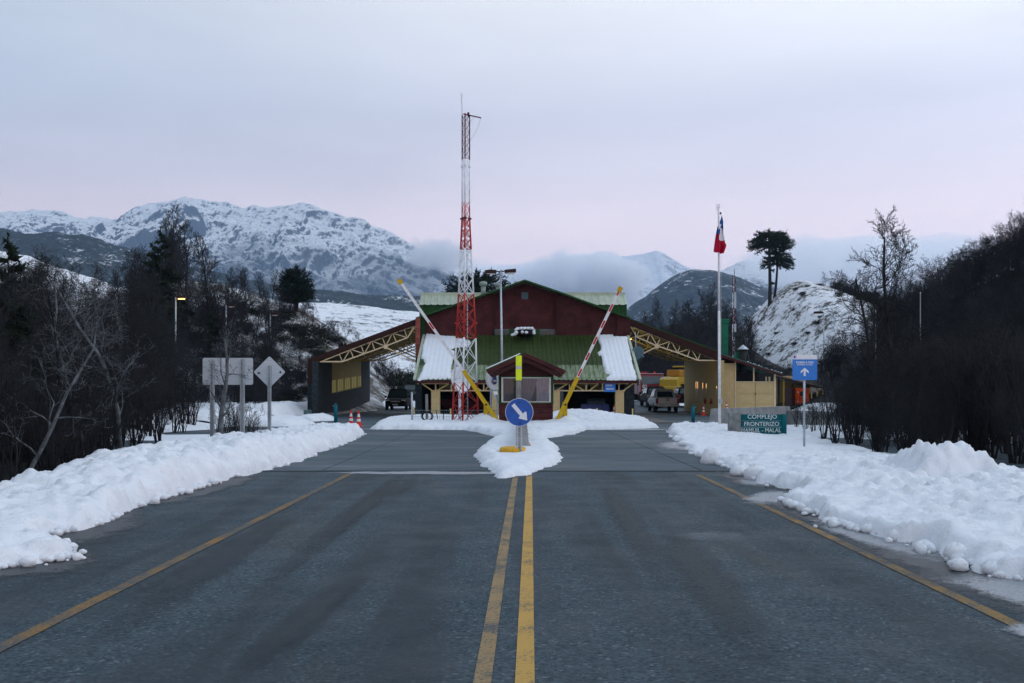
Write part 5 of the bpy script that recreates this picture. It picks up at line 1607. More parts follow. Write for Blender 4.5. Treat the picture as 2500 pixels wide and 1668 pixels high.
cc = Vector(cB) + nr * .045 + v * .16
part('logo_hat', MB().loft([[cc + u * a + v * b_ + nr * o for a, b_ in ((-.15, -.12), (.11, -.12), (.05, .05), (-.10, .09))] for o in (0, .008)]), 'logo_navy', t)
lt = text_part('logo_letters', 'CTR', .15, 'dish_white', t, (0, 0, 0), width=.27, bold=.004, off_world=False)
lt.matrix_local = Matrix.Translation(Vector(cB) - ORG[t.name] + nr * .055 - v * .06) @ Matrix((u.to_tuple(), (-nr).to_tuple(), v.to_tuple())).transposed().to_4x4() if u.x > 0 else Matrix.Translation(Vector(cB) - ORG[t.name] + nr * .055 - v * .06) @ Matrix(((-u).to_tuple(), (-nr).to_tuple(), v.to_tuple())).transposed().to_4x4()
cC = P(1208, 962, 52.2)
t, nr, u, v = dish('satellite_dish', 'small white dish seen edge on beside the booth', cC, .34, (.97, -.28, .25), 'dish_white', .06)
part('mast', MB().tube((Xp(1214, 52.3), 52.3, 0), (Xp(1214, 52.3), 52.3, 1.5), .04, n=8).box(Xp(1211, 52.2), Xp(1216, 52.2), 52.1, 52.4, 1.2, 1.5), 'galv', t)
cD = P(1557.5, 864, 63)
t, nr, u, v = dish('satellite_dish', 'blue grey satellite dish hung beside the snowy roof edge', cD, .46, (-.55, -.72, .25), 'dish_grey', .13)
part('bracket', MB().path([(7.75, 63.6, 3.95), (Xp(1557, 63.4), 63.4, cD.z - .1), (Xp(1560, 63.4), 63.4, cD.z)], .03), 'dish_grey', t)
part('feed_arm', MB().path([Vector(cD) - v * .42, P(1563, 881, 62.8), P(1570, 872, 62.5)], .02), 'dish_grey', t)
part('feed_horn', MB().tube(P(1571, 871, 62.5), P(1566, 869, 62.7), .07, n=8), 'dish_grey', t)
part('cable', MB().path([P(1553, 885, 63), P(1556, 893, 63), P(1561, 890, 63), P(1562, 880, 63)], .008, 4), 'dish_grey', t)
part('hanger', MB().tube(P(1552.5, 852, 63.2), P(1551, 811, 64), .02, n=6), 'galv', t)


# ---- lamps
def street_lamp(label, px, head, py_top, d, px_base=None, arm=1, lit=False, group=None, z0=0.0, double=False):
    x, z = Xp(px, d), Zp(py_top, d)
    xb = Xp(px_base if px_base else px, d)
    t = thing('street_lamp', label, 'street lamp', (xb, d, z0), 0, group)
    part('pole', MB().tube((xb, d, z0), (x, d, z), .075, .05, n=10), 'galv', t, smooth=True)
    sides = (-1, 1) if double else (arm,)
    for s in sides:
        L = head * d / F
        g = .22 if double else .1
        tilt = .05 if s > 0 else -.01
        part('arm', MB().tube((x, d, z - .03), (x + s * (g + .05), d, z - .02 + tilt * .4), .035, n=6), 'lamp_brown', t)
        hd = part('lamp_head', MB().loft([[(x + s * q, d - w_, zz + tilt * (q - g) * 2) for w_, zz in ((.16, z - .12), (-.16, z - .12), (-.13, z + .06), (.13, z + .06))] for q in (g, g + L)]), 'lamp_brown', t)
        part('lens', MB().box(x + s * (g + L * .5) - L * .35, x + s * (g + L * .5) + L * .35, d - .11, d + .11, z - .16, z - .125 + tilt * L), 'warm_lamp' if lit else 'lamp_glass', hd)
    return t


street_lamp('double headed street lamp rising behind the booth roof', 1222, 28, 662, 54, px_base=1228, double=True)
street_lamp('lit street lamp among the bare trees of the thicket', 429, 22, 726, 78, lit=True, z0=0)
street_lamp('unlit street lamp behind the rectangular sign back', 552, 20, 746, 85)
street_lamp('unlit street lamp behind the diamond sign back', 660, 16, 767, 94)
street_lamp('street lamp beyond the open shed under the snowy knoll', 2011, 21, 762, 92, arm=-1, z0=.4)
for px, py, lab in ((2138, 745, 'slim pale pole behind the crooked dark tree'), (2247, 716, 'slim pale pole behind the tallest bare tree')):
    t = thing('utility_pole', lab, 'pole', (Xp(px, 64), 64, 0))
    part('shaft', MB().tube((Xp(px, 64), 64, 0), (Xp(px, 64), 64, Zp(py, 64)), .05, .035, n=8), 'wood_grey', t, smooth=True)
    part('cap', MB().lathe([(.06, Zp(py, 64)), (.03, Zp(py, 64) + .06)], (Xp(px, 64), 64, 0), 8), 'galv', t)
# thin guyed mast behind the workshop
t = thing('guyed_mast', 'thin guyed lattice mast behind the workshop roof', 'mast', (Xp(1793, 100), 100, .6))
for k, (o1, o2) in enumerate(((-.16, .09), (.16, .09), (0, -.18))):
    cols = ['tower_white', 'tower_maroon'] * 6
    for j, (a, c) in enumerate(zip(np.linspace(985, 675, 9), np.linspace(985, 675, 9)[1:])):
        part('leg', MB().tube((Xp(1793, 100) + o1, 100 + o2, Zp(a, 100)), (Xp(1793, 100) + o1, 100 + o2, Zp(c, 100)), .035, n=5), cols[j], t)
for j, py in enumerate(np.linspace(980, 678, 34)):
    s = -1 if j % 2 else 1
    part('brace', MB().tube((Xp(1793, 100) - .16 * s, 100.09, Zp(py, 100)), (Xp(1793, 100) + .16 * s, 100.09, Zp(py - 9, 100)), .02, n=4), 'tower_white', t)
part('tip', MB().tube((Xp(1793, 100), 100, Zp(675, 100)), (Xp(1793, 100), 100, Zp(657, 100)), .03, n=5), 'tower_maroon', t)
for px, py in ((1830, 985), (1765, 985)):
    part('guy_wire', MB().tube((Xp(1793, 100), 100, Zp(700, 100)), (Xp(px + 20, 96), 96, .5), .012, n=4), 'wire', t)


# ---- barrier arms
def barrier(label, tip, joint, foot, postx, post_top, d, bands):
    t = thing('barrier_arm', label, 'barrier', (Xp(postx, d), d, 0))
    a, j, f = P(*tip, d), P(*joint, d), P(*foot, d)
    part('boom', MB().beam(j.lerp(a, -.0), a, .13, .07), 'white_paint', t)
    part('counterweight_arm', MB().beam(f, j + (j - f) * .0, .19, .10), 'arm_yellow', t)
    part('tip_block', MB().beam(a - (a - j).normalized() * .1, a + (a - j).normalized() * .14, .21, .12), 'arm_yellow', t)
    part('post', MB().box(Xp(postx, d) - .12, Xp(postx, d) + .10, d + .06, d + .22, -.05, Zp(post_top, d)), 'arm_yellow', t)
    dirv = (a - j).normalized()
    for px, py in bands:
        c = P(px, py, d)
        s = (c - j).dot(dirv); c = j + dirv * s
        part('red_band', MB().beam(c - dirv * .19, c + dirv * .19, .085, .076), 'red_paint', t)
    part('pivot', MB().tube(P(postx, post_top + 6, d) + Vector((0, -.09, 0)), P(postx, post_top + 6, d) + Vector((0, .2, 0)), .05, n=8), 'dark', t)
    return t


q1 = lambda x, y: (950 + x / 3.336, 640 + y / 3.336)
barrier('raised barrier arm leaning left over the lattice mast', q1(92, 163), q1(605, 885), q1(884, 1296), 1187, 982, 46.2, [q1(347, 518)])
barrier('raised red banded barrier arm leaning right over the green roof', q1(1877, 226), q1(1535, 938), q1(1366, 1296), 1380, 982, 46.2, [q1(*z) for z in ((1868, 242), (1806, 373), (1741, 507), (1677, 640), (1615, 768), (1553, 900))])

# ---- arrow sign, marker post, concrete barriers on the island
dSg = 24.5
sg = thing('arrow_sign', 'round blue sign with a white arrow on a steel channel post', 'sign', (Xp(1267.8, dSg), dSg, 0))
c = P(1267.8, 1006.7, dSg); r = 34.3 * dSg / F
part('disc_rim', MB().lathe([(r, -.004), (r, .012)], (c.x, dSg, c.z), 64, 'y'), 'sign_white', sg)
part('disc', MB().lathe([(r * .968, -.009), (r * .968, 0)], (c.x, dSg, c.z), 64, 'y'), 'sign_blue', sg)
# arrow outline in photo px (zoomed crop scale 4.75)
ar = [(740, 592), (838, 711), (868, 688), (880, 692), (889, 792), (793, 769), (789, 758), (806, 740), (706, 622)]
mb = MB(); mb.loft([[P(1100 + x / 4.75, 860 + y / 4.75, dSg) + Vector((0, o, 0)) for x, y in ar] for o in (-.016, -.010)])
part('arrow', mb, 'sign_white', sg)
for x, y in ((790, 583), (808, 583), (792, 830), (811, 830)):
    p_ = P(1100 + x / 4.75, 860 + y / 4.75, dSg)
    part('bolt', MB().lathe([(.013, -.018), (.013, -.008)], (p_.x, dSg, p_.z), 8, 'y'), 'dark', sg)
px0, px1 = Xp(1261, dSg), Xp(1274.7, dSg)
ch = MB()
for x0, x1, y0, y1 in ((px0, px1, .075, .085), (px0, px0 + .01, .02, .075), (px1 - .01, px1, .02, .075), (px0 + .01, px0 + .035, .02, .03), (px1 - .035, px1 - .01, .02, .03)):
    ch.box(x0, x1, dSg + y0, dSg + y1, -.1, 1.42)
part('channel_post', ch, 'galv', sg)
for z in np.arange(.1, .85, .065):
    part('post_hole', MB().box((px0 + px1) / 2 - .008, (px0 + px1) / 2 + .008, dSg + .066, dSg + .0745, z, z + .022), 'dark', sg)
mp = thing('marker_post', 'weathered square timber post with a lime yellow reflective sleeve', 'post', (Xp(1266, 26), 26, 0))
x0, x1 = Xp(1260, 26), Xp(1273, 26)
part('timber', MB().cbox(x0, x1, 25.93, 26.07, -.1, Zp(926, 26), .008), 'wood_grey', mp)
for pa, pb, m in ((929, 901.5, 'lime'), (901.3, 894.2, 'lime_grey'), (894, 868.5, 'lime')):
    part('reflective_sleeve', MB().cbox(x0 - .008, x1 + .008, 25.915, 26.085, Zp(pa, 26), Zp(pb, 26), .006), m, mp)
    part('sleeve_fold', MB().box((x0 + x1) / 2 - .012, (x0 + x1) / 2 + .012, 25.908, 25.914, Zp(pa, 26), Zp(pb, 26)), m, mp)
prof = [(-.28, 0), (.28, 0), (.28, .08), (.15, .30), (.09, .80), (-.09, .80), (-.15, .30), (-.28, .08)]
for i in range(6):
    y = 26.6 + i * 3.02
    xc = .30 + i * .035
    lab = ('grey concrete lane divider with an orange foot just behind the arrow sign', 'second concrete lane divider behind the arrow sign', 'third concrete lane divider behind the arrow sign', 'fourth concrete lane divider behind the arrow sign', 'fifth concrete lane divider behind the arrow sign', 'concrete lane divider next to the booth')[i]
    t = thing('lane_divider', lab, 'barrier', (xc, y + 1.5, 0), 0, 'concrete lane dividers in a row')
    part('body', MB().prism([(xc + x, z) for x, z in prof], y, y + 2.95), 'concrete', t)
    for sx in (-1, 1):
        part('painted_foot', MB().prism([(xc + sx * .283, .02), (xc + sx * .29, .09), (xc + sx * .165, .29), (xc + sx * .155, .29), (xc + sx * .278, .06)], y + .02, y + .9), 'faded_orange' if sx > 0 else 'nose_orange', t)
nz_ = MB(); nz_.loft([[(-.22 + .08 * k, 24.75 + .1 * k, 0) for k in (0,)] * 0 + [(.02 + math.cos(a) * .33 * s, 25.0 + math.sin(a) * .55 * s, z) for a in (2 * math.pi * i / 20 for i in range(20))] for s, z in ((1, 0), (1, .24), (.92, .28))])
solo('island_nose', 'yellow painted rounded kerb nose under the arrow sign', 'kerb', nz_, 'nose_orange')

# ---- backs of signs on the left bank
t = thing('road_sign', 'back of a rectangular grey sign on two steel posts', 'sign', (Xp(556, 26.8), 26.8, 0))
x0, x1, z0, z1 = Xp(494.7, 26.8), Xp(617.8, 26.8), Zp(939.7, 26.8), Zp(874, 26.8)
def rounded(x0, x1, z0, z1, r, n=5):
    o = []
    for cx, cz, a0 in ((x1 - r, z1 - r, 0), (x0 + r, z1 - r, 90), (x0 + r, z0 + r, 180), (x1 - r, z0 + r, 270)):
        o += [(cx + r * math.cos(R(a0 + 90 * i / n)), cz + r * math.sin(R(a0 + 90 * i / n))) for i in range(n + 1)]
    return o


part('plate', MB().prism(rounded(x0, x1, z0, z1, .05), 26.80, 26.805), 'galv_plate', t)
for px, top in ((519.5, 878), (593, 877.5)):
    x = Xp(px, 26.8); w = .055
    mb = MB()
    for a, c_, y0, y1 in ((-w, w, .0, .008), (-w, -w + .008, -.055, 0), (w - .008, w, -.055, 0), (-w - .0, -w + .025, -.063, -.055), (w - .025, w, -.063, -.055)):
        mb.box(x + a, x + c_, 26.79 + y0 - .01, 26.79 + y1 - .01, -.1, Zp(top, 26.8))
    part('channel_post', mb, 'galv', t)
part('stain', MB().beam(P(607, 904, 26.79), P(611, 903, 26.79), .03, .004), 'cabinet', t)
t = thing('road_sign', 'back of a diamond shaped grey sign on one steel post', 'sign', (Xp(657.7, 29), 29, 0))
cc = P(657.7, 908.6, 29); h = 38 * 29 / F
pts = []
for a in (0, 90, 180, 270):
    for da in (-4, 0, 4):
        rr = h * (.985 if da == 0 else .965)
        pts.append((cc.x + rr * math.cos(R(a + da)), cc.z + rr * math.sin(R(a + da))))
part('plate', MB().prism(pts, 29.0, 29.005), 'galv_plate', t)
x = Xp(659, 29); w = .048
mb = MB()
for a, c_, y0, y1 in ((-w, w, .0, .008), (-w, -w + .008, -.05, 0), (w - .008, w, -.05, 0), (-w, -w + .022, -.058, -.05), (w - .022, w, -.058, -.05)):
    mb.box(x + a, x + c_, 28.98 + y0 - .01, 28.98 + y1 - .01, -.1, Zp(893, 29))
part('channel_post', mb, 'galv', t)
pp = P(684.5, 909, 28.99)
part('sticker', MB().lathe([(.035, -.004), (.035, 0)], (pp.x, 28.99, pp.z), 14, 'y'), 'cabinet', t)
part('sticker_dot', MB().lathe([(.018, -.008), (.018, -.004)], (pp.x, 28.99, pp.z), 12, 'y'), 'dark', t)
pp = P(632, 911, 28.99)
part('sticker', MB().box(pp.x - .04, pp.x + .04, 28.982, 28.99, pp.z - .03, pp.z + .03), 'cabinet', t)

# ---- welcome sign, name board, flagpole, bollards
dI = 27.0
t = thing('welcome_sign', 'blue road sign reading INGRESO A CHILE with a white arrow', 'sign', (Xp(1965, dI), dI, 0))
x0, x1, z0, z1 = Xp(1935, dI), Xp(1995, dI), Zp(928, dI), Zp(866, dI)
part('pole', MB().tube((Xp(1965, dI), dI + .06, -.1), (Xp(1965, dI), dI + .06, z1 - .08), .03, n=10), 'galv', t, smooth=True)
part('panel', MB().prism(rounded(x0, x1, z0, z1, .045), dI, dI + .012), 'sign_blue_light', t)
zh = Zp(877.5, dI)
part('white_header', MB().prism([p for p in rounded(x0, x1, z0, z1, .045) if p[1] > zh] + [(x0, zh), (x1, zh)], dI - .004, dI - .001), 'sign_white', t)
part('emblem', MB().box(Xp(1937.5, dI), Xp(1941, dI), dI - .007, dI - .0045, Zp(875, dI), Zp(868, dI)), 'flag_blue', t)
part('emblem', MB().box(Xp(1941, dI) + .001, Xp(1944.5, dI), dI - .007, dI - .0045, Zp(875, dI), Zp(868, dI)), M('emblem_pink', (0.75, 0.25, 0.38), 0.5), t)
text_part('lettering', 'INGRESO A CHILE', .075, 'sign_white', t, ((x0 + x1) / 2, dI - .004, Zp(885, dI)), width=.47, ext=.002, bold=.0018)
text_part('lettering', 'ENTERING TO CHILE', .055, 'sign_white', t, ((x0 + x1) / 2, dI - .004, Zp(890.5, dI)), width=.415, ext=.002, bold=.0008)
ar = [(1368, 325), (1422, 372), (1422, 402), (1381, 366), (1381, 437), (1354, 437), (1354, 366), (1314, 402), (1314, 372)]
mb = MB(); mb.loft([[P(1720 + x / 5.595, 840 + y / 5.595, dI) + Vector((0, o, 0)) for x, y in ar] for o in (-.006, -.002)])
part('arrow', mb, 'sign_white', t)

dN = 36.0
t = thing('name_board', 'teal plank board reading COMPLEJO FRONTERIZO MAMUIL MALAL beside a concrete pier', 'sign', (Xp(1850, dN), dN, 0))
x0, x1 = Xp(1806.5, dN), Xp(1907.5, dN)
zz = [Zp(1060, dN), Zp(1043, dN), Zp(1027, dN), Zp(1011.5, dN)]
for i in range(3):
    part('plank', MB().cbox(x0, x1, dN - .03, dN + .03, zz[i] + .004, zz[i + 1] - .004, .008), 'teal_board', t)
part('end_post', MB().tube((Xp(1914, dN), dN, 0), (Xp(1914, dN), dN, Zp(1011, dN)), .095, n=14), 'teal_board', t, smooth=True)
part('pier', MB().cbox(Xp(1779, dN), Xp(1806, dN), dN - .2, dN + .2, -.1, Zp(1008, dN), .02), M('pier_stone', (0.12, 0.13, 0.13), 0.9, col2=(0.28, 0.29, 0.29), vs=4, bump=.4, bs=20), t)
xm = (x0 + x1) / 2
text_part('lettering', 'COMPLEJO', .21, 'letter_grey', t, (xm + .05, dN - .034, Zp(1019, dN)), width=1.05, bold=.0015)
text_part('lettering', 'FRONTERIZO', .21, 'letter_grey', t, (xm + .03, dN - .034, Zp(1035, dN)), width=1.26, bold=.0015)
text_part('lettering', 'MAMUIL - MALAL', .21, 'letter_grey', t, (xm + .01, dN - .034, Zp(1050.5, dN)), width=1.44, bold=.0015)

dP = 40.0
fp = thing('flagpole', 'white flagpole standing in the snow bank by the name board', 'flagpole', (Xp(1757, dP), dP, 0))
part('pole', MB().tube((Xp(1757, dP), dP, 0), (Xp(1755.5, dP), dP, Zp(760, dP)), .056, .05, n=14).tube((Xp(1755.5, dP), dP, Zp(760, dP)), (Xp(1754.4, dP), dP, Zp(507, dP)), .045, .035, n=14), 'white_paint', fp, smooth=True)
part('cleat', MB().box(Xp(1754, dP), Xp(1763, dP), dP - .09, dP - .05, Zp(985, dP), Zp(974, dP)), 'galv', fp)
for px, pa, pb in ((1750, 498, 516), (1753.5, 498, 508), (1757, 498, 508)):
    part('antenna_rod', MB().tube(P(px, pa, dP), P(px, pb, dP), .012, n=6), 'galv', fp)
part('antenna_bar', MB().tube(P(1750, 507, dP), P(1757, 507, dP), .014, n=6), 'galv', fp)
part('pulley', MB().tube(P(1758, 521, dP), P(1761, 521, dP), .05, n=8), 'dark', fp)
part('halyard', MB().path([P(1760, 520, dP) + Vector((0, -.05, 0)), P(1759.5, 760, dP) + Vector((0, -.05, 0)), P(1759, 975, dP) + Vector((0, -.06, 0))], .005, 4), 'letter_grey', fp)

fz = lambda x, y: (1720 + x / 7.84, 480 + y / 7.84)
fl = thing('flag', 'drooping flag in blue, white and red with a white star', 'flag', (Xp(1755, dP), dP - .2, Zp(622, dP)))
Lv = [0, .15, .31, .47, .69, .93, 1.0]
LX = [323, 288, 240, 215, 185, 158, 200]; LY = [372, 480, 600, 720, 880, 1062, 1085]
RX = [327, 350, 354, 356, 372, 395, 340]; RY = [372, 480, 620, 730, 880, 960, 1108]
nu, nv = 26, 60
pts = []
for j in range(nv + 1):
    v = j / nv
    for i in range(nu + 1):
        u = i / nu
        lx, ly, rx_, ry = (np.interp(v, Lv, q) for q in (LX, LY, RX, RY))
        x = lx + (rx_ - lx) * u; y = ly + (ry - ly) * u
        p_ = P(*fz(x, y), dP - .12)
        fold = .11 * math.sin(u * 8.5 + v * 2.2) * min(1, v * 3) + .05 * math.sin(u * 17 - v * 3) * min(1, v * 2) + .12 * v * math.sin(v * 4 + 1)
        pts.append(p_ + Vector((0, fold - .1, 0)))
faces = {'flag_blue': [], 'flag_white': [], 'flag_red': []}
for j in range(nv):
    v = (j + .5) / nv
    for i in range(nu):
        u = (i + .5) / nu
        q = (j * (nu + 1) + i, j * (nu + 1) + i + 1, (j + 1) * (nu + 1) + i + 1, (j + 1) * (nu + 1) + i)
        if v < .47 - .16 * sst(.38, .5, u): k = 'flag_blue'
        elif u > .36 + .30 * (v - .30) / .35 * 0 and v < .66 - .02 * u and u > .42 - .45 * (v - .47) / .2 * (v > .47) * .8: k = 'flag_white'
        else: k = 'flag_red'
        faces[k].append(q)
for k, nm in (('flag_blue', 'blue_canton'), ('flag_white', 'white_stripe'), ('flag_red', 'red_stripe')):
    mb = MB(); mb.v = [tuple(p_) for p_ in pts]; mb.f = faces[k]
    o = part(nm, mb, k, fl, smooth=True)
star = []
for i in range(10):
    rr = (.15 if i % 2 == 0 else .062)
    star.append((rr * math.sin(math.pi * i / 5) * .55, rr * math.cos(math.pi * i / 5) * 1.3))
sc_ = P(*fz(288, 565), dP - .36)
mb = MB(); mb.loft([[sc_ + Vector((x, o, z)) for x, z in star] for o in (0, .01)])
part('star', mb, 'flag_white', fl)

for px, pyt, lab in ((819.5, 985, 'teal steel bollard beside the left lane'), (1692, 989, 'teal steel bollard beside the right lane')):
    d = 50.0; x = Xp(px, d)
    t = thing('bollard', lab, 'bollard', (x, d, 0))
    part('tube', MB().lathe([(.088, -.05), (.088, Zp(pyt + 6, d)), (.075, Zp(pyt + 5.6, d))], (x, d, 0), 16), 'teal', t, smooth=True)
    part('cap', MB().lathe([(.055, Zp(pyt + 6, d)), (.055, Zp(pyt + .3, d)), (.04, Zp(pyt, d))], (x, d, 0), 14), 'teal', t)
    part('hook', MB().tube((x, d - .05, Zp(pyt + 6.5, d)), (x + (-.14 if px < 1250 else .14), d - .05, Zp(pyt + 6.2, d)), .012, n=6), 'galv', t)

# ---- cones
cone0 = None
for px, d, h, lab in ((875.5, 46.5, .75, 'orange and white cone behind the tip of the long snow bank'), (857, 47.5, .75, 'cone barely showing above the long snow bank'), (1717.5, 68, .72, 'orange and white cone in the open right lane'), (1530.6, 69.5, .85, 'orange cone against the dark porch pier'), (1499.5, 61, .8, 'tall orange cone half behind the porch pillar'), (1773.6, 66.6, .75, 'orange cone tip behind the low concrete wall')):
    x = Xp(px, d)
    t = thing('traffic_cone', lab, 'cone', (x, d, float(z_ground(x, d)) + .012 + (.2 if px > 1770 else 0) + (.03 if 1495 < px < 1535 else 0)), 0, 'traffic cones', world=False)
    if cone0 is None:
        cone0 = t
        part('base', MB().cbox(-.19, .19, -.19, .19, 0, .035, .012), 'cone_orange', t)
        rr = lambda z: .135 - .105 * z / .75
        for a, c_, m in ((.035, .25, 'cone_orange'), (.25, .37, 'cone_white'), (.37, .46, 'cone_orange'), (.46, .60, 'cone_white'), (.60, .75, 'cone_orange')):
            part('cone_body' if m == 'cone_orange' else 'reflective_band', MB().lathe([(rr(a), a), (rr(c_), c_)], (0, 0, 0), 18), m, t, smooth=False)
    else:
        for ch_ in cone0.children: clone(ch_, t)
    t.scale = (h / .75,) * 3

# ---- low concrete walls on the right
def wall_run(label, pts, hh, thick=.3, m='concrete', zb=0.0, group=None):
    t = thing('low_concrete_wall', label, 'wall', (pts[0][0], pts[0][1], zb), 0, group)
    for (xa, ya), (xb, yb) in zip(pts, pts[1:]):
        d = Vector((xb - xa, yb - ya, 0)); L = d.length; n_ = max(1, round(L / 2.4)); dn = d.normalized(); nr = Vector((-dn.y, dn.x, 0))
        for i in range(n_):
            a = Vector((xa, ya, zb)) + dn * (L * i / n_ + .012); c_ = Vector((xa, ya, zb)) + dn * (L * (i + 1) / n_ - .012)
            ring = lambda p_: [p_ - nr * thick, p_ + nr * thick, p_ + nr * thick * .45 + Vector((0, 0, hh)), p_ - nr * thick * .45 + Vector((0, 0, hh))]
            part('block', MB().loft([ring(a), ring(c_)]), m, t)
    return t


wall_run('low concrete wall behind the name board', [(Xp(1743, 43), 43), (Xp(1922, 50), 50)], .92)
wall_run('low concrete wall running behind the shrubs', [(Xp(1925, 49.5), 49.5), (Xp(2110, 44), 44)], .72)
wall_run('pale low block wall in front of the fence left of the canopy', [(-26.0, 97), (-19.3, 98)], .45, m='concrete_pink', zb=.55)
wall_run('pale low block wall beyond the far mouth of the left canopy', [(-14.6, 100.5), (-9.4, 100.5)], .45, m='concrete_pink', zb=.72)

# ---- wire fence with round posts behind the canopy
fe = thing('wire_fence', 'wire fence on round timber posts behind the left canopy', 'fence', (-20, 102, .6))
fpx = [600, 628.7, 656, 683, 709, 736, 759, 782, 902.7, 924.5, 946.6, 967, 987, 1005, 1024]
for px in fpx:
    x = Xp(px, 102)
    part('post', MB().tube((x, 102, .3), (x, 102, Zp(943, 102) + rng.uniform(-.03, .06)), .055, n=8), 'wood_tan', fe)
for py in (945, 952, 959, 966):
    part('wire', MB().tube((Xp(590, 102), 102, Zp(py, 102)), (Xp(1030, 102), 102, Zp(py, 102)), .012, n=4), 'wire', fe)
part('stay', MB().tube(P(1001, 963, 101), P(1006, 941, 101.6), .05, n=6).tube(P(1011, 963, 101), P(1006, 941, 101.6), .05, n=6), 'wood_tan', fe)

# ---- mesh fence round the mast, poles and stakes in front of the porch
mf = thing('mesh_fence', 'low dark wire mesh fence round the foot of the lattice mast', 'fence', (-4, 50, 0))
dm = 50.5
for px, top, lean in ((1065, 1003, 5), (1082.5, 1009, 0), (1108, 1004, 0), (1206, 1002, 0)):
    part('post', MB().tube((Xp(px + lean, dm), dm, .1), (Xp(px, dm), dm, Zp(top, dm)), .02, n=6), 'dark', mf)
mb = MB()
for px in np.arange(1010, 1215, 4.2): mb.tube((Xp(px, dm), dm, .12), (Xp(px, dm), dm, Zp(1004, dm)), .005, n=3)
for py in (1002, 1010, 1018, 1026, 1033): mb.tube((Xp(1008, dm), dm, Zp(py, dm)), (Xp(1216, dm), dm, Zp(py, dm)), .007 if py > 1003 else .013, n=4)
part('wire_mesh', mb, 'wire', mf)
for px, pyt, d, r, m, lab in ((1006.3, 960, 50, .055, 'galv', 'slim galvanised pole in the snow left of the porch'), (1042.5, 965, 50, .075, 'wood_grey', 'weathered grey pole with a coiled hose at its foot'), (1124, 968, 51, .06, 'white_paint', 'short white pole inside the mast fence')):
    x = Xp(px, d)
    t = thing('snow_pole', lab, 'pole', (x, d, 0))
    part('shaft', MB().tube((x, d, 0), (x - .02, d, Zp(pyt, d)), r, r * .9, n=10), m, t, smooth=True)
    part('cap', MB().lathe([(r * 1.1, Zp(pyt, d)), (r * .6, Zp(pyt, d) + .05)], (x - .02, d, 0), 10), m, t)
coil = MB()
for k in range(3):
    pts_ = [(Xp(1043, 49.8) + (.22 + .04 * k) * math.cos(a), 49.75 + .05 * k, .42 + (.20 + .02 * k) * math.sin(a)) for a in np.linspace(0, 2 * math.pi, 15)]
    coil.path(pts_, .018, 5)
solo('coiled_hose', 'black hose coiled at the foot of the grey pole', 'hose', coil, 'rubber')
for px, pyb, pyt, lean, lab in ((1100, 1016, 998, 0, 'yellow stake behind the mast fence'), (1457.5, 1006, 997, 0, 'yellow stake poking out of the porch snow heap'), (1544.5, 1024, 998, 0, 'yellow stake beside the tile walk'), (1013, 1021, 994, -4, 'leaning yellow stake by the dark pier')):
    d = 55.5
    t = thing('marker_stake', lab, 'stake', (Xp(px, d), d, 0))
    part('shaft', MB().tube((Xp(px, d), d, 0), (Xp(px + lean, d), d, Zp(pyt, d)), .035, n=8), 'yellow_bar', t)
    part('cap', MB().lathe([(.045, Zp(pyt + 3, d)), (.045, Zp(pyt, d))], (Xp(px + lean, d), d, 0), 8), 'yellow_bar', t)


# ------------------------------------------------------------------ vehicles
def wheel(parent, x, y, r, w=.22):
    t = part('wheel', MB().lathe([(r * .72, -w / 2), (r * .95, -w / 2), (r, -w / 2 + .04), (r, w / 2 - .04), (r * .95, w / 2), (r * .72, w / 2)], (x, y, r), 22, 'x'), 'rubber', parent, smooth=False)
    s = 1 if x > 0 else -1
    part('rim', MB().lathe([(r * .70, w * .30), (r * .62, w * .48), (r * .2, w * .40), (r * .12, w * .5)] if s > 0 else [(r * .70, -w * .30), (r * .62, -w * .48), (r * .2, -w * .40), (r * .12, -w * .5)], (x, y, r), 16, 'x'), 'rim', t)


def body_loft(secs):
    rings = []
    for y, zb, zt, w in secs:
        h = w / 2; c1, c2 = .08, .10
        rings.append([(-h + c1, y, zb), (h - c1, y, zb), (h, y, zb + .14), (h, y, zt - c2), (h - .07, y, zt), (-h + .07, y, zt), (-h, y, zt - c2), (-h, y, zb + .14)])
    return MB().loft(rings, True)


def cab(parent, yb0, yb1, yt0, yt1, zb, zt, wb, wt, paint, side=3):
    v = [Vector(q) for q in ((-wb / 2, yb0, zb), (wb / 2, yb0, zb), (wb / 2, yb1, zb), (-wb / 2, yb1, zb), (-wt / 2, yt0, zt), (wt / 2, yt0, zt), (wt / 2, yt1, zt), (-wt / 2, yt1, zt))]
    mid = [q.lerp(r_, .93) for q, r_ in zip(v[:4], v[4:])]
    topc = [Vector((q.x * .90, q.y * .97 + .03 * (yt0 + yt1) / 2, zt + .03)) for q in v[4:]]
    cb_ = part('cabin', MB().loft([v[:4], mid, topc], True), paint, parent, smooth=False)

    def glass(a, b_, c_, d_, u0, u1, v0=.14, v1=.86, nm='window'):
        f = lambda u, w: (a.lerp(b_, u)).lerp(d_.lerp(c_, u), w)
        q = [f(u0, v0), f(u1, v0), f(u1, v1), f(u0, v1)]
        nr = (q[1] - q[0]).cross(q[3] - q[0]).normalized()
        ctr_ = sum(v, Vector()) / 8
        if nr.dot(q[0] - ctr_) < 0: nr = -nr
        part(nm, MB().loft([[p_ + nr * .004 for p_ in q], [p_ + nr * .014 for p_ in q]]), 'glass', cb_)
    glass(v[3], v[2], v[6], v[7], .07, .93, nm='windscreen')
    glass(v[0], v[1], v[5], v[4], .08, .92, nm='rear_window')
    for a, b_, c_, d_ in ((v[1], v[2], v[6], v[5]), (v[0], v[3], v[7], v[4])):
        for k in range(side):
            glass(a, b_, c_, d_, .05 + .92 * k / side, .02 + .92 * (k + 1) / side)
    return cb_


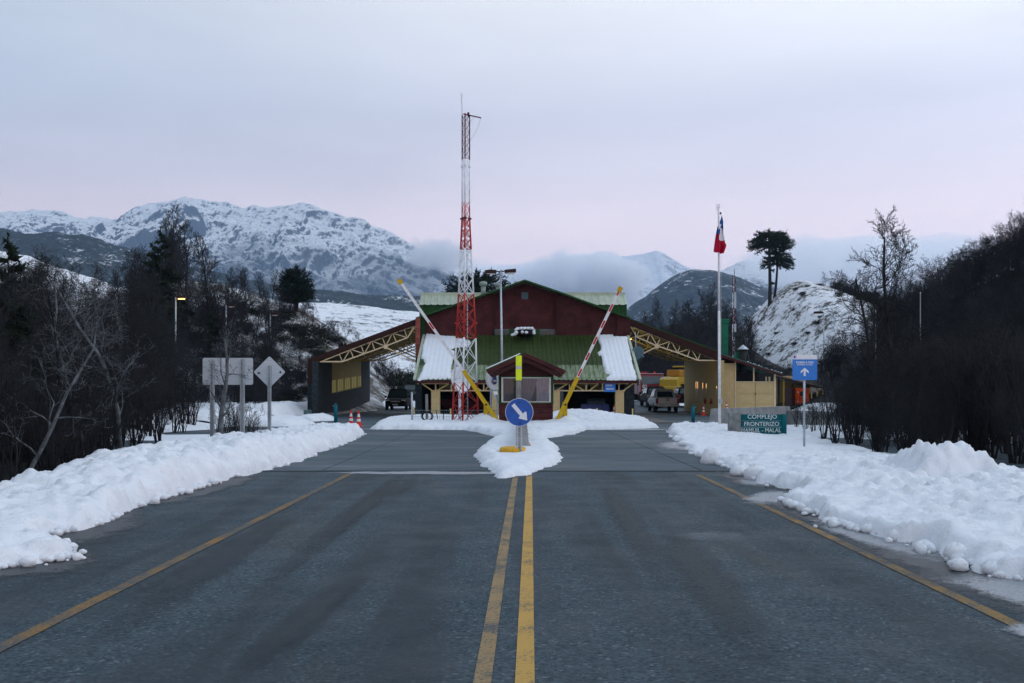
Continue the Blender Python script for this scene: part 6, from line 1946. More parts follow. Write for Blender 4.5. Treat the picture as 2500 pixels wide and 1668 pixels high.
def suv(label, loc, rz, paint, L=4.6, Wd=1.86, H=1.76, plate='plate_white', racks=False, name='parked_car', cat='car'):
    t = thing(name, label, cat, loc, rz, None, world=False)
    h = L / 2
    part('body', body_loft([(-h, .46, .92, Wd * .90), (-h + .12, .36, 1.04, Wd * .99), (-h + .8, .30, 1.06, Wd), (h - 1.5, .30, 1.07, Wd), (h - .5, .32, 1.01, Wd * .99), (h - .12, .38, .92, Wd * .95), (h, .46, .80, Wd * .86)]), paint, t, smooth=False)
    cab(t, -h + .06, h - 1.15, -h + .42, h - 1.95, 1.04, H - .03, Wd * .95, Wd * .78, paint)
    for x in (-1, 1):
        wheel(t, x * (Wd / 2 - .10), -h + .85, .36); wheel(t, x * (Wd / 2 - .10), h - .88, .36)
        part('headlight', MB().cbox(x * Wd * .36 - .17, x * Wd * .36 + .17, h - .16, h - .02, .74, .90, .02), 'lamp_glass', t)
        part('tail_light', MB().cbox(x * Wd * .42 - .09, x * Wd * .42 + .09, -h - .01, -h + .1, .72, 1.0, .02), 'tail_red', t)
        part('mirror', MB().cbox(x * (Wd / 2 + .10) - .10, x * (Wd / 2 + .10) + .10, h - 1.62, h - 1.52, 1.08, 1.24, .03), paint, t)
        if racks: part('roof_rail', MB().tube((x * Wd * .36, -h + .6, H + .04), (x * Wd * .36, h - 2.1, H + .04), .02, n=6), 'rim', t)
    part('grille', MB().cbox(-.42, .42, h - .05, h + .005, .70, .82, .01), 'rim', t)
    part('badge', MB().cbox(-.07, .07, h, h + .012, .72, .80, .01), 'plate_white', t)
    part('front_bumper', MB().cbox(-Wd * .45, Wd * .45, h - .1, h + .06, .38, .58, .04), 'dark', t)
    part('rear_bumper', MB().cbox(-Wd * .46, Wd * .46, -h - .07, -h + .1, .40, .62, .04), 'dark', t)
    part('number_plate', MB().box(-.24, .24, h + .062, h + .07, .44, .54), plate, t)
    part('number_plate', MB().box(-.22, .22, -h - .02, -h - .008, .78, .88), plate, t)
    return t


def pickup(label, loc, rz, paint, L=5.2, Wd=1.80, H=1.78, bars='silver_car'):
    t = thing('pickup_truck', label, 'pickup', loc, rz, None, world=False)
    h = L / 2
    part('body', body_loft([(-h + 1.55, .50, 1.05, Wd * .99), (-h + 2.4, .42, 1.06, Wd), (h - 1.4, .42, 1.08, Wd), (h - .5, .44, 1.02, Wd * .98), (h - .1, .48, .94, Wd * .93), (h, .52, .82, Wd * .86)]), paint, t)
    bed = part('bed', MB().box(-Wd / 2 + .1, Wd / 2 - .1, -h + .12, -h + 1.6, .50, .66), paint, t)
    for x in (-1, 1):
        part('bed_side', MB().cbox(x * (Wd / 2 - .05) - .06, x * (Wd / 2 - .05) + .06, -h + .05, -h + 1.6, .48, 1.10, .03), paint, bed)
        wheel(t, x * (Wd / 2 - .10), -h + 1.1, .38); wheel(t, x * (Wd / 2 - .10), h - .95, .38)
        part('tail_light', MB().cbox(x * (Wd / 2 - .08) - .085, x * (Wd / 2 - .08) + .085, -h - .015, -h + .08, .70, 1.05, .02), 'tail_red', t)
        part('headlight', MB().cbox(x * Wd * .36 - .18, x * Wd * .36 + .18, h - .16, h - .02, .72, .92, .02), 'lamp_glass', t)
        part('mirror', MB().cbox(x * (Wd / 2 + .12) - .10, x * (Wd / 2 + .12) + .10, h - 1.75, h - 1.65, 1.08, 1.28, .03), paint, t)
        part('roll_bar', MB().path([(x * (Wd / 2 - .16), -h + .75, 1.08), (x * (Wd / 2 - .26), -h + 1.3, 1.62)], .035, 8), bars, t)
        part('mud_flap', MB().box(x * (Wd / 2 - .16) - .11, x * (Wd / 2 - .16) + .11, -h + .60, -h + .62, .20, .55), 'rubber', t)
    part('roll_bar_top', MB().tube((-Wd / 2 + .26, -h + 1.3, 1.62), (Wd / 2 - .26, -h + 1.3, 1.62), .035, n=8), bars, t)
    tg = part('tailgate', MB().cbox(-Wd / 2 + .17, Wd / 2 - .17, -h - .01, -h + .06, .60, 1.10, .025), paint, t)
    part('handle', MB().cbox(-.10, .10, -h - .03, -h - .008, .90, .97, .008), 'dark', tg)
    part('spoiler', MB().box(-.14, .14, -h - .015, -h - .012, 1.03, 1.07), 'dark', tg)
    part('tonneau', MB().box(-Wd / 2 + .12, Wd / 2 - .12, -h + .07, -h + 1.58, 1.05, 1.08), 'cabinet', t)
    cab(t, -h + 1.6, h - 1.25, -h + 1.85, h - 2.1, 1.06, H - .03, Wd * .94, Wd * .76, paint, side=2)
    bp = part('rear_bumper', MB().cbox(-Wd * .48, Wd * .48, -h - .16, -h + .02, .42, .62, .05), bars, t)
    part('number_plate', MB().box(-.22, .22, -h - .175, -h - .163, .47, .58), 'plate_white', bp)
    part('front_bumper', MB().cbox(-Wd * .46, Wd * .46, h - .1, h + .08, .40, .60, .05), paint, t)
    part('grille', MB().cbox(-.4, .4, h - .06, h + .006, .68, .86, .01), 'rim', t)
    return t


gz = lambda x, y: float(z_ground(x, y)) + .012
def put(px, d): return (Xp(px, d), d, gz(Xp(px, d), d))


suv('black sport utility car facing out of the left canopy', put(974, 88), math.pi - .02, 'black_car', L=4.7, Wd=1.88, H=1.85, racks=False)
suv('dark car behind the black sport utility car', put(1006, 97), math.pi, 'brown_car', L=4.4, Wd=1.78, H=1.70)
pickup('silver pickup parked with its tailgate towards the road', put(1617.5, 79), .0, 'silver_car')
pickup('dark pickup standing ahead of the silver pickup', put(1597, 87.5), .03, 'brown_car', bars='brown_car', Wd=1.84)
suv('black hatchback with roof rails under the right canopy', put(1671, 88), .0, 'black_car', L=4.3, Wd=1.90, H=1.68, racks=True)
pickup('maroon pickup parked sideways under the porch behind the mast', (-3.3, 67.6, .012), -math.pi / 2, 'maroon_car', bars='dark', L=5.3)

# fire truck
t = thing('fire_truck', 'red fire truck with white cab numbers behind the pickups', 'truck', put(1583, 104), math.pi, world=False)
part('cab', body_loft([(0.6, .55, 2.75, 2.40), (2.3, .55, 2.78, 2.40), (2.62, .55, 2.66, 2.36), (2.75, .60, 1.9, 2.30), (2.78, .62, 1.2, 2.26)]), 'truck_red', t)
part('windscreen', MB().plate([(-1.02, 2.79, 1.75), (1.02, 2.79, 1.75), (.98, 2.70, 2.52), (-.98, 2.70, 2.52)], .02), 'glass_blue', t)
part('roof_rim', MB().cbox(-1.18, 1.18, .6, 2.6, 2.74, 2.84, .04), M('truck_roof', (0.5, 0.28, 0.32), 0.5), t)
part('body', MB().cbox(-1.22, 1.22, -4.2, .5, .7, 2.7, .06), 'truck_red', t)
part('bumper', MB().cbox(-1.2, 1.2, 2.7, 2.95, .45, .85, .05), 'plate_white', t)
part('grille', MB().cbox(-.8, .8, 2.77, 2.82, 1.0, 1.35, .02), 'dark', t)
for x in (-1, 1):
    part('headlight', MB().lathe([(.13, 2.77), (.13, 2.83)], (x * .92, 0, 1.12), 14, 'y'), 'lamp_glass', t)
    part('mirror', MB().cbox(x * 1.42 - .1, x * 1.42 + .1, 2.5, 2.6, 1.6, 2.2, .03), 'dark', t)
    wheel(t, x * 1.05, 1.7, .5, .3); wheel(t, x * 1.05, -2.6, .5, .3)
    part('side_window', MB().box(x * 1.2 - .012, x * 1.2 + .012, 1.2, 2.3, 1.8, 2.5), 'glass', t)
part('light_bar', MB().cbox(.35, 1.1, 1.4, 1.9, 2.84, 3.0, .03), 'tail_red', t)
part('beacon', MB().lathe([(.09, 2.84), (.09, 2.98), (.05, 3.02)], (-.35, 2.0, 0), 12), 'cone_orange', t)
nm = text_part('cab_number', '01', .5, 'sign_white', t, (0, 0, 0), width=.42, bold=.02, off_world=False)
nm.rotation_euler = (0, 0, math.pi); nm.location = (.78, 2.81, 1.5)

# wheel loader
t = thing('wheel_loader', 'yellow wheel loader parked half behind the cream canopy wall', 'loader', put(1668, 97), -math.pi / 2 + .9, world=False)
part('hood', MB().loft([[(-.95, -2.9, 1.3), (.95, -2.9, 1.3), (.95, -2.9, 2.15), (-.95, -2.9, 2.15)], [(-1.0, -2.5, 1.1), (1.0, -2.5, 1.1), (1.0, -2.5, 2.4), (-1.0, -2.5, 2.4)], [(-1.0, -.6, 1.1), (1.0, -.6, 1.1), (1.0, -.6, 2.5), (-1.0, -.6, 2.5)]]), 'loader_yellow', t)
part('air_box', MB().cbox(-.7, .7, -2.0, -1.0, 2.48, 3.1, .05), 'loader_orange', t)
part('counterweight', MB().cbox(-1.1, 1.1, -3.1, -2.5, .8, 1.5, .08), 'loader_yellow', t)
cbn = part('cab', MB().cbox(-.75, .75, -.5, 1.0, 1.6, 3.35, .06), 'glass', t)
for x in (-.76, .76):
    for y in (-.5, .25, 1.0):
        part('cab_pillar', MB().box(x - .04, x + .04, y - .05, y + .05, 1.6, 3.35), 'dark', cbn)
part('cab_roof', MB().cbox(-.85, .85, -.65, 1.15, 3.35, 3.5, .04), 'loader_yellow', cbn)
part('front_frame', MB().cbox(-.6, .6, 1.0, 2.6, .8, 1.7, .06), 'loader_yellow', t)
for x in (-1, 1):
    wheel(t, x * 1.05, -1.6, .78, .55); wheel(t, x * 1.05, 1.8, .78, .55)
    part('fender', MB().cbox(x * 1.05 - .3, x * 1.05 + .3, -2.3, -.8, 1.58, 1.72, .03), 'dark', t)
    part('lift_arm', MB().beam((x * .6, 1.2, 1.7), (x * .6, 3.3, .7), .18, .3), 'loader_yellow', t)
part('bucket', MB().prism([(-1.3, .1), (1.3, .1), (1.3, 1.1), (-1.3, 1.1)], 3.3, 3.9), 'loader_yellow', t)
part('work_lamp', MB().tube((-.5, -2.95, 2.3), (-.5, -3.05, 2.3), .1, n=10), 'lamp_glass', t)


# ------------------------------------------------------------------ vegetation
WOOD_SRC = []


def wood_group():
    """geometry nodes: set the four background trees on the points of a wood"""
    ng = bpy.data.node_groups.new('wood', 'GeometryNodeTree')
    ng.interface.new_socket('Geometry', in_out='INPUT', socket_type='NodeSocketGeometry')
    ng.interface.new_socket('Geometry', in_out='OUTPUT', socket_type='NodeSocketGeometry')
    n, l = ng.nodes, ng.links
    gi, go = n.new('NodeGroupInput'), n.new('NodeGroupOutput')
    jn = n.new('GeometryNodeJoinGeometry')

    def attr(nm, ty):
        x = n.new('GeometryNodeInputNamedAttribute'); x.data_type = ty; x.inputs[0].default_value = nm
        return x.outputs[0]
    kind, turn, size = attr('kind', 'INT'), attr('turn', 'FLOAT'), attr('size', 'FLOAT')
    cx = n.new('ShaderNodeCombineXYZ'); l.new(turn, cx.inputs[2])
    for k, parts_ in enumerate(WOOD_SRC):
        cmpn = n.new('FunctionNodeCompare'); cmpn.data_type = 'INT'; cmpn.operation = 'EQUAL'
        l.new(kind, [i for i in cmpn.inputs if i.enabled and i.type == 'INT'][0])
        [i for i in cmpn.inputs if i.enabled and i.type == 'INT'][1].default_value = k
        for ob in parts_:
            oi = n.new('GeometryNodeObjectInfo'); oi.transform_space = 'ORIGINAL'; oi.inputs[0].default_value = ob
            ip = n.new('GeometryNodeInstanceOnPoints')
            l.new(gi.outputs[0], ip.inputs['Points']); l.new(oi.outputs['Geometry'], ip.inputs['Instance'])
            l.new(cmpn.outputs[0], ip.inputs['Selection'])
            l.new(cx.outputs[0], ip.inputs['Rotation']); l.new(size, ip.inputs['Scale'])
            l.new(ip.outputs[0], jn.inputs[0])
    l.new(jn.outputs[0], go.inputs[0])
    return ng


def wood_mass(name, protos, places, label, cat='wood'):
    """a wood that reads as one mass: one object whose points carry trees"""
    if not WOOD_SRC:
        for i, (px_, y_) in enumerate(((2420, 74), (2470, 70), (2380, 78), (2330, 80))):
            t_ = place_tree(protos[i], 'bare_tree', 'leafless dark tree on the steep wooded slope', 'tree', (Xp(px_, y_), y_, zR(Xp(px_, y_), y_) - .2), i * 1.3, .9, 'trees on the right slope')
            WOOD_SRC.append(list(t_.children))
        WOOD_SRC.append([])
        WOOD_SRC.pop()
        wood_mass.ng = wood_group()
    me = bpy.data.meshes.new(name)
    a_ = np.array(places, float)
    me.vertices.add(len(a_)); me.vertices.foreach_set('co', a_[:, :3].astype(np.float32).reshape(-1))
    for nm, ty, dat in (('kind', 'INT', np.arange(len(a_)) % 4), ('turn', 'FLOAT', a_[:, 3]), ('size', 'FLOAT', a_[:, 4])):
        at = me.attributes.new(nm, ty, 'POINT')
        at.data.foreach_set('value', dat.astype(np.int32 if ty == 'INT' else np.float32))
    o = link(bpy.data.objects.new(name, me))
    md = o.modifiers.new('trees', 'NODES'); md.node_group = wood_mass.ng
    return tag(o, label, cat, None, 'stuff')


class Twigs:
    """collects tapered limbs as 3 to 6 sided tubes into numpy-ready lists"""
    def __init__(s):
        s.v, s.f = [], []

    def limb(s, pts, radii, n):
        o = len(s.v)
        up = Vector((.31, .17, .93))
        for k, p in enumerate(pts):
            d = (pts[min(k + 1, len(pts) - 1)] - pts[max(k - 1, 0)])
            if d.length < 1e-6: d = Vector((0, 0, 1))
            d.normalize()
            a = d.cross(up)
            if a.length < 1e-3: a = Vector((1, 0, 0))
            a.normalize(); b_ = d.cross(a)
            for i in range(n):
                t = 2 * math.pi * i / n
                q = p + (a * math.cos(t) + b_ * math.sin(t)) * radii[k]
                s.v.append((q.x, q.y, q.z))
        for k in range(len(pts) - 1):
            for i in range(n):
                j = (i + 1) % n
                s.f.append((o + k * n + i, o + k * n + j, o + (k + 1) * n + j, o + (k + 1) * n + i))

    def mesh(s, name, m):
        me = bpy.data.meshes.new(name)
        me.from_pydata(s.v, [], s.f)
        me.polygons.foreach_set('use_smooth', [True] * len(me.polygons))
        me.materials.append(MATS[m])
        return me


def bare_tree(seed, h, counts=(15, 7, 5, 3), spread=.55, trunk_r=.11, crook=.16, twig=.006, start=.25, m='bark', up=.25, stems=1, lean=.0, crown_len=.42):
    rr = random.Random(seed)
    tk, cw = Twigs(), Twigs()

    def rv(): return Vector((rr.gauss(0, 1), rr.gauss(0, 1), rr.gauss(0, 1)))

    def grow(p, d, L, r, lv):
        nseg = (7, 5, 3, 2, 1)[min(lv, 4)]
        pts, rad = [p.copy()], [r]
        q = p.copy(); dd = d.normalized()
        tip = max(twig * .5, r * (.22 if lv < 2 else .4))
        for k in range(nseg):
            dd = (dd + rv() * crook * (1 if lv else .55) + Vector((0, 0, up * .35 * (1 if lv else .6)))).normalized()
            q = q + dd * (L / nseg)
            pts.append(q.copy()); rad.append(r + (tip - r) * ((k + 1) / nseg) ** .8)
        (tk if lv < 2 else cw).limb(pts, rad, (7, 5, 3, 3, 3)[min(lv, 4)])
        if lv >= len(counts): return
        n = counts[lv]
        if lv == 0: n = max(3, int(n / stems))
        for c in range(n):
            t0 = start if lv == 0 else .2
            t = t0 + (1 - t0) * ((c + rr.random()) / n)
            s = t * nseg; i = min(int(s), nseg - 1); fz_ = s - i
            bp = pts[i].lerp(pts[i + 1], fz_); br = rad[i] + (rad[i + 1] - rad[i]) * fz_
            ax = (pts[i + 1] - pts[i]).normalized()
            sd = ax.cross(rv())
            if sd.length < 1e-3: continue
            sd.normalize()
            a = rr.uniform(.45, 1.05) * (spread / .55)
            nd = ax * math.cos(a) + sd * math.sin(a)
            if lv == 0: cl = L * crown_len * (1.15 - .75 * t) * rr.uniform(.7, 1.2)
            else: cl = L * rr.uniform(.38, .62) * (1.1 - .4 * t)
            grow(bp, nd, cl, max(twig, br * (.5 if lv < 2 else .6)), lv + 1)

    for s in range(stems):
        a = rr.uniform(0, 6.28)
        off = Vector((math.cos(a), math.sin(a), 0)) * (.0 if stems == 1 else rr.uniform(.02, .3) * h * .12)
        d = Vector((math.cos(a) * (lean + (.35 if stems > 1 else 0) * rr.random()), math.sin(a) * (lean + (.35 if stems > 1 else 0) * rr.random()), 1))
        grow(off + Vector((0, 0, -.1)), d, h * rr.uniform(.75, 1.0), trunk_r * rr.uniform(.7, 1.0), 0)
    return tk.mesh('trunk', m), cw.mesh('crown', m)


TREE_LOG = []


def place_tree(proto, name, label, cat, loc, rz, s, group, sz=None):
    t = bpy.data.objects.new(name, None); t.empty_display_size = .3
    t.location = loc; t.rotation_euler = (0, 0, rz); t.scale = (s, s, sz or s)
    link(t)
    tag(t, label, cat, group)
    for nm, me in zip(('trunk', 'crown'), proto):
        if me is None: continue
        o = bpy.data.objects.new(nm, me); link(o, t)
    return t


near = [bare_tree(11 + i, 6.5, counts=(14, 7, 6, 3), trunk_r=.10, crook=.20, twig=.005, start=.18, spread=.6) for i in range(4)]
snag = [bare_tree(31 + i, 6.0, counts=(11, 6, 4, 2), trunk_r=.11, crook=.30, twig=.006, start=.2, spread=.75, m='bark_pale') for i in range(2)]
shrub = [bare_tree(41 + i, 2.4, counts=(22, 6, 5, 2), trunk_r=.028, crook=.16, twig=.0035, start=.1, spread=.5, stems=7, up=.4, crown_len=.5) for i in range(3)]
far_t = [bare_tree(51 + i, 9.0, counts=(20, 7, 6), trunk_r=.15, crook=.15, twig=.018, start=.2, spread=.52, m='bark_far', up=.35, crown_len=.38) for i in range(4)]
mid_t = [bare_tree(61 + i, 5.5, counts=(18, 7, 6, 3), trunk_r=.07, crook=.18, twig=.007, start=.12, spread=.62, m='bark_far', up=.25, crown_len=.44, stems=2) for i in range(4)]

lite_t = [bare_tree(91 + i, 5.5, counts=(17, 7, 5), trunk_r=.06, crook=.2, twig=.010, start=.12, spread=.68, m='bark_far', up=.22, crown_len=.46) for i in range(4)]
# --- the dark thicket left of the road
g1 = 'bare trees of the left thicket'
spots = []
for i in range(400):
    y = rng.uniform(11, 62)
    xe = -9.3 - max(0, (y - 20)) * .26 - max(0, y - 40) * .05
    x = xe - abs(rng.gauss(0, 1)) * (1.5 + y * .28)
    px = x * F / y + CX
    if px < -160 or px > 560: continue
    if any((x - a) ** 2 + (y - b_) ** 2 < 1.3 for a, b_ in spots): continue
    spots.append((x, y))
    if len(spots) >= 86: break
for i, (x, y) in enumerate(spots):
    p_ = near[i % 4]
    px = x * F / y + CX
    hmax = (CH + (954 - np.interp(px, [-150, 0, 60, 130, 200, 300, 380, 450, 520, 600], [620, 640, 600, 600, 650, 660, 640, 680, 720, 800])) * y / F)
    s = min(max(.35, rng.uniform(.72, 1.04) * hmax / 6.9), 1.7)
    place_tree(p_, 'bare_tree', 'dark leafless tree in the tangled thicket beside the long snow bank', 'tree', (x, y, float(z_ground(x, y)) - .1), rng.uniform(0, 6.28), s, g1)
for i in range(105):
    y = rng.uniform(9, 48)
    x = -8.3 - max(0, (y - 20)) * .24 - abs(rng.gauss(0, 1)) * (.8 + .08 * y)
    if x * F / y + CX > 560: continue
    place_tree(shrub[i % 3], 'bare_shrub', 'leafless dark shrub at the edge of the left thicket', 'shrub', (x, y, float(z_ground(x, y)) - .05), rng.uniform(0, 6.28), rng.uniform(.7, 1.25), 'shrubs of the left thicket')
for px, y, s, rz, lab in ((300, 23, .86, 2.6, 'pale grey crooked tree deep in the left thicket'), (70, 17, .55, 2.2, 'small pale dead stump with short limbs in the left thicket'), (200, 22, .8, 4.0, 'grey lichened tree with drooping limbs in the left thicket')):
    place_tree(snag[1 if px < 250 else 0], 'bare_tree', lab, 'tree', (Xp(px, y), y, 0), rz, s, None)
pl = []
for i in range(330):
    y = rng.uniform(13, 76)
    xe = -10.0 - max(0, (y - 20)) * .27
    x = xe - rng.random() ** 1.3 * (3 + y * .34)
    pl.append((x, y, -.2, rng.uniform(0, 6.28), rng.uniform(.5, .8) * (.55 + y / 90)))
wood_mass('thicket_mass', lite_t, pl, 'dense leafless brushwood filling the left thicket', 'thicket')
place_tree(bare_tree(71, 3.4, counts=(9, 5, 4, 2), trunk_r=.12, crook=.26, twig=.005, start=.35, spread=.7, m='bark_pale'), 'bare_tree', 'short broken tree with a split trunk in front of the rectangular sign back', 'tree', (Xp(540, 25.5), 25.5, -.05), 2.0, .95, None)
for px, y, s in ((600, 27.5, .62), (575, 28.5, .7), (545, 27.2, .6), (622, 29, .45)):
    place_tree(shrub[int(px) % 3], 'bare_shrub', 'leafless bush at the foot of the rectangular sign back', 'shrub', (Xp(px, y), y, 0), rng.uniform(0, 6), s, 'bushes round the sign posts')
# taller trees on the mound behind the thicket
for i in range(58):
    px = rng.uniform(250, 690) if i < 46 else rng.uniform(-60, 250)
    y = rng.uniform(78, 112)
    x = Xp(px, y)
    s = np.interp(px, [-60, 200, 330, 400, 470, 540, 620, 690], [.45, .45, .75, .95, .95, .72, .62, .40]) * rng.uniform(.75, 1.05)
    place_tree(far_t[i % 4], 'bare_tree', 'tall dark leafless tree on the streaked mound', 'tree', (x, y, zL(x, y) - .3), rng.uniform(0, 6.28), s, 'trees on the left mound')


pl = []
for i in range(260):
    px = rng.uniform(400, 790); y = rng.uniform(62, 98); x = Xp(px, y)
    if x > -15.5: continue
    pl.append((x, y, max(zL(x, y), float(z_ground(x, y))) - .2, rng.uniform(0, 6.28), np.interp(px, [400, 600, 790], [1.0, .75, .5]) * rng.uniform(.5, .95)))
wood_mass('background_wood', lite_t, pl, 'leafless brush covering the foot of the streaked mound')


# --- evergreen crowns made of many small leaf blades
def blades(mb_v, mb_f, c, d, L, w, n, rr, spread=.9):
    """n blades around a shoot from c along d"""
    d = Vector(d).normalized()
    for k in range(n):
        p = Vector(c) + d * (L * k / n)
        a = d.cross(Vector((rr.gauss(0, 1), rr.gauss(0, 1), rr.gauss(0, 1))))
        if a.length < 1e-4: continue
        a.normalize()
        t = (d * (1 - spread * .5) + a * spread).normalized() * w * rr.uniform(.7, 1.3)
        s_ = d.cross(a) * w * .28
        o = len(mb_v)
        mb_v += [tuple(p + s_), tuple(p - s_), tuple(p + t)]
        mb_f.append((o, o + 1, o + 2))


def araucaria(seed, h, crown0, width, trunk_r=.4, nb=90, low=(), ball=False, w=.2):
    """monkey puzzle: bare trunk, arching branches whose stiff leaves sit on an umbrella (or ball) shell"""
    rr = random.Random(seed)
    tk = Twigs(); lim = Twigs(); v, f = [], []
    tk.limb([Vector((math.sin(k * .9) * .1, 0, h * .96 * k / 6)) for k in range(7)], [trunk_r * (1 - .4 * k / 6) for k in range(7)], 9)
    zc, Hd = h * crown0, h * (1 - crown0)
    specs = []
    for i in range(nb):
        ph = math.asin(min(1, (i + rr.random()) / nb)) if not ball else math.asin(-.55 + 1.55 * min(1, (i + rr.random()) / nb))
        q = rr.uniform(.80, 1.08)
        if ball: tip = (width * math.cos(ph) * q, zc + Hd * (.42 + .58 * math.sin(ph)) * q, zc + Hd * (.30 + .45 * math.sin(ph)))
        else: tip = (width * math.cos(ph) ** .8 * q, zc + Hd * math.sin(ph) * q, zc + Hd * (.12 + .75 * math.sin(ph)))
        specs.append(tip)
    for z, r_ in low: specs.append((r_, z * h, z * h + .1))
    for rt, zt, zs in specs:
        a = rr.uniform(0, 6.28)
        d = Vector((math.cos(a), math.sin(a), 0)); sd0 = Vector((-d.y, d.x, 0))
        p0, p2 = Vector((0, 0, min(zs, h * .94))), d * rt + Vector((0, 0, zt))
        p1 = (p0 + p2) / 2 + Vector((0, 0, .16 * rt)) + sd0 * rr.gauss(0, .12) * rt
        pts = [p0 * (1 - u) ** 2 + p1 * 2 * u * (1 - u) + p2 * u * u for u in (0, .2, .4, .6, .8, 1)]
        pts[-1] += Vector((0, 0, .05 * rt))
        lim.limb(pts, [.055, .05, .045, .04, .035, .03], 4)
        for k in range(2, 6):
            dd = pts[k] - pts[k - 1]
            blades(v, f, pts[k - 1], dd, dd.length, w, int(10 + dd.length * 16), rr)
            for q in range(3 if k < 4 else 5):
                sd = dd.normalized().cross(Vector((rr.gauss(0, .4), rr.gauss(0, .4), rr.gauss(0, 1)))).normalized()
                sh_d = (dd.normalized() * .8 + sd * .75 + Vector((0, 0, rr.uniform(-.15, .4)))).normalized()
                Lq = (.35 + rt * .13) * rr.uniform(.6, 1.2)
                blades(v, f, pts[k - 1].lerp(pts[k], rr.random()), sh_d, Lq, w, int(8 + Lq * 18), rr)
    o = len(lim.v)
    me = bpy.data.meshes.new('crown')
    me.from_pydata(lim.v + v, [], lim.f + [tuple(i + o for i in q) for q in f])
    me.materials.append(MATS['araucaria_leaf'])
    return tk.mesh('trunk', 'bark'), me


dQ = 220.0
hq = lambda pyb, pyt, d: (pyb - pyt) * d / F
def on_knoll(px, d): return (Xp(px, d), d, zA(Xp(px, d), d) - .4)


b1, b2_ = on_knoll(1879, 217), on_knoll(1890, 218)
a1 = araucaria(101, Zp(566, 217) - b1[2], .74, 5.0, .42, 120, low=((.50, 2.2), (.48, 1.6), (.53, 2.6), (.56, 2.0), (.30, 1.3), (.30, 1.0)))
place_tree(a1, 'araucaria_tree', 'tall umbrella crowned araucaria on top of the snowy knoll', 'tree', b1, .3, 1.0, None)
a2 = araucaria(102, Zp(608, 218) - b2_[2], .62, 3.6, .30, 80)
place_tree(a2, 'araucaria_tree', 'shorter leaning araucaria beside the taller one on the knoll', 'tree', b2_, 0, 1.0, None).rotation_euler = (0, R(6), 0)
a3b = araucaria(104, hq(760, 652, 110), .12, 2.05, .26, 130, ball=True, w=.13)
place_tree(a3b, 'araucaria_tree', 'dense rounded araucaria on the right flank of the streaked mound', 'tree', (Xp(722, 110), 110, Zp(760, 110)), .2, 1.0, None)
a4 = araucaria(105, 11.5, .42, 4.6, .4, 170, ball=True, w=.17)
place_tree(a4, 'araucaria_tree', 'broad dark araucaria crown behind the gabled roof', 'tree', (Xp(1163, 130), 130, Zp(663, 130) - 11.5), .8, 1.0, None)


def conifer(seed, h, w, nb=46):
    rr = random.Random(seed); tk = Twigs(); v, f = [], []
    tk.limb([Vector((0, 0, h * k / 4)) for k in range(5)], [.09 * h / 6 * (1.05 - k / 4) for k in range(5)], 6)
    for i in range(nb):
        t = (i + rr.random()) / nb
        L = w * (1.03 - t) * rr.uniform(.75, 1.15)
        a = rr.uniform(0, 6.28)
        d = Vector((math.cos(a), math.sin(a), rr.uniform(-.25, .2))).normalized()
        c = Vector((0, 0, h * (.06 + .94 * t)))
        blades(v, f, c, d, L, .32 * w * (1.1 - t) + .08, 26, rr, .8)
    blades(v, f, Vector((0, 0, h * .9)), Vector((0, 0, 1)), h * .12, .14, 12, rr, .6)
    me = bpy.data.meshes.new('crown'); me.from_pydata(v, [], f); me.materials.append(MATS['conifer_leaf'])
    return tk.mesh('trunk', 'bark'), me


def leaf_bush(seed, w, h, n=420):
    rr = random.Random(seed); tk = Twigs(); v, f = [], []
    for k in range(6):
        a = rr.uniform(0, 6.28)
        tk.limb([Vector((0, 0, -.1)), Vector((math.cos(a) * w * .3, math.sin(a) * w * .3, h * .5)), Vector((math.cos(a) * w * .6, math.sin(a) * w * .6, h * .85))], [.03, .02, .01], 4)
    lob = [(Vector((rr.gauss(0, .35) * w, rr.gauss(0, .35) * w, h * rr.uniform(.3, .75))), rr.uniform(.28, .5)) for _ in range(7)]
    for k in range(n):
        c, r_ = rr.choice(lob)
        d = Vector((rr.gauss(0, 1), rr.gauss(0, 1), rr.gauss(0, .8))).normalized()
        p = c + Vector((d.x * w * r_, d.y * w * r_, d.z * h * r_)) * rr.uniform(.5, 1.1)
        if p.z < 0: p.z = rr.uniform(0, .2) * h
        blades(v, f, p, d + Vector((0, 0, .4)), .22 * w, .09 * w, 8, rr, .9)
    me = bpy.data.meshes.new('crown'); me.from_pydata(v, [], f); me.materials.append(MATS['bush_leaf'])
    return tk.mesh('stems', 'bark'), me


con = [conifer(201 + i, 6, 1.9) for i in range(3)]
bush = [leaf_bush(211 + i, 1.3, 1.3) for i in range(3)]


def place_bush(loc, s, label, group, sz=None):
    t = place_tree((bush[rng.randrange(3)][0], None), 'evergreen_bush', label, 'bush', loc, rng.uniform(0, 6.28), s, group, sz)
    t.children[0].name = 'stems'
    o = bpy.data.objects.new('foliage', bush[rng.randrange(3)][1]); link(o, t)
    return t


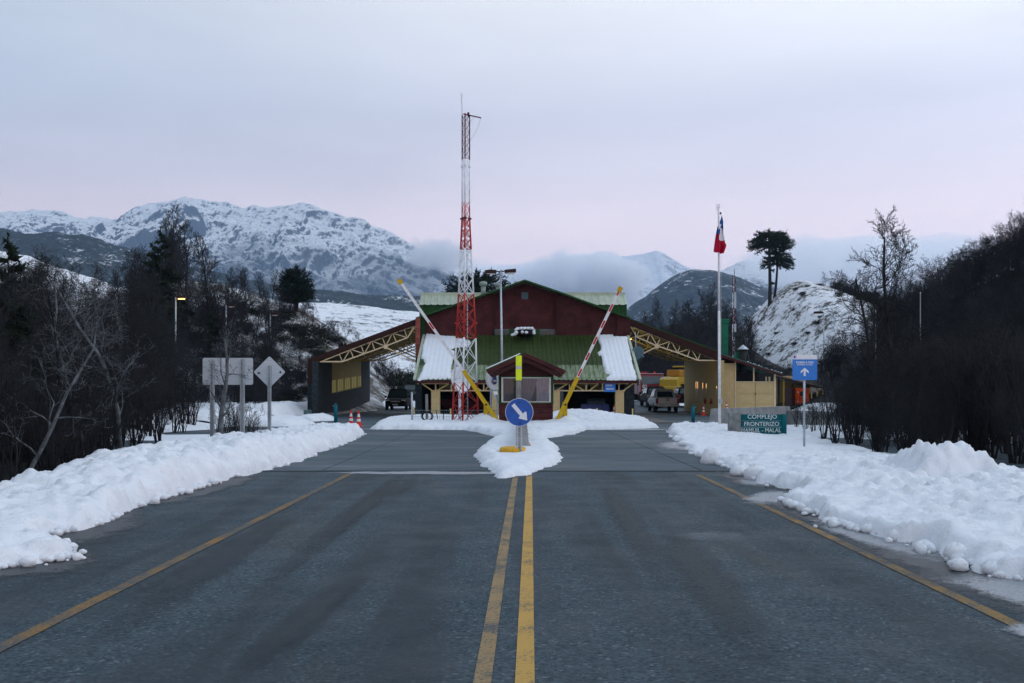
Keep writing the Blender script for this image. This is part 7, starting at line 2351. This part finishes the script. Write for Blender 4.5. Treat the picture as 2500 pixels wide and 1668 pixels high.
# evergreens and scrub on the mounds
for px, y, s, lab in ((392, 84, 1.75, 'tall dark conifer standing out of the thicket'), (372, 86, 1.5, 'dark conifer beside the tall conifer over the thicket'), (20, 24, .9, 'dark conifer at the edge of the left thicket'), (520, 80, .9, 'dark conifer under the mound behind the thicket')):
    x = Xp(px, y)
    place_tree(con[int(px) % 3], 'conifer_tree', lab, 'tree', (x, y, max(0, zL(x, y) - .2) if y > 60 else 0), rng.uniform(0, 6), s, None)
for i in range(75):
    px = rng.uniform(540, 960); y = rng.uniform(66, 108); x = Xp(px, y)
    if x > -15.5: continue
    place_bush((x, y, zL(x, y) - .1), rng.uniform(.5, 1.5), 'dark scrub bush on the streaked mound', 'scrub on the left mound', rng.uniform(.4, 1.0))
for i in range(46):
    px = rng.uniform(560, 980); y = rng.uniform(62, 80); x = Xp(px, y)
    z = max(zL(x, y), float(z_ground(x, y)))
    if x > -16: y = rng.uniform(104, 112); x = Xp(px, y); z = max(zL(x, y), .6)
    place_tree(mid_t[i % 4], 'bare_shrub', 'grey leafless scrub tree at the foot of the streaked mound', 'shrub', (x, y, z - .1), rng.uniform(0, 6.28), rng.uniform(.3, .62), 'scrub trees below the left mound')
# dark thicket behind the canopies, closing the view under the roofs
pl = []
for i in range(120):
    px = rng.uniform(850, 1090) if i < 50 else rng.uniform(1490, 1770)
    y = rng.uniform(106, 130); x = Xp(px, y)
    pl.append((x, y, .3, rng.uniform(0, 6.28), rng.uniform(.55, 1.0)))
wood_mass('background_wood', lite_t, pl, 'dark leafless wood closing the view behind the canopies')
for i in range(60):
    px = rng.uniform(870, 1100) if i < 30 else rng.uniform(1500, 1750)
    y = rng.uniform(108, 132); x = Xp(px, y)
    place_bush((x, y, .2), rng.uniform(1.4, 2.4), 'dense dark bush behind the canopies', 'bushes closing the view behind the canopies')
# bare wood on the rise right of the roof
for i in range(70):
    px = rng.uniform(1500, 1850); y = rng.uniform(140, 200); x = Xp(px, y)
    s = np.interp(px, [1500, 1560, 1640, 1720, 1800, 1850], [.35, .62, .85, .92, .92, .6]) * rng.uniform(.65, 1.0)
    place_tree(far_t[i % 4], 'bare_tree', 'slender leafless tree in the wood beyond the right canopy', 'tree', (x, y, zM(x, y) - .3), rng.uniform(0, 6.28), s, 'wood beyond the right canopy')
pl = []
for i in range(230):
    px = rng.uniform(1490, 1960); y = rng.uniform(125, 205); x = Xp(px, y)
    if px > 1840: y = rng.uniform(112, 135); x = Xp(px, y)
    s = np.interp(px, [1490, 1560, 1640, 1720, 1800, 1870, 1960], [.5, .8, 1.1, 1.25, 1.25, .7, .6]) * rng.uniform(.7, 1.05)
    pl.append((x, y, max(zM(x, y), zA(x, y) if px > 1750 else -9) - .3, rng.uniform(0, 6.28), s))
wood_mass('background_wood', lite_t, pl, 'dense leafless wood filling the rise beyond the right canopy')
# knoll: rocks/scrub, small conifers, dark band along its right shoulder
for i in range(70):
    if i < 26: px, y = rng.uniform(1840, 2010), rng.uniform(150, 215)
    else: px, y = rng.uniform(2045, 2280), rng.uniform(190, 224)
    x = Xp(px, y)
    s = rng.uniform(.35, .9) if i < 26 else rng.uniform(.8, 1.7)
    place_bush((x, y, zA(x, y) - .1), s, 'low dark scrub on the snowy knoll' if i < 26 else 'dark bush along the right shoulder of the knoll', 'scrub on the knoll' if i < 26 else 'bushes on the shoulder of the knoll', s * .55 if i < 26 else None)
pl = []
for i in range(90):
    px = rng.uniform(1795, 2130) if i < 55 else rng.uniform(2020, 2220); y = rng.uniform(104, 135) if i < 55 else rng.uniform(93, 120); x = Xp(px, y)
    z = max(zA(x, y), .4)
    if i % 5 == 0 and i < 55: place_tree(con[i % 3], 'conifer_tree', 'small dark conifer at the foot of the knoll', 'tree', (x, y, z - .2), rng.uniform(0, 6), rng.uniform(.35, .75), 'conifers below the knoll')
    else: pl.append((x, y, z - .2, rng.uniform(0, 6), rng.uniform(.55, 1.0) if i < 55 else rng.uniform(.9, 1.5)))
wood_mass('background_wood', lite_t, pl, 'leafless wood below the snowy knoll and behind the cottage')

pl = []
for i in range(170):
    px = rng.uniform(2010, 2330); y = rng.uniform(150, 224); x = Xp(px, y)
    if px < 2080 and y < 205: continue
    pl.append((x, y, zA(x, y) - .3, rng.uniform(0, 6), rng.uniform(.35, .75)))
wood_mass('background_wood', lite_t, pl, 'dark leafless wood on the right shoulder of the snowy knoll')

# --- the wooded slope on the right
pl = []
for i in range(560):
    y = rng.uniform(30, 98)
    px = rng.uniform(2140, 2720)
    x = Xp(px, y)
    z = max(zR(x, y), 0)
    if y < 40 and px < 2240: continue
    s = rng.uniform(.65, 1.0) * np.interp(y, [30, 60, 96], [.8, .9, 1.0])
    if y < 45 and px < 2540: place_tree(mid_t[i % 4], 'bare_tree', 'leafless dark tree on the steep wooded slope', 'tree', (x, y, z - .2), rng.uniform(0, 6.28), s, 'trees on the right slope')
    else: pl.append((x, y, z - .2, rng.uniform(0, 6.28), s * 1.02))
wood_mass('slope_wood', lite_t, pl, 'dense leafless wood covering the slope behind the nearer trees')
pl = []
for i in range(90):
    px = rng.uniform(1990, 2240); y = rng.uniform(50, 88); x = Xp(px, y)
    if x < 30 and y < 80 and x * F / 88 + CX < 2040: continue
    pl.append((x, y, max(zR(x, y), .2) - .2, rng.uniform(0, 6.28), rng.uniform(.45, .85)))
wood_mass('slope_wood', lite_t, pl, 'leafless wood at the foot of the slope round the cottage')
for i in range(120):
    y = rng.uniform(17, 44)
    x0_ = 10.2 + max(0, (y - 17)) * .17
    x = x0_ + abs(rng.gauss(0, 1)) * 4.5
    if x * F / y + CX > 2720: continue
    place_tree(shrub[i % 3], 'bare_shrub', 'leafless brush along the back of the broad snow bank', 'shrub', (x, y, max(zR(x, y), 0) - .1), rng.uniform(0, 6.28), rng.uniform(.9, 1.6), 'brush behind the broad snow bank')
for i in range(34):
    y = rng.uniform(22, 38); px = rng.uniform(2060, 2330)
    place_tree(shrub[i % 3], 'bare_shrub', 'leafless brush along the back of the broad snow bank', 'shrub', (max(Xp(px, y), 9.6), y, max(zR(max(Xp(px, y), 9.6), y), 0) - .1), rng.uniform(0, 6.28), rng.uniform(.6, 1.1), 'brush behind the broad snow bank')
for px, y, s in ((2010, 33, .85), (2040, 31, .95), (2075, 30, .9), (2100, 32, .8), (1985, 37, .6), (1945, 41, .55), (2060, 36, .9), (1965, 39, .5)):
    place_tree(shrub[int(px) % 3], 'bare_shrub', 'thin leafless sapling bush in the snow beside the welcome sign', 'shrub', (Xp(px, y), y, .05), rng.uniform(0, 6), s, 'saplings beside the welcome sign')
big_r = bare_tree(81, 10.2, counts=(20, 7, 6, 3), trunk_r=.16, crook=.13, twig=.012, start=.28, spread=.62, up=.35, crown_len=.36)
place_tree(big_r, 'bare_tree', 'tallest leafless tree standing against the sky right of the knoll', 'tree', (Xp(2195, 44), 44, 0), .8, 1.0, None)
place_tree(bare_tree(82, 7.0, counts=(15, 6, 5, 3), trunk_r=.16, crook=.22, twig=.008, start=.3, spread=.75, up=.2), 'bare_tree', 'crooked dark tree with mossy limbs behind the welcome sign', 'tree', (Xp(2150, 38), 38, 0), 2.4, .92, None)
place_tree(bare_tree(83, 5.5, counts=(12, 6, 5, 3), trunk_r=.10, crook=.2, twig=.007, start=.3, spread=.7, up=.2), 'bare_tree', 'smaller forked tree between the crooked and the tallest tree', 'tree', (Xp(2170, 40), 40, 0), 4.0, .95, None)


# ------------------------------------------------------------------ air
def volume_mat(name, build):
    m = bpy.data.materials.new(name); m.use_nodes = True
    n, l = m.node_tree.nodes, m.node_tree.links
    for x in list(n):
        if x.type != 'OUTPUT_MATERIAL': n.remove(x)
    out = [x for x in n if x.type == 'OUTPUT_MATERIAL'][0]
    pv = n.new('ShaderNodeVolumePrincipled')
    l.new(pv.outputs[0], out.inputs['Volume'])
    build(n, l, pv)
    MATS[name] = m
    return m


def _haze(n, l, pv):
    pv.inputs['Color'].default_value = (0.48, 0.71, 1.0, 1)
    pv.inputs['Density'].default_value = 0.00008
    pv.inputs['Anisotropy'].default_value = 0.0


volume_mat('haze_air', _haze)
solo('haze', 'thin blue evening haze over the valley', 'haze', MB().box(-9000, 9000, -500, 12500, -90, 1480), 'haze_air', kind='stuff')


def fog_mat(name, dens, scale, lo, hi, stretch):
    def _fog(n, l, pv):
        pv.inputs['Color'].default_value = (0.985, 0.99, 1.0, 1)
        tc = n.new('ShaderNodeTexCoord')
        gen = tc.outputs['Object']
        mp = n.new('ShaderNodeMapping'); mp.inputs['Scale'].default_value = stretch
        l.new(gen, mp.inputs[0])
        f = noise(n, l, mp.outputs[0], scale, 4, 0.6)
        ln = n.new('ShaderNodeVectorMath'); ln.operation = 'LENGTH'; l.new(gen, ln.inputs[0])
        fall = mrange(n, l, ln.outputs['Value'], 1.0, 0.35)
        w = mth(n, l, 'MULTIPLY', mrange(n, l, mth(n, l, 'ADD', f, mth(n, l, 'MULTIPLY', fall, 0.55)), lo, hi), mrange(n, l, ln.outputs['Value'], 1.0, 0.8))
        l.new(mth(n, l, 'MULTIPLY', w, dens), pv.inputs['Density'])
    return volume_mat(name, _fog)


def fog_bank(label, px, py, d, rx, ry, rz, dens, seed, scale=1.6, lo=.72, hi=1.05):
    m = fog_mat('fog_%d' % seed, dens, scale, lo, hi, (1.6, 1, 1))
    mb = MB().lathe([(math.sin(t), -math.cos(t)) for t in np.linspace(.05, math.pi - .05, 11)], (0, 0, 0), 24)
    o = solo('fog_bank', label, 'fog', mb, m, kind='stuff', smooth=True, loc=(0, 0, 0))
    o.location = P(px, py, d); o.scale = (rx, ry, rz); o.rotation_euler = (0, 0, seed * .7)
    o.rotation_euler = (0, 0, 0)
    return o


fog_bank('pale fog lying between the massif and the far white peak', 1250, 728, 5900, 800, 420, 250, .045, 1, lo=.55, hi=.95)
fog_bank('pale fog covering the left flank of the far white peak', 1430, 690, 5700, 430, 420, 215, .040, 2, lo=.60, hi=1.0)
fog_bank('fog wisp on the right shoulder of the massif', 1058, 628, 4700, 230, 330, 120, .012, 3, lo=.70)
fog_bank('fog bank on the range behind the araucaria trees', 2050, 648, 2400, 280, 200, 85, .050, 4, lo=.60)
fog_bank('fog wisp above the wooded slope', 2240, 625, 2400, 260, 200, 70, .022, 5, lo=.68)
